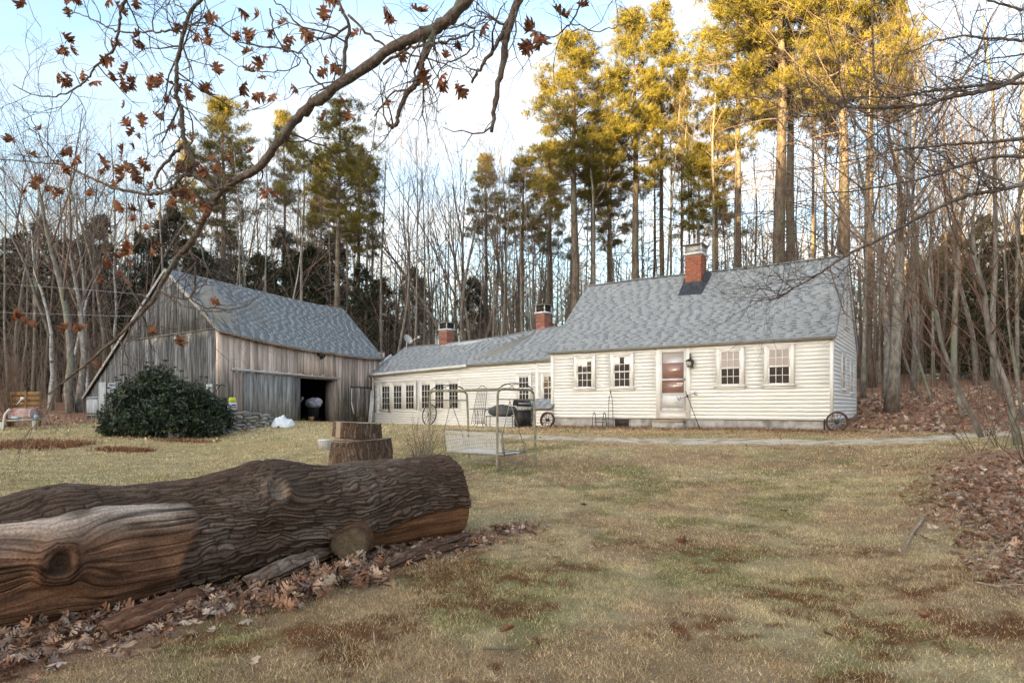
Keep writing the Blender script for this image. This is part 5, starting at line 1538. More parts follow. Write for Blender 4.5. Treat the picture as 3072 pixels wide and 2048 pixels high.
slab(Gd(930, 1300, .01), Gd(1090, 1252, .02), .06, .4, 705, 'narrow bark strip beside the ragged one at the sawn end', (1.1, .95, .85))
M_CHUNK = material('pale rotten wood', (.08, .065, .05), (.42, .40, .36), rough=.95, scale=16, lo=.42, hi=.62)
def lump(name, c, rx, ry, rz, seed, mat, label=None, cat=None, group=None, n=22, amp=.25, rot=0.0, flat=0.0):
    t = np.linspace(0, math.pi, n)[:, None]; p = np.linspace(0, 2 * math.pi, 2 * n, endpoint=False)[None, :]
    d = np.stack((np.sin(t) * np.cos(p), np.sin(t) * np.sin(p), np.cos(t) + 0 * p), -1)
    k = 1 + amp * (fbm(d[..., 0] * 1.6 + seed, d[..., 1] * 1.6 + d[..., 2] * 1.3, seed, 4) - .5) * 2
    v = d * k[..., None] * np.array((rx, ry, rz))
    if flat: v[..., 2] = np.maximum(v[..., 2], -flat * rz)
    cr_, sr_ = math.cos(rot), math.sin(rot)
    v = np.stack((v[..., 0] * cr_ - v[..., 1] * sr_, v[..., 0] * sr_ + v[..., 1] * cr_, v[..., 2]), -1) + np.asarray(c)
    i2 = np.arange(n * 2 * n).reshape(n, 2 * n); n2 = np.roll(i2, -1, 1)
    mb = MB(); mb.add(v.reshape(-1, 3), np.stack((i2[:-1], i2[1:], n2[1:], n2[:-1]), -1).reshape(-1, 4))
    return tag(mb.build(name, mat, smooth=True), label, cat, group)
lump('wood_chunk', Gd(505, 1322, .08), .17, .07, .06, 31, M_CHUNK, 'pale mottled rotten wood chunk under the middle of the log', 'wood chunk', rot=.8)
lump('wood_chunk', Gd(552, 1308, .10), .10, .08, .075, 35, M_CHUNK, 'round whitish wood chunk just beside the longer rotten chunk', 'wood chunk', rot=.2)

# oak leaf
OAK = np.array([(0, 0), (.05, .12), (.22, .16), (.10, .27), (.34, .36), (.38, .46), (.13, .46), (.40, .66), (.33, .74), (.13, .64), (.24, .86), (.10, .84), (0, 1.0)])
def oak_leaf(seed, fold=.6, curl=.5):
    r = random.Random(seed)
    mid = np.array([(0, y, 0) for y in OAK[:, 1]])
    out = []
    for sg in (1, -1):
        out.append(np.array([(sg * x * r.uniform(.85, 1.1), y + r.uniform(-.02, .02), 0) for x, y in OAK]))
    v = np.concatenate((mid, out[0], out[1])); n = len(mid)
    v[:, 2] = np.abs(v[:, 0]) * fold * r.uniform(.4, 1.4) + curl * (v[:, 1] - .4) ** 2 * r.uniform(.2, 1.6) + .25 * np.sin(v[:, 1] * 5 + seed) * v[:, 0]
    f = []
    for i in range(n - 1):
        f.append((i, n + i, n + i + 1, i + 1)); f.append((i, i + 1, 2 * n + i + 1, 2 * n + i))
    v[:, 1] -= .0
    st = [(0, 0, 0), (.012, 0, 0), (.015, -.28, .03), (-.003, -.28, .03)]
    mb = MB().add(v, np.array(f)); mb.add(st, np.array([(0, 1, 2, 3)]))
    return mb
M_OAKL = material('dry oak leaf', (.20, .068, .032), (.42, .19, .09), rough=.7, scale=7, obj_rand=.3, spec=.25, translucent=.35)
M_LITTER = material('fallen leaves', (.8, .8, .8), (1.2, 1.2, 1.2), rough=.8, scale=9, attr=True, spec=.2, translucent=.12)
LEAF = [oak_leaf(i).mesh('leaf', M_OAKL) for i in range(6)]
LT = [oak_leaf(20 + i, .55, .5) for i in range(5)]
LT = [(np.concatenate(m.v), [m.f[0], m.f[1] + 0]) for m in LT]
def far_leaf(seed):
    r = random.Random(seed); v = np.array([(0, 0, 0), (.3, .35, .12), (.12, .55, .03), (.3, .75, .15), (0, 1, .1), (-.3, .75, .1), (-.12, .55, .03), (-.3, .35, .14)]) * np.array((1, 1, r.uniform(.5, 1.5)))
    return v, [np.array([(0, 1, 2, 7), (2, 3, 4, 5), (2, 5, 6, 7)])]
LF = [far_leaf(i) for i in range(5)]
def rotmats(n, rs, flat=.5):
    """random yaw, modest tilt"""
    a = rs.uniform(0, 2 * math.pi, n); tx = rs.normal(0, flat, n); ty = rs.normal(0, flat, n)
    fl = np.where(rs.uniform(0, 1, n) < .5, 1.0, -1.0)
    ca, sa = np.cos(a), np.sin(a); z, o = np.zeros(n), np.ones(n)
    A = np.stack((np.stack((ca, -sa, z), -1), np.stack((sa, ca, z), -1), np.stack((z, z, o), -1)), 1)
    B = np.stack((np.stack((o, z, z), -1), np.stack((z, np.cos(tx), -np.sin(tx)), -1), np.stack((z, np.sin(tx), np.cos(tx)), -1)), 1)
    C = np.stack((np.stack((np.cos(ty), z, np.sin(ty)), -1), np.stack((z, o, z), -1), np.stack((-np.sin(ty), z, np.cos(ty)), -1)), 1)
    C[:, 2] *= fl[:, None]
    return A @ B @ C
LPAL = np.array([(.44, .29, .195), (.36, .205, .13), (.52, .37, .265), (.27, .15, .10), (.60, .47, .36), (.42, .23, .14), (.34, .235, .18)])
def scatter_leaves(name, xs, ys, size, lift, seed, flat=.5, far=False):
    rs = np.random.default_rng(seed); mb = MB(); n = len(xs)
    zs = gz(xs, ys) + rs.uniform(.005, lift, n); sz = rs.uniform(*size, n)
    k = rs.integers(0, 5, n)
    for t in range(5):
        m = k == t; q = int(m.sum())
        if not q: continue
        v, fs = (LF if far else LT)[t]
        M_ = rotmats(q, rs, flat)
        V = np.einsum('nij,kj->nki', M_, v - np.array((0, .45, 0))) * sz[m][:, None, None] + np.stack((xs[m], ys[m], zs[m]), -1)[:, None, :]
        c = LPAL[rs.integers(0, len(LPAL), q)] * rs.uniform(.65, 1.25, (q, 1))
        base_ = (np.arange(q) * len(v))[:, None, None]
        mb.add(V.reshape(-1, 3), [(f[None] + base_).reshape(-1, f.shape[1]) for f in fs], np.repeat(c, len(v), 0))
    return tag(mb.build(name, M_LITTER, colors=True), kind='stuff')
def sample(n, xr, yr, dens, seed):
    rs = np.random.default_rng(seed)
    x = rs.uniform(*xr, n); y = rs.uniform(*yr, n)
    keep = rs.uniform(0, 1, n) < dens(x, y)
    return x[keep], y[keep]
inview = lambda x, y: (np.abs(x) < .86 * y + .5)
def off_house(x, y):
    u = (x - HL[0]) * front.u[0] + (y - HL[1]) * front.u[1]; t = (x - HL[0]) * back[0] + (y - HL[1]) * back[1]
    return ~((u > -.2) & (u < WL + .1) & (t > -.1) & (t < DEPTH))
x, y = sample(26000, (2.5, 12), (4.0, 13.5), lambda x, y: litter_mask(x, y) * inview(x, y) * sstep(13, 6, y) * .95, 801); scatter_leaves('fallen_leaves', x, y, (.065, .125), .05, 801, .38)
x, y = sample(13000, (-6, 1.2), (2.2, 8.2), lambda x, y: litter_mask(x, y) * inview(x, y) * .8, 802); scatter_leaves('fallen_leaves', x, y, (.065, .14), .06, 802, .5)
x, y = sample(16000, (8, 32), (15, 34), lambda x, y: litter_mask(x, y) * inview(x, y) * off_house(x, y) * .6, 803); scatter_leaves('fallen_leaves', x, y, (.13, .24), .10, 803, .5, True)
x, y = sample(6000, (-30, 10), (3.2, 26), lambda x, y: (1 - litter_mask(x, y)) * inview(x, y) * off_house(x, y) * (.10 + .10 * sstep(18, 22, y)), 804); scatter_leaves('scattered_leaves', x, y, (.06, .13), .03, 804, .35, True)
x, y = sample(2600, (-.4, 11), (16.5, 24), lambda x, y: sstep(1.5, .15, np.abs((HR[0] - x) * .562 + (HR[1] - y) * .828 - .35)) * inview(x, y) * off_house(x, y) * .8, 805); scatter_leaves('fallen_leaves', x, y, (.08, .16), .05, 805, .5, True)
x, y = sample(5000, (-34, -9), (19.5, 33), lambda x, y: np.maximum(litter_mask(x, y), sstep(.52, .62, fbm(x * .5, y * .5, 66, 3)) * .7) * inview(x, y) * .6, 806); scatter_leaves('fallen_leaves', x, y, (.10, .2), .06, 806, .5, True)
# a heap caught against the bark slabs
rs = np.random.default_rng(9)
hx = np.concatenate([Gd(xd, yd)[0] + rs.normal(0, .09, 26) for xd, yd in ((700, 1385), (770, 1345), (820, 1330), (840, 1350), (640, 1395))])
hy = np.concatenate([Gd(xd, yd)[1] + rs.normal(0, .10, 26) for xd, yd in ((700, 1385), (770, 1345), (820, 1330), (840, 1350), (640, 1395))])
scatter_leaves('fallen_leaves', hx, hy, (.10, .17), .16, 10, .9)

# turf
def blades(name, n, xr, yr, h, w, seed, lean=.9, keep=None):
    rs = np.random.default_rng(seed)
    x = rs.uniform(*xr, n); y = rs.uniform(*yr, n)
    m = inview(x, y)
    x, y = x[m], y[m]
    pr = 1 - .92 * litter_mask(x, y)
    dd = drive_dist(x, y) if yr[1] > 13 else np.full(x.shape, 9.0)
    pr = pr * (.08 + .92 * sstep(.3, .75, dd + .5 * (fbm(x * 2, y * 2, 5, 2) - .5)))
    cl = .6 * fbm(x * 3.3, y * 3.3, 14, 3) + .4 * fbm(x * 11, y * 11, 15, 2)
    pr = pr * (.25 + .75 * sstep(.38, .54, cl))
    m = (rs.uniform(0, 1, len(x)) < pr) & off_house(x, y)
    x, y, cl = x[m], y[m], cl[m]; q = len(x)
    z = gz(x, y)
    hh = rs.uniform(*h, q) * (.6 + .9 * cl); ww = rs.uniform(*w, q)
    a = rs.uniform(0, 2 * math.pi, q); ln = np.abs(rs.normal(0, lean, q)) + .25
    d = np.stack((np.cos(a) * ln, np.sin(a) * ln, np.ones(q)), -1); d /= np.linalg.norm(d, axis=1, keepdims=True)
    b = rs.uniform(0, 2 * math.pi, q); s_ = np.stack((np.cos(b), np.sin(b), np.zeros(q)), -1)
    p = np.stack((x, y, z - .004), -1)
    tip = p + d * hh[:, None]
    v = np.stack((p - s_ * ww[:, None], p + s_ * ww[:, None], tip), 1).reshape(-1, 3)
    c = lawn_colour(x, y)
    t = rs.uniform(0, 1, q)
    straw, green = np.array((.74, .61, .39)), np.array((.30, .29, .11))
    c = np.where((t < .40)[:, None], c * .35 + straw * .65, np.where((t > .88)[:, None], c * .5 + green * .5, c)) * rs.uniform(.45, 1.6, (q, 1))
    mb = MB(); mb.add(v, np.arange(3 * q).reshape(-1, 3), np.repeat(c, 3, 0))
    return tag(mb.build(name, M_GRASS, colors=True), kind='stuff')
M_GRASS = material('dry turf blades', (.85, .85, .85), (1.15, 1.15, 1.15), rough=.8, scale=3, attr=True, spec=.15, translucent=.2)
blades('grass', 460000, (-5.6, 5.6), (3.0, 6.2), (.016, .042), (.0015, .0034), 901, 1.3)
blades('grass', 460000, (-9.5, 9.5), (6.2, 10.8), (.018, .045), (.0024, .0048), 902, 1.3)
blades('grass', 420000, (-18, 16), (10.8, 20), (.022, .055), (.005, .010), 903, 1.3)
blades('grass', 90000, (-30, 14), (20, 30), (.04, .09), (.009, .016), 904)
# ------------------------------------------------------------------ overhanging oak limb and the neighbouring tree at the far side
M_LIMB = material('dark oak bark', (.085, .064, .052), (.20, .16, .135), rough=.95, scale=26, stretch=(1, 1, 1), c=(.18, .19, .16), cscale=5, clo=.56, chi=.68, bump=.6, spec=.1)
M_LIMBR = material('grey brown bark', (.075, .060, .052), (.19, .155, .13), rough=.95, scale=22, c=(.2, .2, .17), cscale=4, clo=.58, chi=.7, bump=.5, spec=.1)
def limb_tree(root, dfun, limbs, mat, seed, twigs, leaves=0, twig_len=(.25, 1.0), trunk=None, tw_bias=(0, 0)):
    r = random.Random(seed)
    nodes = []
    for pts, w0, w1 in limbs:
        P3 = [P(x, y, dfun(x, y)) for x, y in pts]
        sm = smooth_path(P3, 6)
        n = len(sm)
        d = sm[:, 1]
        rad = np.linspace(w0, w1, n) * .5 / F * d
        rad *= np.array([1 + .12 * math.sin(i * 1.9) * r.random() + .25 * (r.random() < .06) for i in range(n)])
        sm[1:-1] += np.array([[r.gauss(0, .006) for _ in range(3)] for _ in range(n - 2)])
        mb = MB(); mb.tube(sm, rad, 8 if w0 > 8 else 5); mb.build('limb', mat, root, smooth=True)
        for i in range(1, n): nodes.append((sm[i], unit(sm[i] - sm[i - 1]), rad[i]))
    mb = MB()
    tips = []
    def twig(p, d, L, rad, lev):
        n = 5 if lev == 0 else 3
        q, e = np.array(p), np.array(d); pts = [q]
        for i in range(n):
            e = unit(e + np.array((r.gauss(0, .28), r.gauss(0, .18), r.gauss(0, .28))))
            q = q + e * L / n; pts.append(q)
            if lev < 2 and r.random() < .75:
                f = unit(e + np.array((r.gauss(0, .8), r.gauss(0, .5), r.gauss(0, .8))))
                twig(q, f, L * r.uniform(.35, .65), rad * .6, lev + 1)
        mb.tube(pts, np.linspace(rad, max(rad * .35, .0014), n + 1), 4 if lev == 0 else 3)
        tips.append((pts[-1], e))
        if lev == 0: nodes2.append((pts[3], e, rad))
    nodes2 = []
    for _ in range(twigs):
        p, t, rd = nodes[int(r.random() * len(nodes))]
        s = 1 if r.random() < .5 else -1
        perp = unit(np.array((-t[2] * s + r.gauss(0, .5) + tw_bias[0], r.gauss(0, .45), t[0] * s + r.gauss(0, .5) + tw_bias[1])))
        twig(p, unit(perp + t * r.uniform(0, .9)), r.uniform(*twig_len), min(rd * .55, .011) * r.uniform(.5, 1) + .0015, 0)
    return nodes, tips, mb, nodes2

S1 = lambda x, y: (x / 1.96, y / 1.96)
S2 = lambda x, y: (900 + x / 1.96, y / 1.96)
S4 = lambda x, y: (2100 + x / 1.96, y / 1.96)
S6 = lambda x, y: (x / 2.0911, 250 + y / 2.0911)
SB = lambda x, y: (200 + x / 2.352, 760 + y / 2.352)
DD = lambda *ps: [(x * 1.30612, y * 1.30612) for x, y in ps]
oak_d = lambda x, y: 5.2 + max(0, 1450 - x) / 1450 * 1.5 + max(y, -400) / 1000 * .9
oak = empty('oak_tree', (2.6, 1.2, gz(2.6, 1.2)), 'overhanging oak limb with twigs and clinging brown leaves across the upper sky', 'oak tree')
OL = [
    (DD((1120, -60), (1070, 0), (1030, 45), (975, 78), (920, 100), (800, 180), (720, 240), (665, 290), (600, 380), (540, 415), (500, 447), (470, 500), (440, 555), (395, 610), (350, 690), (300, 745), (240, 800), (180, 850), (110, 905)), 38, 5),
    ([S2(*p) for p in ((1000, -30), (830, 150), (760, 260), (720, 360), (700, 470), (640, 540), (590, 640), (560, 740), (510, 728))], 24, 11),
    ([S2(*p) for p in ((1300, -40), (1230, 150), (1190, 380), (1150, 600), (1125, 778))], 27, 10),
    ([S2(*p) for p in ((1228, 120), (1150, 270), (1070, 390), (1010, 490))], 15, 7),
    ([S1(*p) for p in ((1210, -30), (1110, 90), (1080, 200), (1045, 350), (1040, 480), (1035, 560), (1065, 640), (1075, 760), (1090, 850), (1130, 930), (1160, 1030), (1262, 1105))], 10, 16),
    ([S1(*p) for p in ((745, -20), (710, 80), (700, 200), (660, 300), (560, 400), (500, 480), (400, 545), (290, 572), (150, 540), (80, 495))], 9, 2.5),
    ([S1(*p) for p in ((410, 65), (560, 120), (650, 170), (740, 192), (900, 188), (1000, 185), (1095, 150))], 3, 7),
    ([S1(*p) for p in ((1080, 850), (1010, 920), (930, 1010), (910, 1070), (945, 1115), (1000, 1140))], 11, 5),
    ([S1(*p) for p in ((1262, 1105), (1160, 1042), (1090, 1030), (1010, 1100), (920, 1138), (800, 1130), (650, 1100), (540, 1050), (420, 990), (320, 962), (160, 950), (-20, 940))], 13, 3),
    ([S1(*p) for p in ((320, 962), (270, 890), (230, 800), (180, 690), (95, 600))], 4, 2),
    ([S1(*p) for p in ((1100, 1440), (1150, 1530))] + [S6(*p) for p in ((1230, 1110), (1222, 1250), (1190, 1345), (1070, 1335), (980, 1300))], 9, 4),
    ([S6(*p) for p in ((1190, 1345), (1250, 1390), (1330, 1412), (1480, 1415), (1570, 1380), (1625, 1320))], 6, 2.5),
    ([SB(*p) for p in ((690, 285), (750, 330), (900, 395), (1020, 410), (1150, 395))], 5, 2.5),
    ([SB(*p) for p in ((495, 470), (580, 530), (680, 590), (780, 640))], 5, 2.5),
    (DD((880, 148), (935, 112), (985, 105), (1045, 92), (1090, 70), (1065, 58), (1020, 70)), 9, 4),
    (DD((785, 200), (793, 120), (800, 60), (770, -10)), 13, 8),
    (DD((800, 60), (745, 90), (700, 70), (650, 20), (610, -15)), 8, 3),
    (DD((1090, 75), (1080, 120), (1020, 150), (985, 200), (930, 215)), 6, 2),
    (DD((800, 35), (860, 90), (920, 120), (1000, 140), (1060, 160)), 8, 3),
    (DD((985, 115), (960, 150), (945, 200), (900, 215), (860, 268)), 9, 4),
    (DD((1345, -10), (1310, 55), (1265, 85), (1200, 60), (1150, 20)), 6, 2),
    (DD((1310, 55), (1370, 72), (1420, 60), (1470, 40)), 4, 2),
    (DD((760, 210), (720, 180), (700, 130), (640, 110), (560, 100), (500, 60), (470, 10)), 7, 2.5),
    (DD((620, 20), (640, 95), (690, 140), (640, 165), (560, 155), (500, 125)), 5, 2),
]
nodes, tips, tmb, n2 = limb_tree(oak, oak_d, OL, M_LIMB, 91, 190, twig_len=(.18, .75))
# the bole stands beside the camera, out of frame
ob = P(1120 * 1.30612, -60 * 1.30612, oak_d(1463, -60))
mb = MB(); mb.tube(smooth_path([(2.6, 1.2, gz(2.6, 1.2) - .2), (2.55, 1.25, 2), (2.5, 1.4, 4.2), (2.3, 1.8, 6.2), (2.0, 2.2, 8.0)], 5), np.linspace(.36, .24, 21), 14); mb.build('trunk', M_LIMB, oak, smooth=True)
mb = MB(); mb.tube(smooth_path([(2.35, 1.75, 6.0), (1.7, 2.8, 6.7), (.6, 4.2, 6.3), tuple(ob)], 5), np.linspace(.15, .066, 16), 8); mb.build('limb', M_LIMB, oak, smooth=True)
o2 = P(*S2(1300, -40), oak_d(1563, -20)); mb = MB(); mb.tube(smooth_path([(2.0, 2.3, 7.3), (1.2, 3.6, 6.9), tuple(o2)], 5), np.linspace(.10, .038, 11), 7); mb.build('limb', M_LIMB, oak, smooth=True)
LEAFS1 = ((410, 30, 3), (350, 215, 1), (380, 290, 3), (410, 140, 1), (670, 250, 2), (790, 270, 4), (680, 370, 1), (755, 390, 1), (345, 455, 5), (480, 430, 1), (620, 480, 3), (700, 445, 2), (800, 490, 2), (960, 480, 4), (1060, 510, 3), (1035, 235, 1), (1185, 215, 3), (1290, 135, 1), (1390, 70, 1), (1415, 190, 3), (1530, 95, 1), (1610, 205, 2), (1720, 250, 3), (1690, 140, 1), (1755, 185, 1), (1500, 330, 1), (1565, 340, 1), (1260, 390, 1), (1425, 425, 1), (1570, 475, 1), (1520, 460, 1), (1445, 500, 1), (1235, 500, 2), (1210, 570, 1), (1445, 630, 1), (1540, 585, 2), (1620, 570, 1), (1715, 515, 1), (1925, 380, 4), (1900, 40, 2), (1985, 20, 1), (970, 595, 2), (885, 680, 1), (870, 575, 1), (735, 610, 1), (720, 720, 1), (1040, 775, 2), (1110, 790, 1), (810, 795, 3), (780, 860, 1), (240, 770, 1), (60, 820, 2), (150, 915, 1), (430, 920, 5), (350, 985, 3), (560, 920, 2), (720, 970, 4), (820, 955, 2), (1060, 970, 2), (780, 1050, 3), (180, 1090, 3), (310, 1130, 4), (625, 1000, 1), (660, 1080, 1), (530, 1125, 1), (670, 1190, 1), (860, 1180, 3), (1010, 1180, 4), (1110, 1130, 3), (1180, 1180, 4), (1280, 940, 3), (1200, 980, 2), (1440, 940, 1), (1540, 1120, 2), (760, 1270, 2), (1235, 1240, 2), (860, 1345, 1), (740, 1430, 3), (880, 1460, 2), (630, 1520, 4), (750, 1520, 3), (1920, 670, 1), (660, 10, 2), (800, 10, 1), (155, 8, 1))
LEAFS2 = ((300, 640, 2), (535, 610, 1), (860, 485, 2), (750, 545, 1), (905, 520, 1), (870, 335, 1), (930, 260, 1), (1380, 180, 2), (1410, 225, 3), (1360, 290, 3), (1390, 10, 1), (1620, 55, 1), (1590, 160, 2), (1100, 155, 1), (570, 165, 1), (640, 75, 1), (480, 70, 1), (355, 200, 1), (625, 330, 1))
LEAFS6 = ((95, 1435, 2), (170, 1500, 2), (470, 1525, 3), (620, 1215, 1), (760, 1180, 2), (770, 1240, 1), (980, 1540, 1))
pts_l = [(S1(x, y), k) for x, y, k in LEAFS1] + [(S2(x, y), k) for x, y, k in LEAFS2] + [(S6(x, y), k) for x, y, k in LEAFS6] + [(SB(780, 600), 1), (SB(1000, 350), 1), (SB(160, 790), 2)]
NP = np.array([n_[0] for n_ in nodes] + [t[0] for t in tips])
r = random.Random(5)
for (px, py), k in pts_l:
    d = oak_d(px, py) + r.uniform(-.1, .15)
    c = P(px, py, d)
    j = int(np.argmin(((NP - c) ** 2).sum(1) + 0.0)); a = NP[j]
    m = (a + c) / 2 + np.array((r.gauss(0, .03), r.gauss(0, .02), r.gauss(0, .03)))
    top = c + np.array((0, 0, .05))
    tmb.tube([a, m, top], [.0035, .003, .002], 4)
    for i in range(k):
        o = bpy.data.objects.new('leaf', LEAF[r.randrange(6)]); COL.objects.link(o)
        o.parent = oak; o.matrix_parent_inverse = PINV(oak)
        s = r.uniform(.11, .185)
        tip_dir = unit(np.array((r.gauss(0, .75), r.gauss(0, .4), -1.0 if r.random() < .7 else r.gauss(0, .6))))
        q = Vector(tip_dir).to_track_quat('Y', 'Z')
        q = q @ Matrix.Rotation(r.uniform(0, 6.28), 3, 'Y').to_quaternion()
        st = top + np.array((r.gauss(0, .022), r.gauss(0, .03), r.gauss(0, .022))) * (k > 1)
        o.matrix_basis = Matrix.Translation(Vector(st - tip_dir * (-.0))) @ q.to_matrix().to_4x4() @ Matrix.Diagonal((s, s, s, 1))
tag(tmb.build('twigs', M_LIMB, oak, smooth=True), kind='stuff')

mp_d = lambda x, y: 9.3 + max(0, 3072 - x) / 1000 * .8
maple = empty('maple_tree', (10.2, 8.6, gz(10.2, 8.6)), 'bare tree whose long dark limbs reach over the house roof from beyond the frame', 'bare tree')
ML = [
    ([S4(*p) for p in ((2000, 395), (1905, 430), (1800, 495), (1640, 540), (1480, 570), (1370, 600), (1270, 625), (1000, 632), (860, 625), (760, 585), (690, 520), (640, 470), (610, 380))], 16, 3),
    ([S4(*p) for p in ((2000, 480), (1905, 490), (1760, 495), (1590, 510), (1400, 525), (1250, 560), (1100, 572), (940, 572), (870, 602), (740, 740))], 12, 2.5),
    ([S4(*p) for p in ((2000, 800), (1905, 815), (1700, 835), (1480, 850), (1270, 866), (1150, 850), (1040, 790))], 13, 3),
    ([S4(*p) for p in ((2000, 915), (1905, 920), (1700, 930), (1500, 985), (1380, 1030), (1250, 1062), (1050, 1100), (850, 1130), (700, 1135))], 12, 3),
    ([S4(*p) for p in ((2000, 1060), (1905, 1085), (1780, 1115), (1620, 1140), (1520, 1170), (1400, 1222), (1250, 1300), (1100, 1382), (960, 1450), (850, 1508))] + [(2000 + x / 2.614, 720 + y / 2.614) for x, y in ((1280, 205), (1200, 262), (1090, 330), (1000, 375), (900, 430), (830, 462), (720, 476))], 13, 2.5),
    ([(2000 + x / 2.614, 720 + y / 2.614) for x, y in ((985, 375), (940, 340), (890, 300), (865, 250))], 4, 1.5),
    ([(2000 + x / 2.614, 720 + y / 2.614) for x, y in ((895, 432), (830, 400), (770, 340), (745, 290))], 4, 1.5),
    ([S4(*p) for p in ((1500, 985), (1400, 900), (1250, 870), (1000, 920), (800, 960), (560, 1000))], 7, 2),
    ([S4(*p) for p in ((1270, 625), (1100, 740), (1000, 810), (880, 880), (700, 930))], 7, 2),
    ([S4(*p) for p in ((860, 625), (760, 660), (680, 685), (600, 680), (500, 640), (420, 600))], 6, 2),
    ([S4(*p) for p in ((1900, 60), (1760, 20), (1600, -30))], 8, 5),
    ([S4(*p) for p in ((2000, 230), (1880, 235), (1700, 225), (1560, 215), (1400, 240), (1250, 300), (1150, 330))], 9, 2.5),
    ([S4(*p) for p in ((1990, 300), (1850, 330), (1700, 350), (1560, 420), (1480, 470))], 6, 2),
]
nodes, tips, tmb, _n2 = limb_tree(maple, mp_d, ML, M_LIMBR, 92, 210, twig_len=(.4, 1.7), tw_bias=(-.35, .1))
tag(tmb.build('twigs', M_LIMBR, maple), kind='stuff')
mb = MB(); mb.tube(smooth_path([(10.2, 8.6, gz(10.2, 8.6) - .2), (10.1, 8.7, 3), (10.0, 8.8, 6), (9.9, 8.9, 9.5)], 5), np.linspace(.30, .16, 16), 12); mb.build('trunk', M_LIMBR, maple, smooth=True)
for pts, w0, w1 in ML[:5] + ML[11:12]:
    a = P(*pts[0], mp_d(*pts[0])); rr_ = w0 * .5 / F * a[1]
    mb = MB(); mb.tube([(10.05, 8.75, a[2] + .5), (a + np.array((10.05, 8.75, a[2] + .5))) / 2 + np.array((0, 0, .05)), a], [rr_ * 1.4, rr_ * 1.2, rr_], 7); mb.build('limb', M_LIMBR, maple, smooth=True)

# bare shrubs on the bank at the edge of the lawn, and the canes by the stump
def shrub(name, x, y, n, h, spread, seed, label, mat, cat='shrub', group=None, rad=.010, kids=4, lean=(0, 0)):
    r = random.Random(seed); z = gz(x, y); mb = MB(); fine = MB()
    for i in range(n):
        a = r.uniform(0, 6.28); l = r.uniform(.1, 1) * spread; H = h * r.uniform(.55, 1.05)
        b = np.array((x + math.cos(a) * .12 * l, y + math.sin(a) * .12 * l, z - .05)); e = np.array((math.cos(a) * l + lean[0], math.sin(a) * l + lean[1], 1.0))
        p = [b + e * H * t + np.array((r.gauss(0, .03), r.gauss(0, .03), -.18 * l * H * t * t)) for t in np.linspace(0, 1, 6)]
        q = rad * r.uniform(.6, 1.2)
        mb.tube(p, np.linspace(q, q * .3, 6), 4)
        for _ in range(kids):
            t = r.uniform(.2, .95); j = min(int(t * 5), 4); s0 = p[j] + (p[j + 1] - p[j]) * (t * 5 - j)
            f = unit(e + np.array((r.gauss(0, .8), r.gauss(0, .8), r.gauss(0, .4)))); L = H * r.uniform(.15, .45)
            fine.tube([s0, s0 + f * L * .5 + np.array((0, 0, r.gauss(0, .03))), s0 + f * L + np.array((0, 0, .06 * L))], [q * .45, q * .35, .0016], 3)
    root = empty(name, (x, y, z), label, cat, group)
    mb.build('stems', mat, root); fine.build('twigs', mat, root)
    return root
SG = 'bare shrubs on the leafy bank'
for i, (x, y, h, n, s_, lx) in enumerate(((8.3, 10.2, 2.6, 6, .6, -.3), (8.9, 12.2, 2.0, 6, .6, -.3), (9.8, 12.8, 2.8, 7, .6, -.2), (7.0, 8.0, 1.5, 4, .6, -.3), (9.0, 9.6, 3.0, 6, .5, -.4), (11.4, 15.2, 2.4, 7, .6, -.1), (12.6, 14.6, 3.2, 8, .5, -.2))):
    shrub('bare_shrub', x, y, n, h, s_, 300 + i, 'tangle of thin leafless stems on the leaf covered bank', M_TWIGR if i % 2 else M_TWIG, 'shrub', SG, .009, 7, (lx, -.05))
cx_, cy_ = at_px(1262, 12.0)
shrub('bare_canes', cx_, cy_, 34, 1.25, .55, 331, 'clump of tall bare canes and dry stalks between the stump and the swing', M_TWIG, 'shrub', None, .007, 3)
x, y = at_px(30, 24); shrub('bare_canes', x, y, 40, 3.2, .38, 332, 'tall pale brown bare bush at the far edge behind the slatted wooden panel', M_TWIGR, 'shrub', None, .013, 4)
x, y = at_px(690, 22.6); shrub('bare_canes', x, y, 22, .9, .6, 333, 'low brown twiggy bush at the barn wall beside the evergreen bush', M_TWIGR, 'shrub', None, .008, 5)
# beds of dead rusty stalks on the lawn
def bed(px0, px1, d, depth, n, h, seed, label):
    r = random.Random(seed); mb = MB()
    for _ in range(n):
        x, y = at_px(r.uniform(px0, px1), d); y += r.gauss(0, depth); x += r.gauss(0, .1); z = gz(x, y)
        L = r.uniform(*h); e = np.array((r.gauss(0, .6), r.gauss(0, .6), 1.0)) * L
        c = np.array((.27, .115, .055)) * r.uniform(.5, 1.4) if r.random() < .7 else np.array((.36, .24, .15)) * r.uniform(.6, 1.2)
        w = r.uniform(.008, .022); s_ = np.array((r.gauss(0, 1), r.gauss(0, 1), 0)); s_ = s_ / np.linalg.norm(s_) * w
        p = np.array((x, y, z - .01)); mb.add([p - s_, p + s_, p + e * .6 + s_ * .8, p + e], np.array([(0, 1, 2, 3)]), c)
    return tag(mb.build('dead_stalks', M_LITTER, colors=True), kind='stuff')
bed(-20, 225, 16.6, .45, 2600, (.06, .20), 1, '')
bed(305, 445, 16.3, .18, 1100, (.04, .14), 2, '')
bed(480, 640, 19.6, .25, 900, (.03, .10), 3, '')
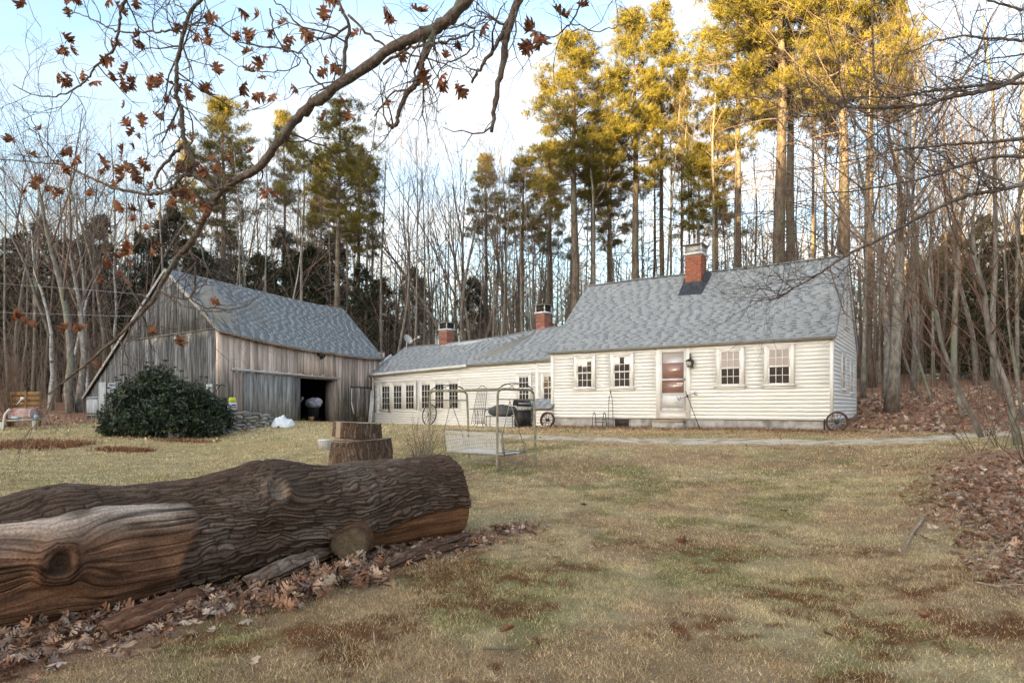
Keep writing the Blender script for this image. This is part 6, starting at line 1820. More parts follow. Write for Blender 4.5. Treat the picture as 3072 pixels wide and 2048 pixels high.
# dry grass and stalks along the house wall
r = random.Random(4); mb = MB()
for _ in range(5200):
    u = r.uniform(-.3, WL + .6); o = abs(r.gauss(0, .55)) + .08
    q = front.p(u, 0, o); z = gz(q[0], q[1]); L = r.uniform(.04, .17)
    if du0 - .2 < u < du1 + .2 and o < .45: continue
    c = np.array((.33, .22, .12)) * r.uniform(.5, 1.35) if r.random() < .6 else np.array((.23, .11, .06)) * r.uniform(.6, 1.3)
    e = np.array((r.gauss(0, .8), r.gauss(0, .8), .8)) * L; w = r.uniform(.005, .012)
    p = np.array((q[0], q[1], z - .01)); s_ = np.array((r.gauss(0, 1), r.gauss(0, 1), 0)); s_ = s_ / np.linalg.norm(s_) * w
    mb.add([p - s_, p + s_, p + e], np.array([(0, 1, 2)]), c)
tag(mb.build('dry_grass', M_GRASS, colors=True), kind='stuff')

# the big evergreen bush in front of the barn gable
def shoots(mb, lobes, rs):
    """stray shoots that break the outline, each ending in a whorl of leaves"""
    for c, R_ in lobes:
        for _ in range(16):
            d = rs.normal(0, 1, 3); d[2] = abs(d[2]) + .2; d /= np.linalg.norm(d)
            tip = c + d * R_ * rs.uniform(1.12, 1.38)
            if tip[2] < gz(tip[0], tip[1]) + .1: continue
            mb.tube([c + d * R_ * .85, tip], [.007, .004], 3, (.05, .04, .025))
            for k in range(9):
                a = k * .7; o = unit(d * .5 + np.array((math.cos(a), math.sin(a), .1)) * .8); s_ = unit(np.cross(o, d)) * .022; L = rs.uniform(.10, .16)
                mb.add([tip, tip + o * L * .55 + s_, tip + o * L, tip + o * L * .55 - s_], np.array([(0, 1, 2, 3)]), np.array((.03, .045, .02)) * rs.uniform(.6, 2.2))
def bush():
    x0, y0 = at_px(500, 21.8); z0 = gz(x0, y0)
    root = empty('rhododendron_bush', (x0, y0, z0), 'large dark green broadleaf evergreen bush in front of the barn corner', 'bush')
    rs = np.random.default_rng(3); lobes = []
    for (px, py, rx, rz, d) in ((470, 1195, 1.05, .95, 21.6), (560, 1215, 1.0, .8, 21.2), (628, 1235, .66, .55, 21.8), (400, 1225, .85, .75, 21.4), (350, 1275, .50, .35, 20.9), (500, 1260, 1.2, .55, 20.7), (600, 1275, .75, .35, 20.9), (430, 1268, .7, .40, 20.6), (470, 1150, .55, .45, 21.8), (668, 1265, .26, .28, 22)):
        lobes.append((P(px, py, d), np.array((rx, rx * .85, rz))))
    pos, nr = [], []
    for c, R_ in lobes:
        n = int(1500 * R_[0] * R_[2] + 150)
        d = rs.normal(0, 1, (n, 3)); d /= np.linalg.norm(d, axis=1, keepdims=True)
        k = rs.uniform(.55, 1.08, (n, 1)) * (1 + .85 * (fbm(d[:, 0] * 2.5 + c[0], d[:, 2] * 2.5 + d[:, 1], 12, 3) - .5))[:, None]
        p = c + d * R_ * k
        m = p[:, 2] > gz(p[:, 0], p[:, 1]) - .02
        pos.append(p[m]); nr.append(d[m])
    pos, nr = np.concatenate(pos), np.concatenate(nr)
    q = len(pos); per = 6
    out = nr[:, None, :] * .7 + rs.normal(0, .65, (q, per, 3)); out[..., 2] -= .10
    out /= np.linalg.norm(out, axis=-1, keepdims=True)
    sv = np.cross(out, rs.normal(0, 1, (q, per, 3))); sv /= np.linalg.norm(sv, axis=-1, keepdims=True)
    L = rs.uniform(.08, .15, (q, per, 1)); w = L * .17
    b = np.broadcast_to(pos[:, None, :], (q, per, 3)) + out * .02
    v = np.stack((b, b + out * L * .55 + sv * w, b + out * L, b + out * L * .55 - sv * w), 2).reshape(-1, 3)
    c = np.array((.016, .026, .013)) + rs.uniform(0, 1, (q, 1, 1)) ** 3 * np.array((.07, .09, .035)) + rs.uniform(0, .3, (q, per, 1)) * np.array((.02, .03, .015))
    mb = MB(); mb.add(v, np.arange(len(v)).reshape(-1, 4), np.repeat(c.reshape(-1, 3), 4, 0))
    shoots(mb, lobes, rs)
    mb.build('crown', material('glossy evergreen leaves', (.9, .9, .9), (1.1, 1.1, 1.1), rough=.42, scale=3, attr=True, spec=.5), root, colors=True)
    mb = MB()
    for c, R_ in lobes:
        for _ in range(5):
            e = c + np.array((rs.normal(0, .4) * R_[0], rs.normal(0, .4) * R_[1], rs.uniform(-.2, .5) * R_[2]))
            s0 = np.array((x0 + rs.normal(0, .5), y0 + rs.normal(0, .2), z0 - .05)); mb.tube([s0, (s0 + e) / 2 + np.array((0, 0, .1)), e], [.03, .02, .01], 5)
    mb.build('stems', M_TWIG, root)
bush()
# ------------------------------------------------------------------ garden things
M_SWING = material('dull olive swing tube', (.20, .18, .12), (.36, .33, .24), rough=.6, scale=12, c=(.22, .14, .09), cscale=5, clo=.58, chi=.7)
M_NET = material('white plastic webbing', (.62, .60, .57), (.78, .77, .74), rough=.6, scale=10)
M_STONE = material('field stone', (.16, .14, .12), (.38, .35, .31), rough=.95, scale=7, obj_rand=.35, c=(.26, .27, .20), cscale=3, bump=.6, spec=.1)
M_TARP = material('white sheet', (.72, .76, .80), (.82, .85, .88), rough=.6, scale=4)
M_GREYP = material('grey green control panel', (.30, .30, .27), (.38, .38, .35), rough=.5, scale=8)
M_BLACKP = material('black plastic', (.02, .02, .021), (.045, .045, .048), rough=.5, scale=6)
M_PALEW = material('pale weathered timber', (.34, .33, .28), (.50, .48, .42), rough=.9, scale=8, stretch=(1, 1, .2))
M_BROWNW = material('brown stained timber', (.26, .14, .055), (.40, .24, .11), rough=.8, scale=8)
M_PINKP = material('faded pink paint', (.36, .23, .20), (.52, .38, .34), rough=.7, scale=7, c=(.30, .14, .10), cscale=3)
M_BLUEP = material('pale blue plastic', (.28, .45, .60), (.40, .56, .68), rough=.5, scale=6)
def ground_at(px, d): x, y = at_px(px, d); return np.array((x, y, gz(x, y)))

# garden swing seen from behind
def swing():
    RF = np.array((-.282, 12.5)); e1 = np.array((-.801, .599)); e2 = np.array((.677, .736)); W, Dp = 1.84, 1.09
    def pt(a, b, z): q = RF + e1 * a + e2 * b; return np.array((q[0], q[1], z))
    zt = EYE - (1120 + 245 / 5.0575 - HY) / F * 12.9
    root = empty('garden_swing', tuple(pt(W / 2, Dp / 2, gz(*pt(W / 2, Dp / 2, 0)[:2]))), 'olive metal frame garden swing with white woven seat, standing on the lawn beyond the log', 'swing')
    gnd = lambda a, b: gz(*pt(a, b, 0)[:2]) - .03
    R_ = .024
    for a in (0, W):
        s_ = .0 if a == 0 else .0
        f = MB(); sp = .07
        f.tube(smooth_path([pt(a, -.02, gnd(a, 0)), pt(a, -.01, zt - .9), pt(a, .0, zt - .16), pt(a, .03, zt - .05), pt(a, .14, zt), pt(a, Dp / 2, zt), pt(a, Dp - .14, zt), pt(a, Dp - .03, zt - .05), pt(a, Dp, zt - .16), pt(a, Dp + sp * .6, zt - .9), pt(a, Dp + sp, gnd(a, Dp))], 4), R_, 8)
        f.build('leg_frame', M_SWING, root, smooth=True)
        f = MB(); f.tube([pt(a, .01, zt - .20), pt(a, Dp - .0, zt - .20)], .015, 6); f.build('crossbar', M_SWING, root, smooth=True)
        f = MB(); z0 = zt + .015
        f.tube(smooth_path([pt(a, .02, z0), pt(a, Dp * .25, z0 + .09), pt(a, Dp * .5, z0 + .115), pt(a, Dp * .75, z0 + .09), pt(a, Dp * .98, z0)], 5), .009, 5)
        for k in range(3):
            c = Dp * (.25 + .25 * k)
            f.tube(smooth_path([pt(a, c - .22, z0 + .0), pt(a, c - .12, z0 + .07), pt(a, c, z0 + .095), pt(a, c + .12, z0 + .07), pt(a, c + .22, z0)], 4), .006, 4)
        f.build('arch', M_BLACK, root, smooth=True)
    f = MB(); f.tube([pt(-.02, .0, zt - .01), pt(W + .02, .0, zt - .01)], .027, 8); f.build('top_rail', M_SWING, root, smooth=True)
    f = MB()
    zl = gnd(0, 0) + .40
    f.tube([pt(0, .02, zl), pt(0, Dp + .05, zl + .04)], .011, 5); f.tube([pt(0, 0, zl - .10), pt(0, Dp + .06, zl - .36)], .008, 5); f.tube([pt(0, 0, zl - .33), pt(0, Dp + .05, zl - .08)], .008, 5)
    f.tube([pt(0, .02, zl - .34), pt(0, Dp + .05, zl - .33)], .011, 5)
    f.tube([pt(0.0, -.0, gnd(0, 0) + .18), pt(W, .0, gnd(W, 0) + .18)], .013, 5)
    f.build('brace', M_SWING, root, smooth=True)
    # seat
    za = EYE - (1120 + 1235 / 5.0575 - HY) / F * 12.9; zb = EYE - (1120 + 870 / 5.0575 - HY) / F * 12.9
    seat = MB(); bt = .30; by = .22
    A0, A1 = .09, W - .16
    back = [pt(A0, bt - .0, za), pt(A1, bt, za), pt(A1, by, zb), pt(A0, by, zb)]
    fr_ = MB()
    fr_.tube([back[0], back[1]], .022, 6); fr_.tube([back[2], back[3]], .018, 6); fr_.tube([back[1], back[2]], .016, 6); fr_.tube([back[3], back[0]], .016, 6)
    fr_.tube([back[0], pt(A0, Dp - .15, za + .04)], .018, 6); fr_.tube([back[1], pt(A1, Dp - .15, za + .04)], .018, 6); fr_.tube([pt(A0, Dp - .15, za + .04), pt(A1, Dp - .15, za + .04)], .018, 6)
    for a in (A0, A1): fr_.tube(smooth_path([pt(a, Dp - .2, za + .04), pt(a, Dp - .2, za + .24), pt(a, bt + .1, za + .26), pt(a, by + .03, za + .27)], 4), .011, 5)
    fr_.tube([back[0] - np.array((0, 0, .0)), pt(A1 + .1, bt - .02, za - .0)], .017, 6)
    fr = fr_.build('seat_frame', M_SWING, root, smooth=True)
    net = MB(); nn, mm = 16, 30
    lerp = lambda u, v: (back[0] * (1 - u) + back[1] * u) * (1 - v) + (back[3] * (1 - u) + back[2] * u) * v
    for j in range(nn):
        v = .03 + .94 * j / (nn - 1) if j < 13 else .03 + .94 * (j - .1) / (nn - 1)
        if j in (12, 13): continue
        P0 = [lerp(u, v) + np.array((0, 0, -.028 * math.sin(math.pi * u) * v)) + np.array((-.004 if (k + j) % 2 else .004, 0, 0)) for k, u in enumerate(np.linspace(.03, .97, 24))]
        net.tube(P0, .0075, 4)
    for k in range(mm):
        u = .03 + .94 * k / (mm - 1)
        net.tube([lerp(u, v) + np.array((0, -.004 if (k + int(v * 9)) % 2 else .004, -.028 * math.sin(math.pi * u) * v)) for v in np.linspace(.02, .82, 6)], .0042, 3)
    tag(net.build('backrest', M_NET, root), kind='stuff')
    pan = MB(); c = [back[0], back[1], pt(A1, Dp - .15, za + .04), pt(A0, Dp - .15, za + .04)]
    for k in range(38):
        u = .02 + .96 * k / 37; pan.tube([c[0] * (1 - u) + c[1] * u, (c[0] * (1 - u) + c[1] * u + c[3] * (1 - u) + c[2] * u) / 2 - np.array((0, 0, .03)), c[3] * (1 - u) + c[2] * u], .009, 3)
    tag(pan.build('seat', M_NET, root), kind='stuff')
    for a in (A0 + .03, A1 + .05):
        h = MB(); ap = pt(a, Dp * .45, zt - .18)
        h.tube([pt(a, Dp * .45, zt - .2), ap - np.array((0, 0, .06))], .006, 5)
        h.tube([ap - np.array((0, 0, .05)), pt(a, by + .02, za + .27)], .009, 5); h.tube([ap - np.array((0, 0, .05)), pt(a, Dp - .2, za + .25)], .009, 5)
        h.tube([pt(a, by + .02, za + .27), pt(a, bt, za)], .007, 5); h.tube([pt(a, Dp - .2, za + .25), pt(a, Dp - .16, za)], .007, 5)
        h.build('hanger', M_SWING, root, smooth=True)
    w = MB(); c = pt(A0 - .02, Dp * .62, za + .06)
    w.tube([c + np.array((.03 * math.cos(t), .03 * math.sin(t) * .5, .045 * math.sin(t))) for t in np.linspace(0, 2 * math.pi, 13)], .014, 5); w.build('end_cap', M_NET, root)
swing()

# wheels leaning on the walls
def wheel(center, axis_u, axis_v, r, nsp, rim, mat, label, hub=.035, depth=.03, flat=None):
    root = empty('wheel', tuple(center), label, 'wheel', 'old spoked wheels leaning on the walls')
    c = np.asarray(center, float); u = unit(np.asarray(axis_u, float)); v = unit(np.asarray(axis_v, float)); n = np.cross(u, v)
    t = np.linspace(0, 2 * math.pi, 41)
    ring = lambda R_, o: c + R_ * (np.cos(t)[:, None] * u + np.sin(t)[:, None] * v) + n * o
    mb = MB(); a, b, d, e = ring(r, -depth), ring(r, depth), ring(r - rim, depth), ring(r - rim, -depth)
    V = np.stack((a, b, d, e), 1).reshape(-1, 3); i = np.arange(40)[:, None] * 4; j = np.arange(4)[None, :]; k = (j + 1) % 4
    mb.add(V, np.stack((i + j, i + k, i + 4 + k, i + 4 + j), -1).reshape(-1, 4)); mb.build('rim', mat, root)
    h = MB(); h.tube([c - n * .07, c + n * .07], hub, 10); h.build('hub', mat, root)
    for s_ in range(nsp):
        q = 2 * math.pi * s_ / nsp; d_ = math.cos(q) * u + math.sin(q) * v
        m = MB(); m.tube([c + d_ * hub * .8 + n * (.02 if s_ % 2 else -.02), c + d_ * (r - rim * .5)], .009 if r < .35 else .011, 5); m.build('spoke', mat, root)
uh = np.array((front.u[0], front.u[1], 0)); nn_ = np.array((front.n[0], front.n[1], 0))
def lean_wheel(px, py, wall, off, r, yaw, **kw):
    q = wall.p(wall.U(px, off), 0, off)
    u = np.array((wall.u[0] * math.cos(yaw) + wall.n[0] * math.sin(yaw), wall.u[1] * math.cos(yaw) + wall.n[1] * math.sin(yaw), 0))
    zc = gz(q[0], q[1]) + r - .02
    wheel((q[0], q[1], zc), u, np.array((-wall.n[0] * .16, -wall.n[1] * .16, 1.0)), r, **kw)
lean_wheel(2511, 1265, front, .22, .30, -.35, nsp=12, rim=.045, mat=M_RUST, label='rusty iron spoked wheel leaning on the house corner by the gable', hub=.05, depth=.04)
lean_wheel(1642, 1263, front, .25, .30, .0, nsp=10, rim=.05, mat=M_RUST, label='dark iron spoked wheel leaning where the house meets the ell', hub=.06, depth=.045)
lean_wheel(1288, 1250, ew, .30, .50, .0, nsp=14, rim=.035, mat=M_RUST, label='tall thin spoked wagon wheel against the white ell behind the swing', hub=.06, depth=.02)

# iron log cradle, wire obelisk, weathervane, standpipe along the house front
def cradle():
    c = front.p(front.U(1798, .45), 0, .45); z = gz(c[0], c[1]); root = empty('log_cradle', (c[0], c[1], z), 'small black iron cradle with two hooped ends at the foot of the house wall', 'log rack')
    for s_ in (-1, 1):
        m = MB(); k = .20 * s_
        o = c + uh * k
        m.tube(smooth_path([o + nn_ * .17 + np.array((0, 0, z - c[2])), o + nn_ * .12 + np.array((0, 0, z - c[2] + .3)), o + nn_ * .07 + np.array((0, 0, z - c[2] + .5)), o + np.array((0, 0, z - c[2] + .55)), o - nn_ * .07 + np.array((0, 0, z - c[2] + .5)), o - nn_ * .12 + np.array((0, 0, z - c[2] + .3)), o - nn_ * .17 + np.array((0, 0, z - c[2]))], 4), .014, 6)
        m.build('hoop', M_BLACK, root, smooth=True)
    m = MB(); b = np.array((0, 0, z - c[2] + .20))
    for k in range(5):
        f = (k - 2) / 2; m.bar(c - uh * .2 + nn_ * .11 * f + b + np.array((0, 0, .10 * f * f)), c + uh * .2 + nn_ * .11 * f + b + np.array((0, 0, .10 * f * f)), .055, .012)
    m.build('tray', M_BLACK, root)
cradle()
def obelisk():
    c = front.p(front.U(1832, .35), 0, .35); z = gz(c[0], c[1]); root = empty('garden_obelisk', (c[0], c[1], z), 'slender wire obelisk with a domed top standing against the house wall', 'trellis')
    H = 1.22; w = .12
    for a in (45, 135, 225, 315):
        q = math.radians(a); d = np.array((math.cos(q), math.sin(q), 0)) * w
        m = MB(); m.tube(smooth_path([np.array((c[0], c[1], z)) + d * 1.1, np.array((c[0], c[1], z + H * .5)) + d * .85, np.array((c[0], c[1], z + H * .85)) + d * .6, np.array((c[0], c[1], z + H))], 5), .006, 4); m.build('leg', M_RUST, root)
    m = MB()
    for h in (.25, .5, .72, .9):
        R_ = w * (1.05 - .4 * h); m.tube([np.array((c[0] + R_ * math.cos(t), c[1] + R_ * math.sin(t), z + H * h)) for t in np.linspace(0, 6.283, 13)], .005, 3)
    m.build('hoop', M_RUST, root)
    m = MB(); m.tube([(c[0], c[1], z + H - .01), (c[0], c[1], z + H + .06), (c[0], c[1], z + H + .09)], [.01, .035, .005], 8); m.build('finial', M_RUST, root)
obelisk()
def vane():
    d0 = front.p(front.U(2101, .75), 0, .75); z0 = gz(d0[0], d0[1]); base = np.array((d0[0], d0[1], z0))
    u = front.U(2056, .08); top = front.p(u, front.V(2056, 1172, .08), .08)
    root = empty('weathervane', tuple(base), 'black weathervane pole with the letters W and E leaning on the storm door frame', 'weathervane')
    m = MB(); m.tube([base, top], [.014, .010], 6); m.build('pole', M_BLACK, root)
    c = base + (top - base) * .86; pu = unit(top - base)
    du = front.u * .96 + np.array((0, 0, .28))
    aw, ae = c - du * .22, c + du * .24
    m = MB(); m.tube(smooth_path([aw, c - du * .1 - np.array((0, 0, .02)), c, c + du * .1 + np.array((0, 0, .02)), ae], 4), .009, 5); m.build('arm', M_BLACK, root)
    m = MB(); m.tube([c - pu * .04, c + pu * .04], [.03, .03], 8); m.build('collar', M_BLACK, root)
    x, y = unit(du), pu
    s_ = .062
    def strokes(o, lines, name):
        m = MB()
        for ln in lines: m.tube([o + x * a * s_ + y * b * s_ for a, b in ln], .013, 5)
        m.build(name, M_BLACK, root)
    strokes(aw - du * .06, [[(-1, 1), (-.5, -1), (0, .5), (.5, -1), (1, 1)]], 'letter')
    strokes(ae + du * .05, [[(.7, 1), (-.6, 1), (-.6, -1), (.7, -1)], [(-.6, 0), (.4, 0)]], 'letter')
vane()
q = front.p(front.U(2473, .12), 0, .12); z = gz(q[0], q[1]); sp_ = empty('standpipe', (q[0], q[1], z), 'short dark standpipe at the foundation near the leaning rusty wheel', 'pipe')
m = MB(); m.tube([(q[0], q[1], z - .05), (q[0], q[1], z + .34)], .022, 8); m.build('pipe', M_BLACK, sp_); m = MB(); m.tube([(q[0], q[1], z + .3), (q[0] - .02, q[1] - .09, z + .30), (q[0] - .02, q[1] - .11, z + .25)], .018, 6); m.build('spout', M_BLACK, sp_)

# patio things in front of the ell
def table():
    g0 = ground_at(1440, 25.4); root = empty('patio_table', tuple(g0), 'black wrought iron table with a thin top in front of the ell', 'table')
    m = MB(); t = np.linspace(0, 2 * math.pi, 33)[:-1]; ztop = g0[2] + .76
    top = [(g0[0] + .42 * math.cos(a), g0[1] + .42 * math.sin(a), ztop) for a in t]; bot = [(p[0], p[1], ztop - .025) for p in top]
    m.add(top + bot, [np.arange(32).reshape(1, -1), np.arange(32, 64)[::-1].reshape(1, -1), np.array([(i, 32 + i, 32 + (i + 1) % 32, (i + 1) % 32) for i in range(32)])]); m.build('table_top', M_BLACK, root)
    for a in (.5, 2.07, 3.64, 5.21):
        d = np.array((math.cos(a), math.sin(a), 0)); l = MB()
        l.tube(smooth_path([g0 + d * .40, g0 + d * .22 + np.array((0, 0, .14)), g0 + d * .19 + np.array((0, 0, .45)), g0 + d * .26 + np.array((0, 0, .73))], 4), .013, 5); l.build('leg', M_BLACK, root)
    m = MB(); m.tube([g0 + np.array((.2 * math.cos(a), .2 * math.sin(a), .2)) for a in np.linspace(0, 6.283, 17)], .010, 4); m.build('stretcher', M_BLACK, root)
table()
def bench():
    root_p = ground_at(1508, 25.0); root = empty('patio_bench', tuple(root_p), 'black metal bench draped with a dark grey cover beside the grill', 'bench')
    a, b = ground_at(1462, 25.2), ground_at(1545, 24.8); e = unit(b - a); s_ = np.array((-e[1], e[0], 0))
    zs = root_p[2] + .46; L = np.linalg.norm(b - a)
    for k in (0.03, .97):
        for sd_ in (-.2, .2):
            p = a + e * L * k + s_ * sd_; l = MB(); l.tube(smooth_path([(p[0], p[1], root_p[2]), (p[0], p[1], zs - .1), (p[0] + e[0] * .02, p[1], zs)], 3), .014, 5); l.build('leg', M_BLACK, root)
    m = MB(); m.box(np.array((*(a + e * L / 2)[:2], zs)), L, .46, .03, np.stack((e, s_, (0, 0, 1)), 1)); m.build('seat', M_BLACK, root)
    m = MB()
    for k in (0.03, .97): p = a + e * L * k + s_ * .2; m.tube(smooth_path([(p[0], p[1], zs), (p[0], p[1], zs + .3), (*(p - s_ * .1)[:2], zs + .33), (*(p - s_ * .4)[:2], zs + .22)], 3), .012, 5)
    m.build('arm', M_BLACK, root)
    c = a + e * L * .55; lump('bench_cover', (c[0], c[1], zs + .20), L * .5, .20, .24, 77, M_COVER, 'dark grey cover heaped over the black bench', 'cover', n=18, amp=.35, rot=math.atan2(e[1], e[0]), flat=.75)
M_COVER = material('dark grey cloth', (.055, .058, .062), (.10, .105, .11), rough=.8, scale=5)
bench()
def trellis():
    a = ew.U(1425, .35); root = empty('trellis_panel', tuple(ew.p(a, .1, .35)), 'tall narrow wire trellis with an arched top against the ell behind the table', 'trellis')
    v0, v1 = ew.V(1430, 1272, .35), ew.V(1430, 1176, .2); w0, w1 = .36, .29
    uc = ew.U(1439, .3)
    m = MB(); m.tube(smooth_path([ew.p(uc - w0, v0, .45), ew.p(uc - w1, v1, .16), ew.p(uc - w1 * .6, v1 + .20, .14), ew.p(uc, v1 + .28, .14), ew.p(uc + w1 * .6, v1 + .20, .14), ew.p(uc + w1, v1, .16), ew.p(uc + w0, v0, .45)], 5), .011, 5); m.build('frame', M_BLACK, root)
    for k in range(5):
        f = -1 + 2 * (k + 1) / 6; m = MB(); m.tube([ew.p(uc + w0 * f, v0 + .05, .44), ew.p(uc + w1 * f, v1 + .12, .16)], .006, 4); m.build('bar', M_BLACK, root)
    for k in range(9):
        f = (k + 1) / 10; w_ = w0 + (w1 - w0) * f; m = MB(); m.tube([ew.p(uc - w_, v0 + (v1 - v0) * f, .45 - .29 * f), ew.p(uc + w_, v0 + (v1 - v0) * f, .45 - .29 * f)], .005, 4); m.build('bar', M_BLACK, root)
trellis()
def grill():
    g0 = ground_at(1563, 24.2); root = empty('gas_grill', tuple(g0), 'black gas grill with a grey control panel in front of the shingled well house', 'grill')
    ry = math.radians(20); c_, s_ = math.cos(ry), math.sin(ry); M = np.array(((c_, -s_, 0), (s_, c_, 0), (0, 0, 1)))
    at = lambda x, y, z: g0 + M @ np.array((x, y, z))
    m = MB(); m.box(at(.06, 0, .38), .50, .44, .58, M); m.build('cabinet', M_BLACKP, root)
    m = MB(); m.box(at(-.05, -.221, .38), .24, .012, .5, M); m.build('cabinet_door', M_BLACK, root)
    m = MB(); v = [at(-.22, -.26, .67), at(.34, -.26, .67), at(.34, -.18, .83), at(-.22, -.18, .83), at(-.22, -.1, .67), at(.34, -.1, .67), at(.34, -.1, .83), at(-.22, -.1, .83)]
    m.add(v, np.array([(0, 1, 2, 3), (4, 7, 6, 5), (0, 4, 5, 1), (3, 2, 6, 7), (0, 3, 7, 4), (1, 5, 6, 2)])); pan = m.build('control_panel', M_GREYP, root)
    for k in range(4):
        x = -.13 + .13 * k; m = MB(); m.tube([at(x, -.215, .745), at(x, -.245, .735)], .022, 8); m.build('knob', M_METALW, pan)
    m = MB(); n = 10; prof = [(-.22 + .44 * (1 - math.cos(t)) / 2, .83 + .24 * math.sin(t)) for t in np.linspace(0, math.pi, n)]
    L_ = [at(-.26, y - .0, z) for y, z in prof]; R_ = [at(.32, y - .0, z) for y, z in prof]
    m.add(L_ + R_, [np.array([(i, i + 1, n + i + 1, n + i) for i in range(n - 1)] + [(0, n, 2 * n - 1, n - 1)]), np.arange(n).reshape(1, -1), np.arange(n, 2 * n)[::-1].reshape(1, -1)]); m.build('hood', M_BLACKP, root)
    m = MB(); m.tube([at(-.2, -.25, .92), at(.26, -.25, .92)], .014, 6); m.build('hood_handle', M_METALW, root)
    m = MB(); m.box(at(-.46, 0, .80), .36, .40, .03, M); m.build('side_shelf', M_BLACKP, root)
    for x in (-.15, .30):
        m = MB(); m.tube([at(x, -.16, .075), at(x, -.21, .075)], .075, 12); m.build('wheel', M_BLACKP, root)
    m = MB(); m.box(at(.06, 0, .07), .5, .4, .04, M); m.build('base_shelf', M_BLACKP, root)
grill()
def wellhouse():
    a = ground_at(1568, 24.7); b = ground_at(1651, 23.75)
    z0 = a[2] - .1; ze = EYE - (1219 - HY) / F * 24.2; zr = EYE - (1196 - HY) / F * 24.6
    w = Wall(a[:2], b[:2], z0)                       # front long side
    root = empty('well_house', tuple((a + b) / 2), 'little white clapboard well house with a blue grey shingle roof between grill and house', 'well house')
    dpt = .95; L = w.L; bk = -w.n
    H = ze - z0
    m = MB(); q = []
    for u in (0, L):
        for (o, z) in ((0, 0), (-dpt, 0), (-dpt, H), (-dpt / 2, zr - z0 - .03), (0, H)): q.append(w.p(u, z, o))
    m.add(np.array(q), [np.array([(0, 4, 3, 2, 1), (5, 6, 7, 8, 9)]), np.array([(0, 5, 9, 4), (1, 2, 7, 6), (4, 9, 8, 3), (3, 8, 7, 2)])]); m.build('wall', M_TRIM, root)
    clapboards(w, root, M_CLAP, .05, H - .05, 7, lambda v: (0, L), (), lap=.012)
    wl = Wall(w.p(0, 0, -dpt)[:2], w.p(0, 0, 0)[:2], z0); clapboards(wl, root, M_CLAP2, .05, H + .0, 8, lambda v: (0, dpt), (), lap=.012)
    E = [w.p(-.07, H - .06, .10), w.p(L + .07, H - .06, .10)]; R = [w.p(-.07, zr - z0, -dpt / 2), w.p(L + .07, zr - z0, -dpt / 2)]
    shingle_roof('roof', root, E, R, course=.12, tab=(.14, .3), singles=30)
    m = MB(); E2 = [w.p(-.07, H - .06, -dpt - .1), w.p(L + .07, H - .06, -dpt - .1)]; m.add(R + E2, np.array([(0, 1, 3, 2)]), SH_TONES[0]); m.build('rear_roof', M_SHING, root, colors=True)
    for q_ in (E[0], E2[0]): MB().bar(q_ - np.array((0, 0, .03)), R[0] - np.array((0, 0, .03)), .03, .08).build('rake_board', M_TRIM, root)
wellhouse()
# white boards propped on the ell corner
for i, (x0, x1, o) in enumerate(((1107, 1119, .35), (1111, 1123, .30))):
    t = ew.p(.05 + .1 * i, 1.75 - .3 * i, .06); b = ground_at(x0 + 1, 32.4); m = MB(); m.bar(b + np.array((0, 0, .0)), t, .12, .03)
    tag(m.build('white_board', M_METALW), ('taller' if i == 0 else 'shorter') + ' white board propped on the ell corner beside the barn', 'board', 'boards on the ell corner')
# satellite dish behind the ell ridge
def dish():
    c = P(1222, 1020, 34.9); root = empty('satellite_dish', tuple(c - np.array((0, 0, .5))), 'small grey satellite dish standing behind the ell ridge near the barn', 'satellite dish')
    m = MB(); n = unit(np.array((.55, -.6, .55))); u = unit(np.cross(n, (0, 0, 1.0))); v = np.cross(u, n)
    rs_ = np.linspace(0, 1, 6)[:, None]; t = np.linspace(0, 6.283, 25)[:-1][None, :]
    p = c + (.32 * rs_[..., None]) * (np.cos(t)[..., None] * u * .8 + np.sin(t)[..., None] * v) + (.10 * rs_[..., None] ** 2) * n
    i2 = np.arange(6 * 24).reshape(6, 24); n2 = np.roll(i2, -1, 1)
    m.add(p.reshape(-1, 3), np.stack((i2[:-1], n2[:-1], n2[1:], i2[1:]), -1).reshape(-1, 4)); m.build('dish', M_MESHG, root, smooth=True)
    m = MB(); m.tube([c - v * .3, c - v * .25 + n * .2, c + n * .42 - v * .1 - u * .45], .016, 5); m.box(c + n * .42 - v * .1 - u * .48, .12, .12, .14); m.build('arm', M_METALW, root)
    m = MB(); m.tube([c - n * .02, c - n * .1 - np.array((0, 0, .25)), c - n * .1 - np.array((0, 0, 1.4))], .025, 6); m.build('mast', M_METALW, root)
dish()
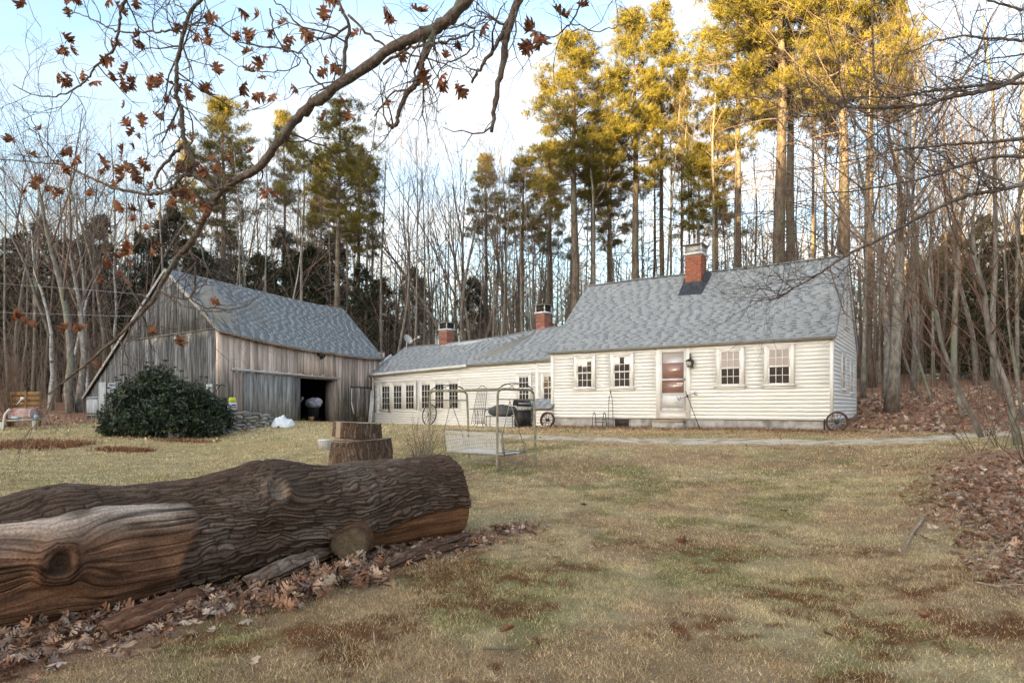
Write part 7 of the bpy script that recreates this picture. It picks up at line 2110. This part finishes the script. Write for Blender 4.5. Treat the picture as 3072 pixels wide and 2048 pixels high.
# in the barn doorway
def bin_():
    q = bf.p(bf.U(975), 0, -.7); z = .93; root = empty('trash_can', (q[0], q[1], z), 'black plastic trash can just inside the open barn doorway', 'trash can')
    m = MB(); m.tube([(q[0], q[1], z), (q[0], q[1], z + .62), (q[0], q[1], z + .64), (q[0], q[1], z + .68)], [.22, .27, .295, .295], 16); m.build('body', M_BLACKP, root)
    lump('trash_bag', (q[0] + .02, q[1] - .02, z + .87), .36, .30, .24, 54, material('pale violet plastic bag', (.30, .28, .38), (.62, .60, .68), rough=.35, scale=9), 'crumpled pale violet bag heaped on the black trash can', 'bag', n=24, amp=.5)
    c = bf.p(bf.U(951), 0, -.35); b = empty('bucket', (c[0], c[1], z), 'small brown bucket on the barn floor beside the trash can', 'bucket')
    m = MB(); m.tube([(c[0], c[1], z), (c[0], c[1], z + .24)], [.11, .14], 12); m.build('body', M_BROWNW, b); m = MB(); m.tube([(c[0] + .14 * math.cos(t), c[1] + .02, z + .24 - .1 * math.sin(t)) for t in np.linspace(0, math.pi, 9)], .006, 4); m.build('handle', M_BLACK, b)
    s0 = bf.p(bf.U(920), .9, -.6); m = MB(); m.tube([s0, s0 + np.array((.25, .0, .45))], .02, 5); m.box(s0 + np.array((.27, 0, .48)), .1, .03, .14); tag(m.build('shovel', M_PALEW), 'pale handled shovel leaning in the dark barn doorway', 'shovel')
bin_()
# bag on a tub beside the barn corner, hose loop on the wall
c = bf.p(bf.U(680), 0, .30); z = gz(c[0], c[1])
tub = empty('planter_tub', (c[0], c[1], z), 'dark tub on the ground at the barn wall under the yellow and white sack', 'tub')
m = MB(); m.tube([(c[0], c[1], z), (c[0], c[1], z + .36), (c[0], c[1], z + .38)], [.15, .18, .19], 14); m.build('body', M_BLACKP, tub)
zb = z + .39
sack = empty('sack', (c[0], c[1], zb), 'upright yellow and white printed sack standing on a dark tub at the barn wall', 'sack')
def prof(mb, rings):
    for (w, d, h) in rings: pass
def softbox(levels, mat, name, parent):
    m = MB(); V = []; k = 12
    for (w, d, h) in levels:
        for t in np.linspace(0, 2 * math.pi, k, endpoint=False):
            cx2, sy2 = math.cos(t), math.sin(t)
            V.append(np.array((c[0], c[1], 0)) + bf.u * (w * np.sign(cx2) * abs(cx2) ** .5) + bf.n * (d * np.sign(sy2) * abs(sy2) ** .5) + np.array((0, 0, h)))
    n = len(levels); fs = [np.array([(j * k + i, j * k + (i + 1) % k, (j + 1) * k + (i + 1) % k, (j + 1) * k + i) for j in range(n - 1) for i in range(k)]), np.arange(k)[::-1].reshape(1, -1), (np.arange(k) + (n - 1) * k).reshape(1, -1)]
    return m.add(np.array(V), fs).build(name, mat, parent, smooth=True)
softbox([(.19, .06, zb), (.20, .08, zb + .10), (.17, .075, zb + .30)], M_TARP, 'lower_half', sack)
softbox([(.165, .074, zb + .301), (.15, .07, zb + .42), (.13, .02, zb + .50)], material('bright yellow print', (.66, .72, .06), (.74, .78, .10), rough=.5), 'upper_half', sack)
m = MB(); o_ = c + bf.n * .082; m.box(np.array((o_[0], o_[1], zb + .20)), .22, .004, .05, bf.M); m.box(np.array((o_[0], o_[1], zb + .12)), .26, .004, .03, bf.M); m.build('print', M_BLACK, sack)
u_, v_ = bf.U(664), bf.V(664, 1178)
m = MB(); m.tube([bf.p(u_ + .28 * math.cos(t) * 1.0, v_ + .30 * math.sin(t), .06) for t in np.linspace(1.1, 3.6, 14)], .016, 5); tag(m.build('hose_loop', M_BLACKP), 'loop of black hose on the barn wall above the sack', 'hose')
# sheet on the grass, tub by the stump, stones
def sheet():
    c = ground_at(848, 23.2); n = 40; a = np.linspace(-1, 1, n)
    X, Y = np.meshgrid(a, a); R_ = np.hypot(X, Y); T = np.arctan2(Y, X)
    edge = 1 + .25 * (fbm(np.cos(T) * 1.5 + 4, np.sin(T) * 1.5, 3, 3) - .5) * 2
    k = np.clip(R_ / edge, 0, None)
    h = .30 * np.clip(1 - k ** 2.6, 0, 1) ** .8 * (.25 + 1.4 * fbm(X * 2.6, Y * 2.6, 8, 4)) + .015
    sc = np.minimum(1, edge / np.maximum(R_, 1e-3))
    x = c[0] + X * sc * .42; y = c[1] + Y * sc * .35
    m = MB(); i2 = np.arange(n * n).reshape(n, n)
    m.add(np.stack((x, y, gz(x, y) + h), -1).reshape(-1, 3), np.stack((i2[:-1, :-1], i2[:-1, 1:], i2[1:, 1:], i2[1:, :-1]), -1).reshape(-1, 4))
    tag(m.build('white_sheet', M_TARP, smooth=True), 'crumpled white sheet heaped on the grass at the end of the stone wall', 'sheet')
sheet()
c = ground_at(974, 16.6); wt_ = empty('laundry_tub', tuple(c), 'white plastic basket standing on the lawn behind the stump', 'basket')
m = MB(); m.tube([c, c + np.array((0, 0, .24)), c + np.array((0, 0, .25)), c + np.array((0, 0, .28))], [.13, .155, .175, .175], 18, cap=True); m.build('body', M_NET, wt_)
m = MB()
for k in range(14): t = k * .4488; m.bar(c + np.array((.137 * math.cos(t), .137 * math.sin(t), .02)), c + np.array((.16 * math.cos(t), .16 * math.sin(t), .24)), .012)
m.build('rib', M_METALW, wt_)
c = ground_at(1203, 11.9); lump('boulder', c + np.array((0, 0, .08)), .15, .12, .13, 43, material('white splashed rock', (.12, .115, .11), (.56, .55, .53), rough=.9, scale=9, lo=.5, hi=.62), 'angular grey rock with white patches beside the stump', 'rock', n=14, amp=.5)
c = ground_at(1282, 11.8); lump('boulder', c + np.array((0, 0, .06)), .11, .09, .085, 47, M_STONE, 'rounded pale stone at the foot of the bare canes', 'rock', n=14, amp=.15)
for i, (px, d) in enumerate(((1188, 11.6), (1170, 11.5), (1300, 12.1))):
    c = ground_at(px, d); m = MB(); m.tube(smooth_path([c + np.array((-.13, 0, -.02)), c + np.array((-.09, .02, .13)), c + np.array((.02, .04, .19)), c + np.array((.13, .05, .10)), c + np.array((.16, .05, -.02))], 4), .008, 5)
    tag(m.build('edging_hoop', M_RUST), ('rusty wire edging hoop at the rock beside the stump', 'rusty wire edging hoop touching the stump', 'rusty wire edging hoop under the swing end of the canes')[i], 'edging hoop', 'wire edging hoops')
# dry stone wall under the bush
def stone_mesh(seed):
    rs = np.random.default_rng(seed); v = []
    for z, k in ((-1, .78), (-.35, 1.0), (.4, .98), (1, .72)):
        for t in np.linspace(0, 2 * math.pi, 9)[:-1]: v.append((math.cos(t) * k * rs.uniform(.78, 1.1), math.sin(t) * k * rs.uniform(.78, 1.1), z * rs.uniform(.75, 1.05)))
    f = [np.array([(j * 8 + i, j * 8 + (i + 1) % 8, j * 8 + 8 + (i + 1) % 8, j * 8 + 8 + i) for j in range(3) for i in range(8)]), np.arange(8)[::-1].reshape(1, -1), np.arange(24, 32).reshape(1, -1)]
    return MB().add(np.array(v) * .5, f).mesh('stone', M_STONE)
STM = [stone_mesh(i) for i in range(7)]
wall_a, wall_b = ground_at(497, 20.3), ground_at(812, 23.6)
sw = empty('stone_wall', tuple((wall_a + wall_b) / 2), 'low tumbled dry stone wall along the foot of the evergreen bush', 'stone wall')
r = random.Random(15); L = np.linalg.norm((wall_b - wall_a)[:2]); e = (wall_b - wall_a); e[2] = 0; e = e / np.linalg.norm(e); nrm = np.array((e[1], -e[0], 0))
yaw = math.atan2(e[1], e[0])
for row in range(6):
    s_ = 0.0
    hl = .105
    while s_ < L:
        w = r.uniform(.17, .46); m_ = s_ + w / 2
        f = m_ / L
        topn = .58 * (.45 + .55 * math.sin(min(1, f * 3.2) * 1.57)) * (1 - .35 * sstep(.75, 1.0, f))
        q = wall_a + e * m_
        zg = gz(q[0], q[1]); z = zg + row * hl + .03 + r.uniform(-.015, .015)
        if row * hl < topn + r.uniform(-.05, .04) and s_ < L - .1:
            o = bpy.data.objects.new('stone', STM[r.randrange(7)]); COL.objects.link(o); o.parent = sw; o.matrix_parent_inverse = PINV(sw)
            off = .10 - row * .045 + r.gauss(0, .05)
            o.location = (q[0] + nrm[0] * off, q[1] + nrm[1] * off, z); o.rotation_euler = (r.gauss(0, .14), r.gauss(0, .12), yaw + r.gauss(0, .22)); o.scale = (w * 1.08, r.uniform(.28, .42), hl * r.uniform(1.0, 1.35))
        s_ += w * .96
for i in range(16):
    q = wall_a + e * r.uniform(0, L) + nrm * r.uniform(.2, .55); o = bpy.data.objects.new('stone', STM[r.randrange(7)]); COL.objects.link(o); o.parent = sw; o.matrix_parent_inverse = PINV(sw)
    k = r.uniform(.10, .30); o.location = (q[0], q[1], gz(q[0], q[1]) + .02); o.rotation_euler = (r.gauss(0, .3), r.gauss(0, .3), r.uniform(0, 6)); o.scale = (k, k * .8, k * .45)
# slatted panel, pink tub on trestle at the far edge
def corner():
    d = 24.0; a, b = P(33, 1174, d), P(119, 1174, d); z1 = a[2]; z0 = P(33, 1236, d)[2]
    root = empty('slatted_panel', (float((a[0] + b[0]) / 2), d, gz((a[0] + b[0]) / 2, d)), 'brown slatted timber panel standing behind the pink tub at the lawn edge', 'wooden panel')
    zg = gz(a[0], d)
    for x in (a[0] + .03, b[0] - .05): m = MB(); m.box((x, d + .03, (z1 + zg) / 2), .11, .07, z1 - zg); m.build('post', M_BROWNW, root)
    n = 4; h = (z1 - z0) / n
    for k in range(n): m = MB(); m.box(((a[0] + b[0]) / 2, d - .02 + .004 * k, z1 - h * (k + .45)), b[0] - a[0], .025, h * .82); m.build('slat', M_BROWNW, root)
    m = MB(); m.box((a[0] + (b[0] - a[0]) * .56, d - .055, (z1 + z0) / 2), .06, .03, z1 - z0); m.build('batten', M_BROWNW, root)
    d = 22.4; a, b = P(26, 1257, d), P(92, 1257, d)
    tr = empty('trestle', (float(a[0] + .4), d, gz(a[0] + .4, d)), 'low trestle of pale posts and beams carrying the faded pink tub', 'trestle')
    zt = P(26, 1259, d)[2]
    for px in (104, 6):
        q = ground_at(px, d); m = MB(); m.box((q[0], d, (q[2] + zt) / 2 - .02), .10, .10, zt - q[2] + .05); m.build('post', M_PALEW, tr)
    m = MB(); q0, q1 = P(2, 1262, d), P(108, 1258, d); m.bar(q0, q1, .10, .06); m.bar(q0 + np.array((0, .45, 0)), q1 + np.array((0, .45, 0)), .10, .06); m.build('beam', M_PALEW, tr)
    w = b[0] - a[0]; zt2 = P(26, 1224, d)[2]; H = zt2 - zt - .05
    t_ = empty('pink_tub', (float(a[0] + w / 2), d + .25, zt + .05), 'faded pink upturned tub with rounded top lying on a timber trestle', 'tub')
    m = MB(); prof_ = [(-.30, 0), (-.31, H * .55), (-.24, H * .85), (-.1, H), (.1, H), (.24, H * .85), (.31, H * .55), (.30, 0)]; n = len(prof_)
    A_ = [(a[0], d + .28 + y, zt + .05 + z) for y, z in prof_]; B_ = [(b[0], d + .28 + y, zt + .05 + z) for y, z in prof_]
    m.add(A_ + B_, [np.array([(i, i + 1, n + i + 1, n + i) for i in range(n - 1)]), np.arange(n)[::-1].reshape(1, -1), np.arange(n, 2 * n).reshape(1, -1)]); m.build('body', M_PINKP, t_)
    m = MB()
    for s__ in (a[0] + .02, b[0] - .06): m.add([(s__ + q_ * .06, d + .28 + y * 1.03, zt + .05 + z * 1.03) for q_ in (0, 1) for y, z in prof_], np.array([(i, i + 1, n + i + 1, n + i) for i in range(n - 1)]))
    m.build('rim', M_PINKP, t_)
    m = MB(); m.tube([P(36, 1252, d - .1), P(57, 1253, d - .1)], .045, 8); tag(m.build('blue_pipe', M_BLUEP), 'short pale blue pipe in front of the pink tub', 'pipe')
    lump('blue_ball', P(108, 1250, d), .07, .07, .075, 3, M_BLUEP, 'small blue ball on the post beside the pink tub', 'ball', n=10, amp=.03)
    m = MB(); m.tube(smooth_path([ground_at(8, d - .1), P(13, 1250, d - .1), P(20, 1236, d - .1), P(30, 1226, d - .1)], 4), [.035] * 13, 6); tag(m.build('white_pole', M_METALW, smooth=True), 'bent white pole leaning at the end of the timber trestle', 'pole')
    m = MB(); m.tube([P(49, 1214, 23.8), P(66, 1196, 23.8)], .022, 6); m.box(P(67, 1195, 23.8), .13, .05, .12); tag(m.build('white_paddle', M_METALW), 'white paddle hanging on the brown slatted panel', 'paddle')
corner()
# overhead cables at the far edge
for i, (y0, y1, y2) in enumerate(((846, 866, 884), (932, 944, 950))):
    p = smooth_path([P(-120, y0 - 10, 27), P(0, y0 + 4, 29), P(220, y1, 30.5), P(440, y2, 31.5)], 6); m = MB(); m.tube(p, .011, 4)
    tag(m.build('cable', M_MESHG), ('upper of the two thin cables running to the barn past the grey trees', 'lower of the two thin cables running to the barn past the grey trees')[i], 'cable', 'overhead cables')
# camper among the trees
def camper():
    d = 46.0; a, b = P(2800, 1172, d), P(2905, 1172, d); z0 = a[2] + .25; z1 = P(2800, 1118, d)[2]; c = (a + b) / 2
    root = empty('camper_trailer', (c[0], c[1], gz(c[0], c[1])), 'old pale camper trailer half hidden in the woods beyond the house gable', 'camper')
    m = MB(); L, W = b[0] - a[0], 2.0
    pr_ = [(-.5, .0), (-.5, .75), (-.44, .95), (-.3, 1.0), (.36, 1.0), (.47, .93), (.5, .7), (.5, 0)]; n = len(pr_)
    A_ = [(c[0] + x * L, d, z0 + z * (z1 - z0)) for x, z in pr_]; B_ = [(x, d + W, z) for x, _, z in A_]
    m.add(A_ + B_, [np.array([(i, i + 1, n + i + 1, n + i) for i in range(n - 1)]), np.arange(n)[::-1].reshape(1, -1), np.arange(n, 2 * n).reshape(1, -1)]); m.build('body', M_PALEW, root)
    for x0, x1 in ((.0 - .42, -.12), (-.06, .10), (.2, .42)):
        m = MB(); m.box((c[0] + (x0 + x1) / 2 * L, d - .01, z0 + .62 * (z1 - z0)), (x1 - x0) * L, .04, .32 * (z1 - z0)); m.build('window', M_GLASS, root)
    m = MB(); m.box((c[0], d - .008, z0 + .3 * (z1 - z0)), L * .98, .02, .06); m.build('stripe', M_BROWNW, root)
    for x in (-.12, .08): m = MB(); m.tube([(c[0] + x * L, d - .02, z0), (c[0] + x * L, d + .2, z0)], .30, 12); m.build('wheel', M_BLACKP, root)
camper()
# fallen branches and sticks on the lawn
M_STICK = material('dry stick', (.26, .18, .12), (.46, .36, .26), rough=.9, scale=18)
def stick(ptsd, w, label, mat=M_STICK, kids=()):
    root = empty('fallen_branch', tuple(Gd(*ptsd[0])), label, 'branch', 'fallen sticks on the lawn')
    p = [Gd(x, y, .03) for x, y in ptsd]; m = MB(); m.tube(smooth_path(p, 4), np.linspace(w, w * .4, len(p) * 4 - 3), 6); m.build('stem', mat, root, smooth=True)
    for k in kids: m = MB(); m.tube([Gd(x, y, .04) for x, y in k], [w * .5, w * .2], 5); m.build('twig', mat, root)
stick(((2122, 1195), (2096, 1232), (2080, 1262), (2066, 1282)), .018, 'pale forked fallen branch at the edge of the leaf bank', kids=(((2090, 1245), (2062, 1252)), ((2082, 1260), (2074, 1284))))
stick(((2240, 1349), (2290, 1356), (2330, 1353), (2400, 1356)), .010, 'straight pale stick lying on the leaves near the frame edge')
stick(((1110, 1502), (1190, 1504)), .008, 'thin dark twig on the turf near the front edge of the lawn', M_TWIG)
stick(((858, 1462), (862, 1495)), .006, 'thin straw coloured stalk standing in the turf near the leaf litter')
stick(((1780, 1085), (1862, 1076)), .010, 'short pale stick lying on the tan turf below the drive')
stick(((2222, 1092), (2226, 1220), (2229, 1265)), .006, 'pale upright stalk at the front of the leaf bank')
# single leaves one can pick out on the lawn
r = random.Random(12)
LLEAF = [('large pale curled leaf lying on the turf below the middle of the lawn', 1216, 1478, .2, 0), ('pale curled leaf on the turf near the fallen branch', 2132, 1428, .17, 1), ('pale leaf on the green turf straight below the storm door', 1550, 1250, .14, 2), ('tan leaf lying on the lawn right of the sawn log end', 1330, 1162, .13, 3), ('small curled pale leaf alone on the lawn in front of the swing', 1300, 1125, .13, 4), ('tan leaf on the moss beside the thin dark twig', 1145, 1470, .13, 5)]
for lab, xd, yd, s_, k in LLEAF:
    me = LEAF[k]; q = Gd(xd, yd, .035); o = bpy.data.objects.new('fallen_leaf', me); COL.objects.link(o); o.location = q; o.scale = (s_, s_, s_); o.rotation_euler = (r.gauss(0, .3), r.gauss(0, .3), r.uniform(0, 6.28)); tag(o, lab, 'leaf', 'single fallen leaves')
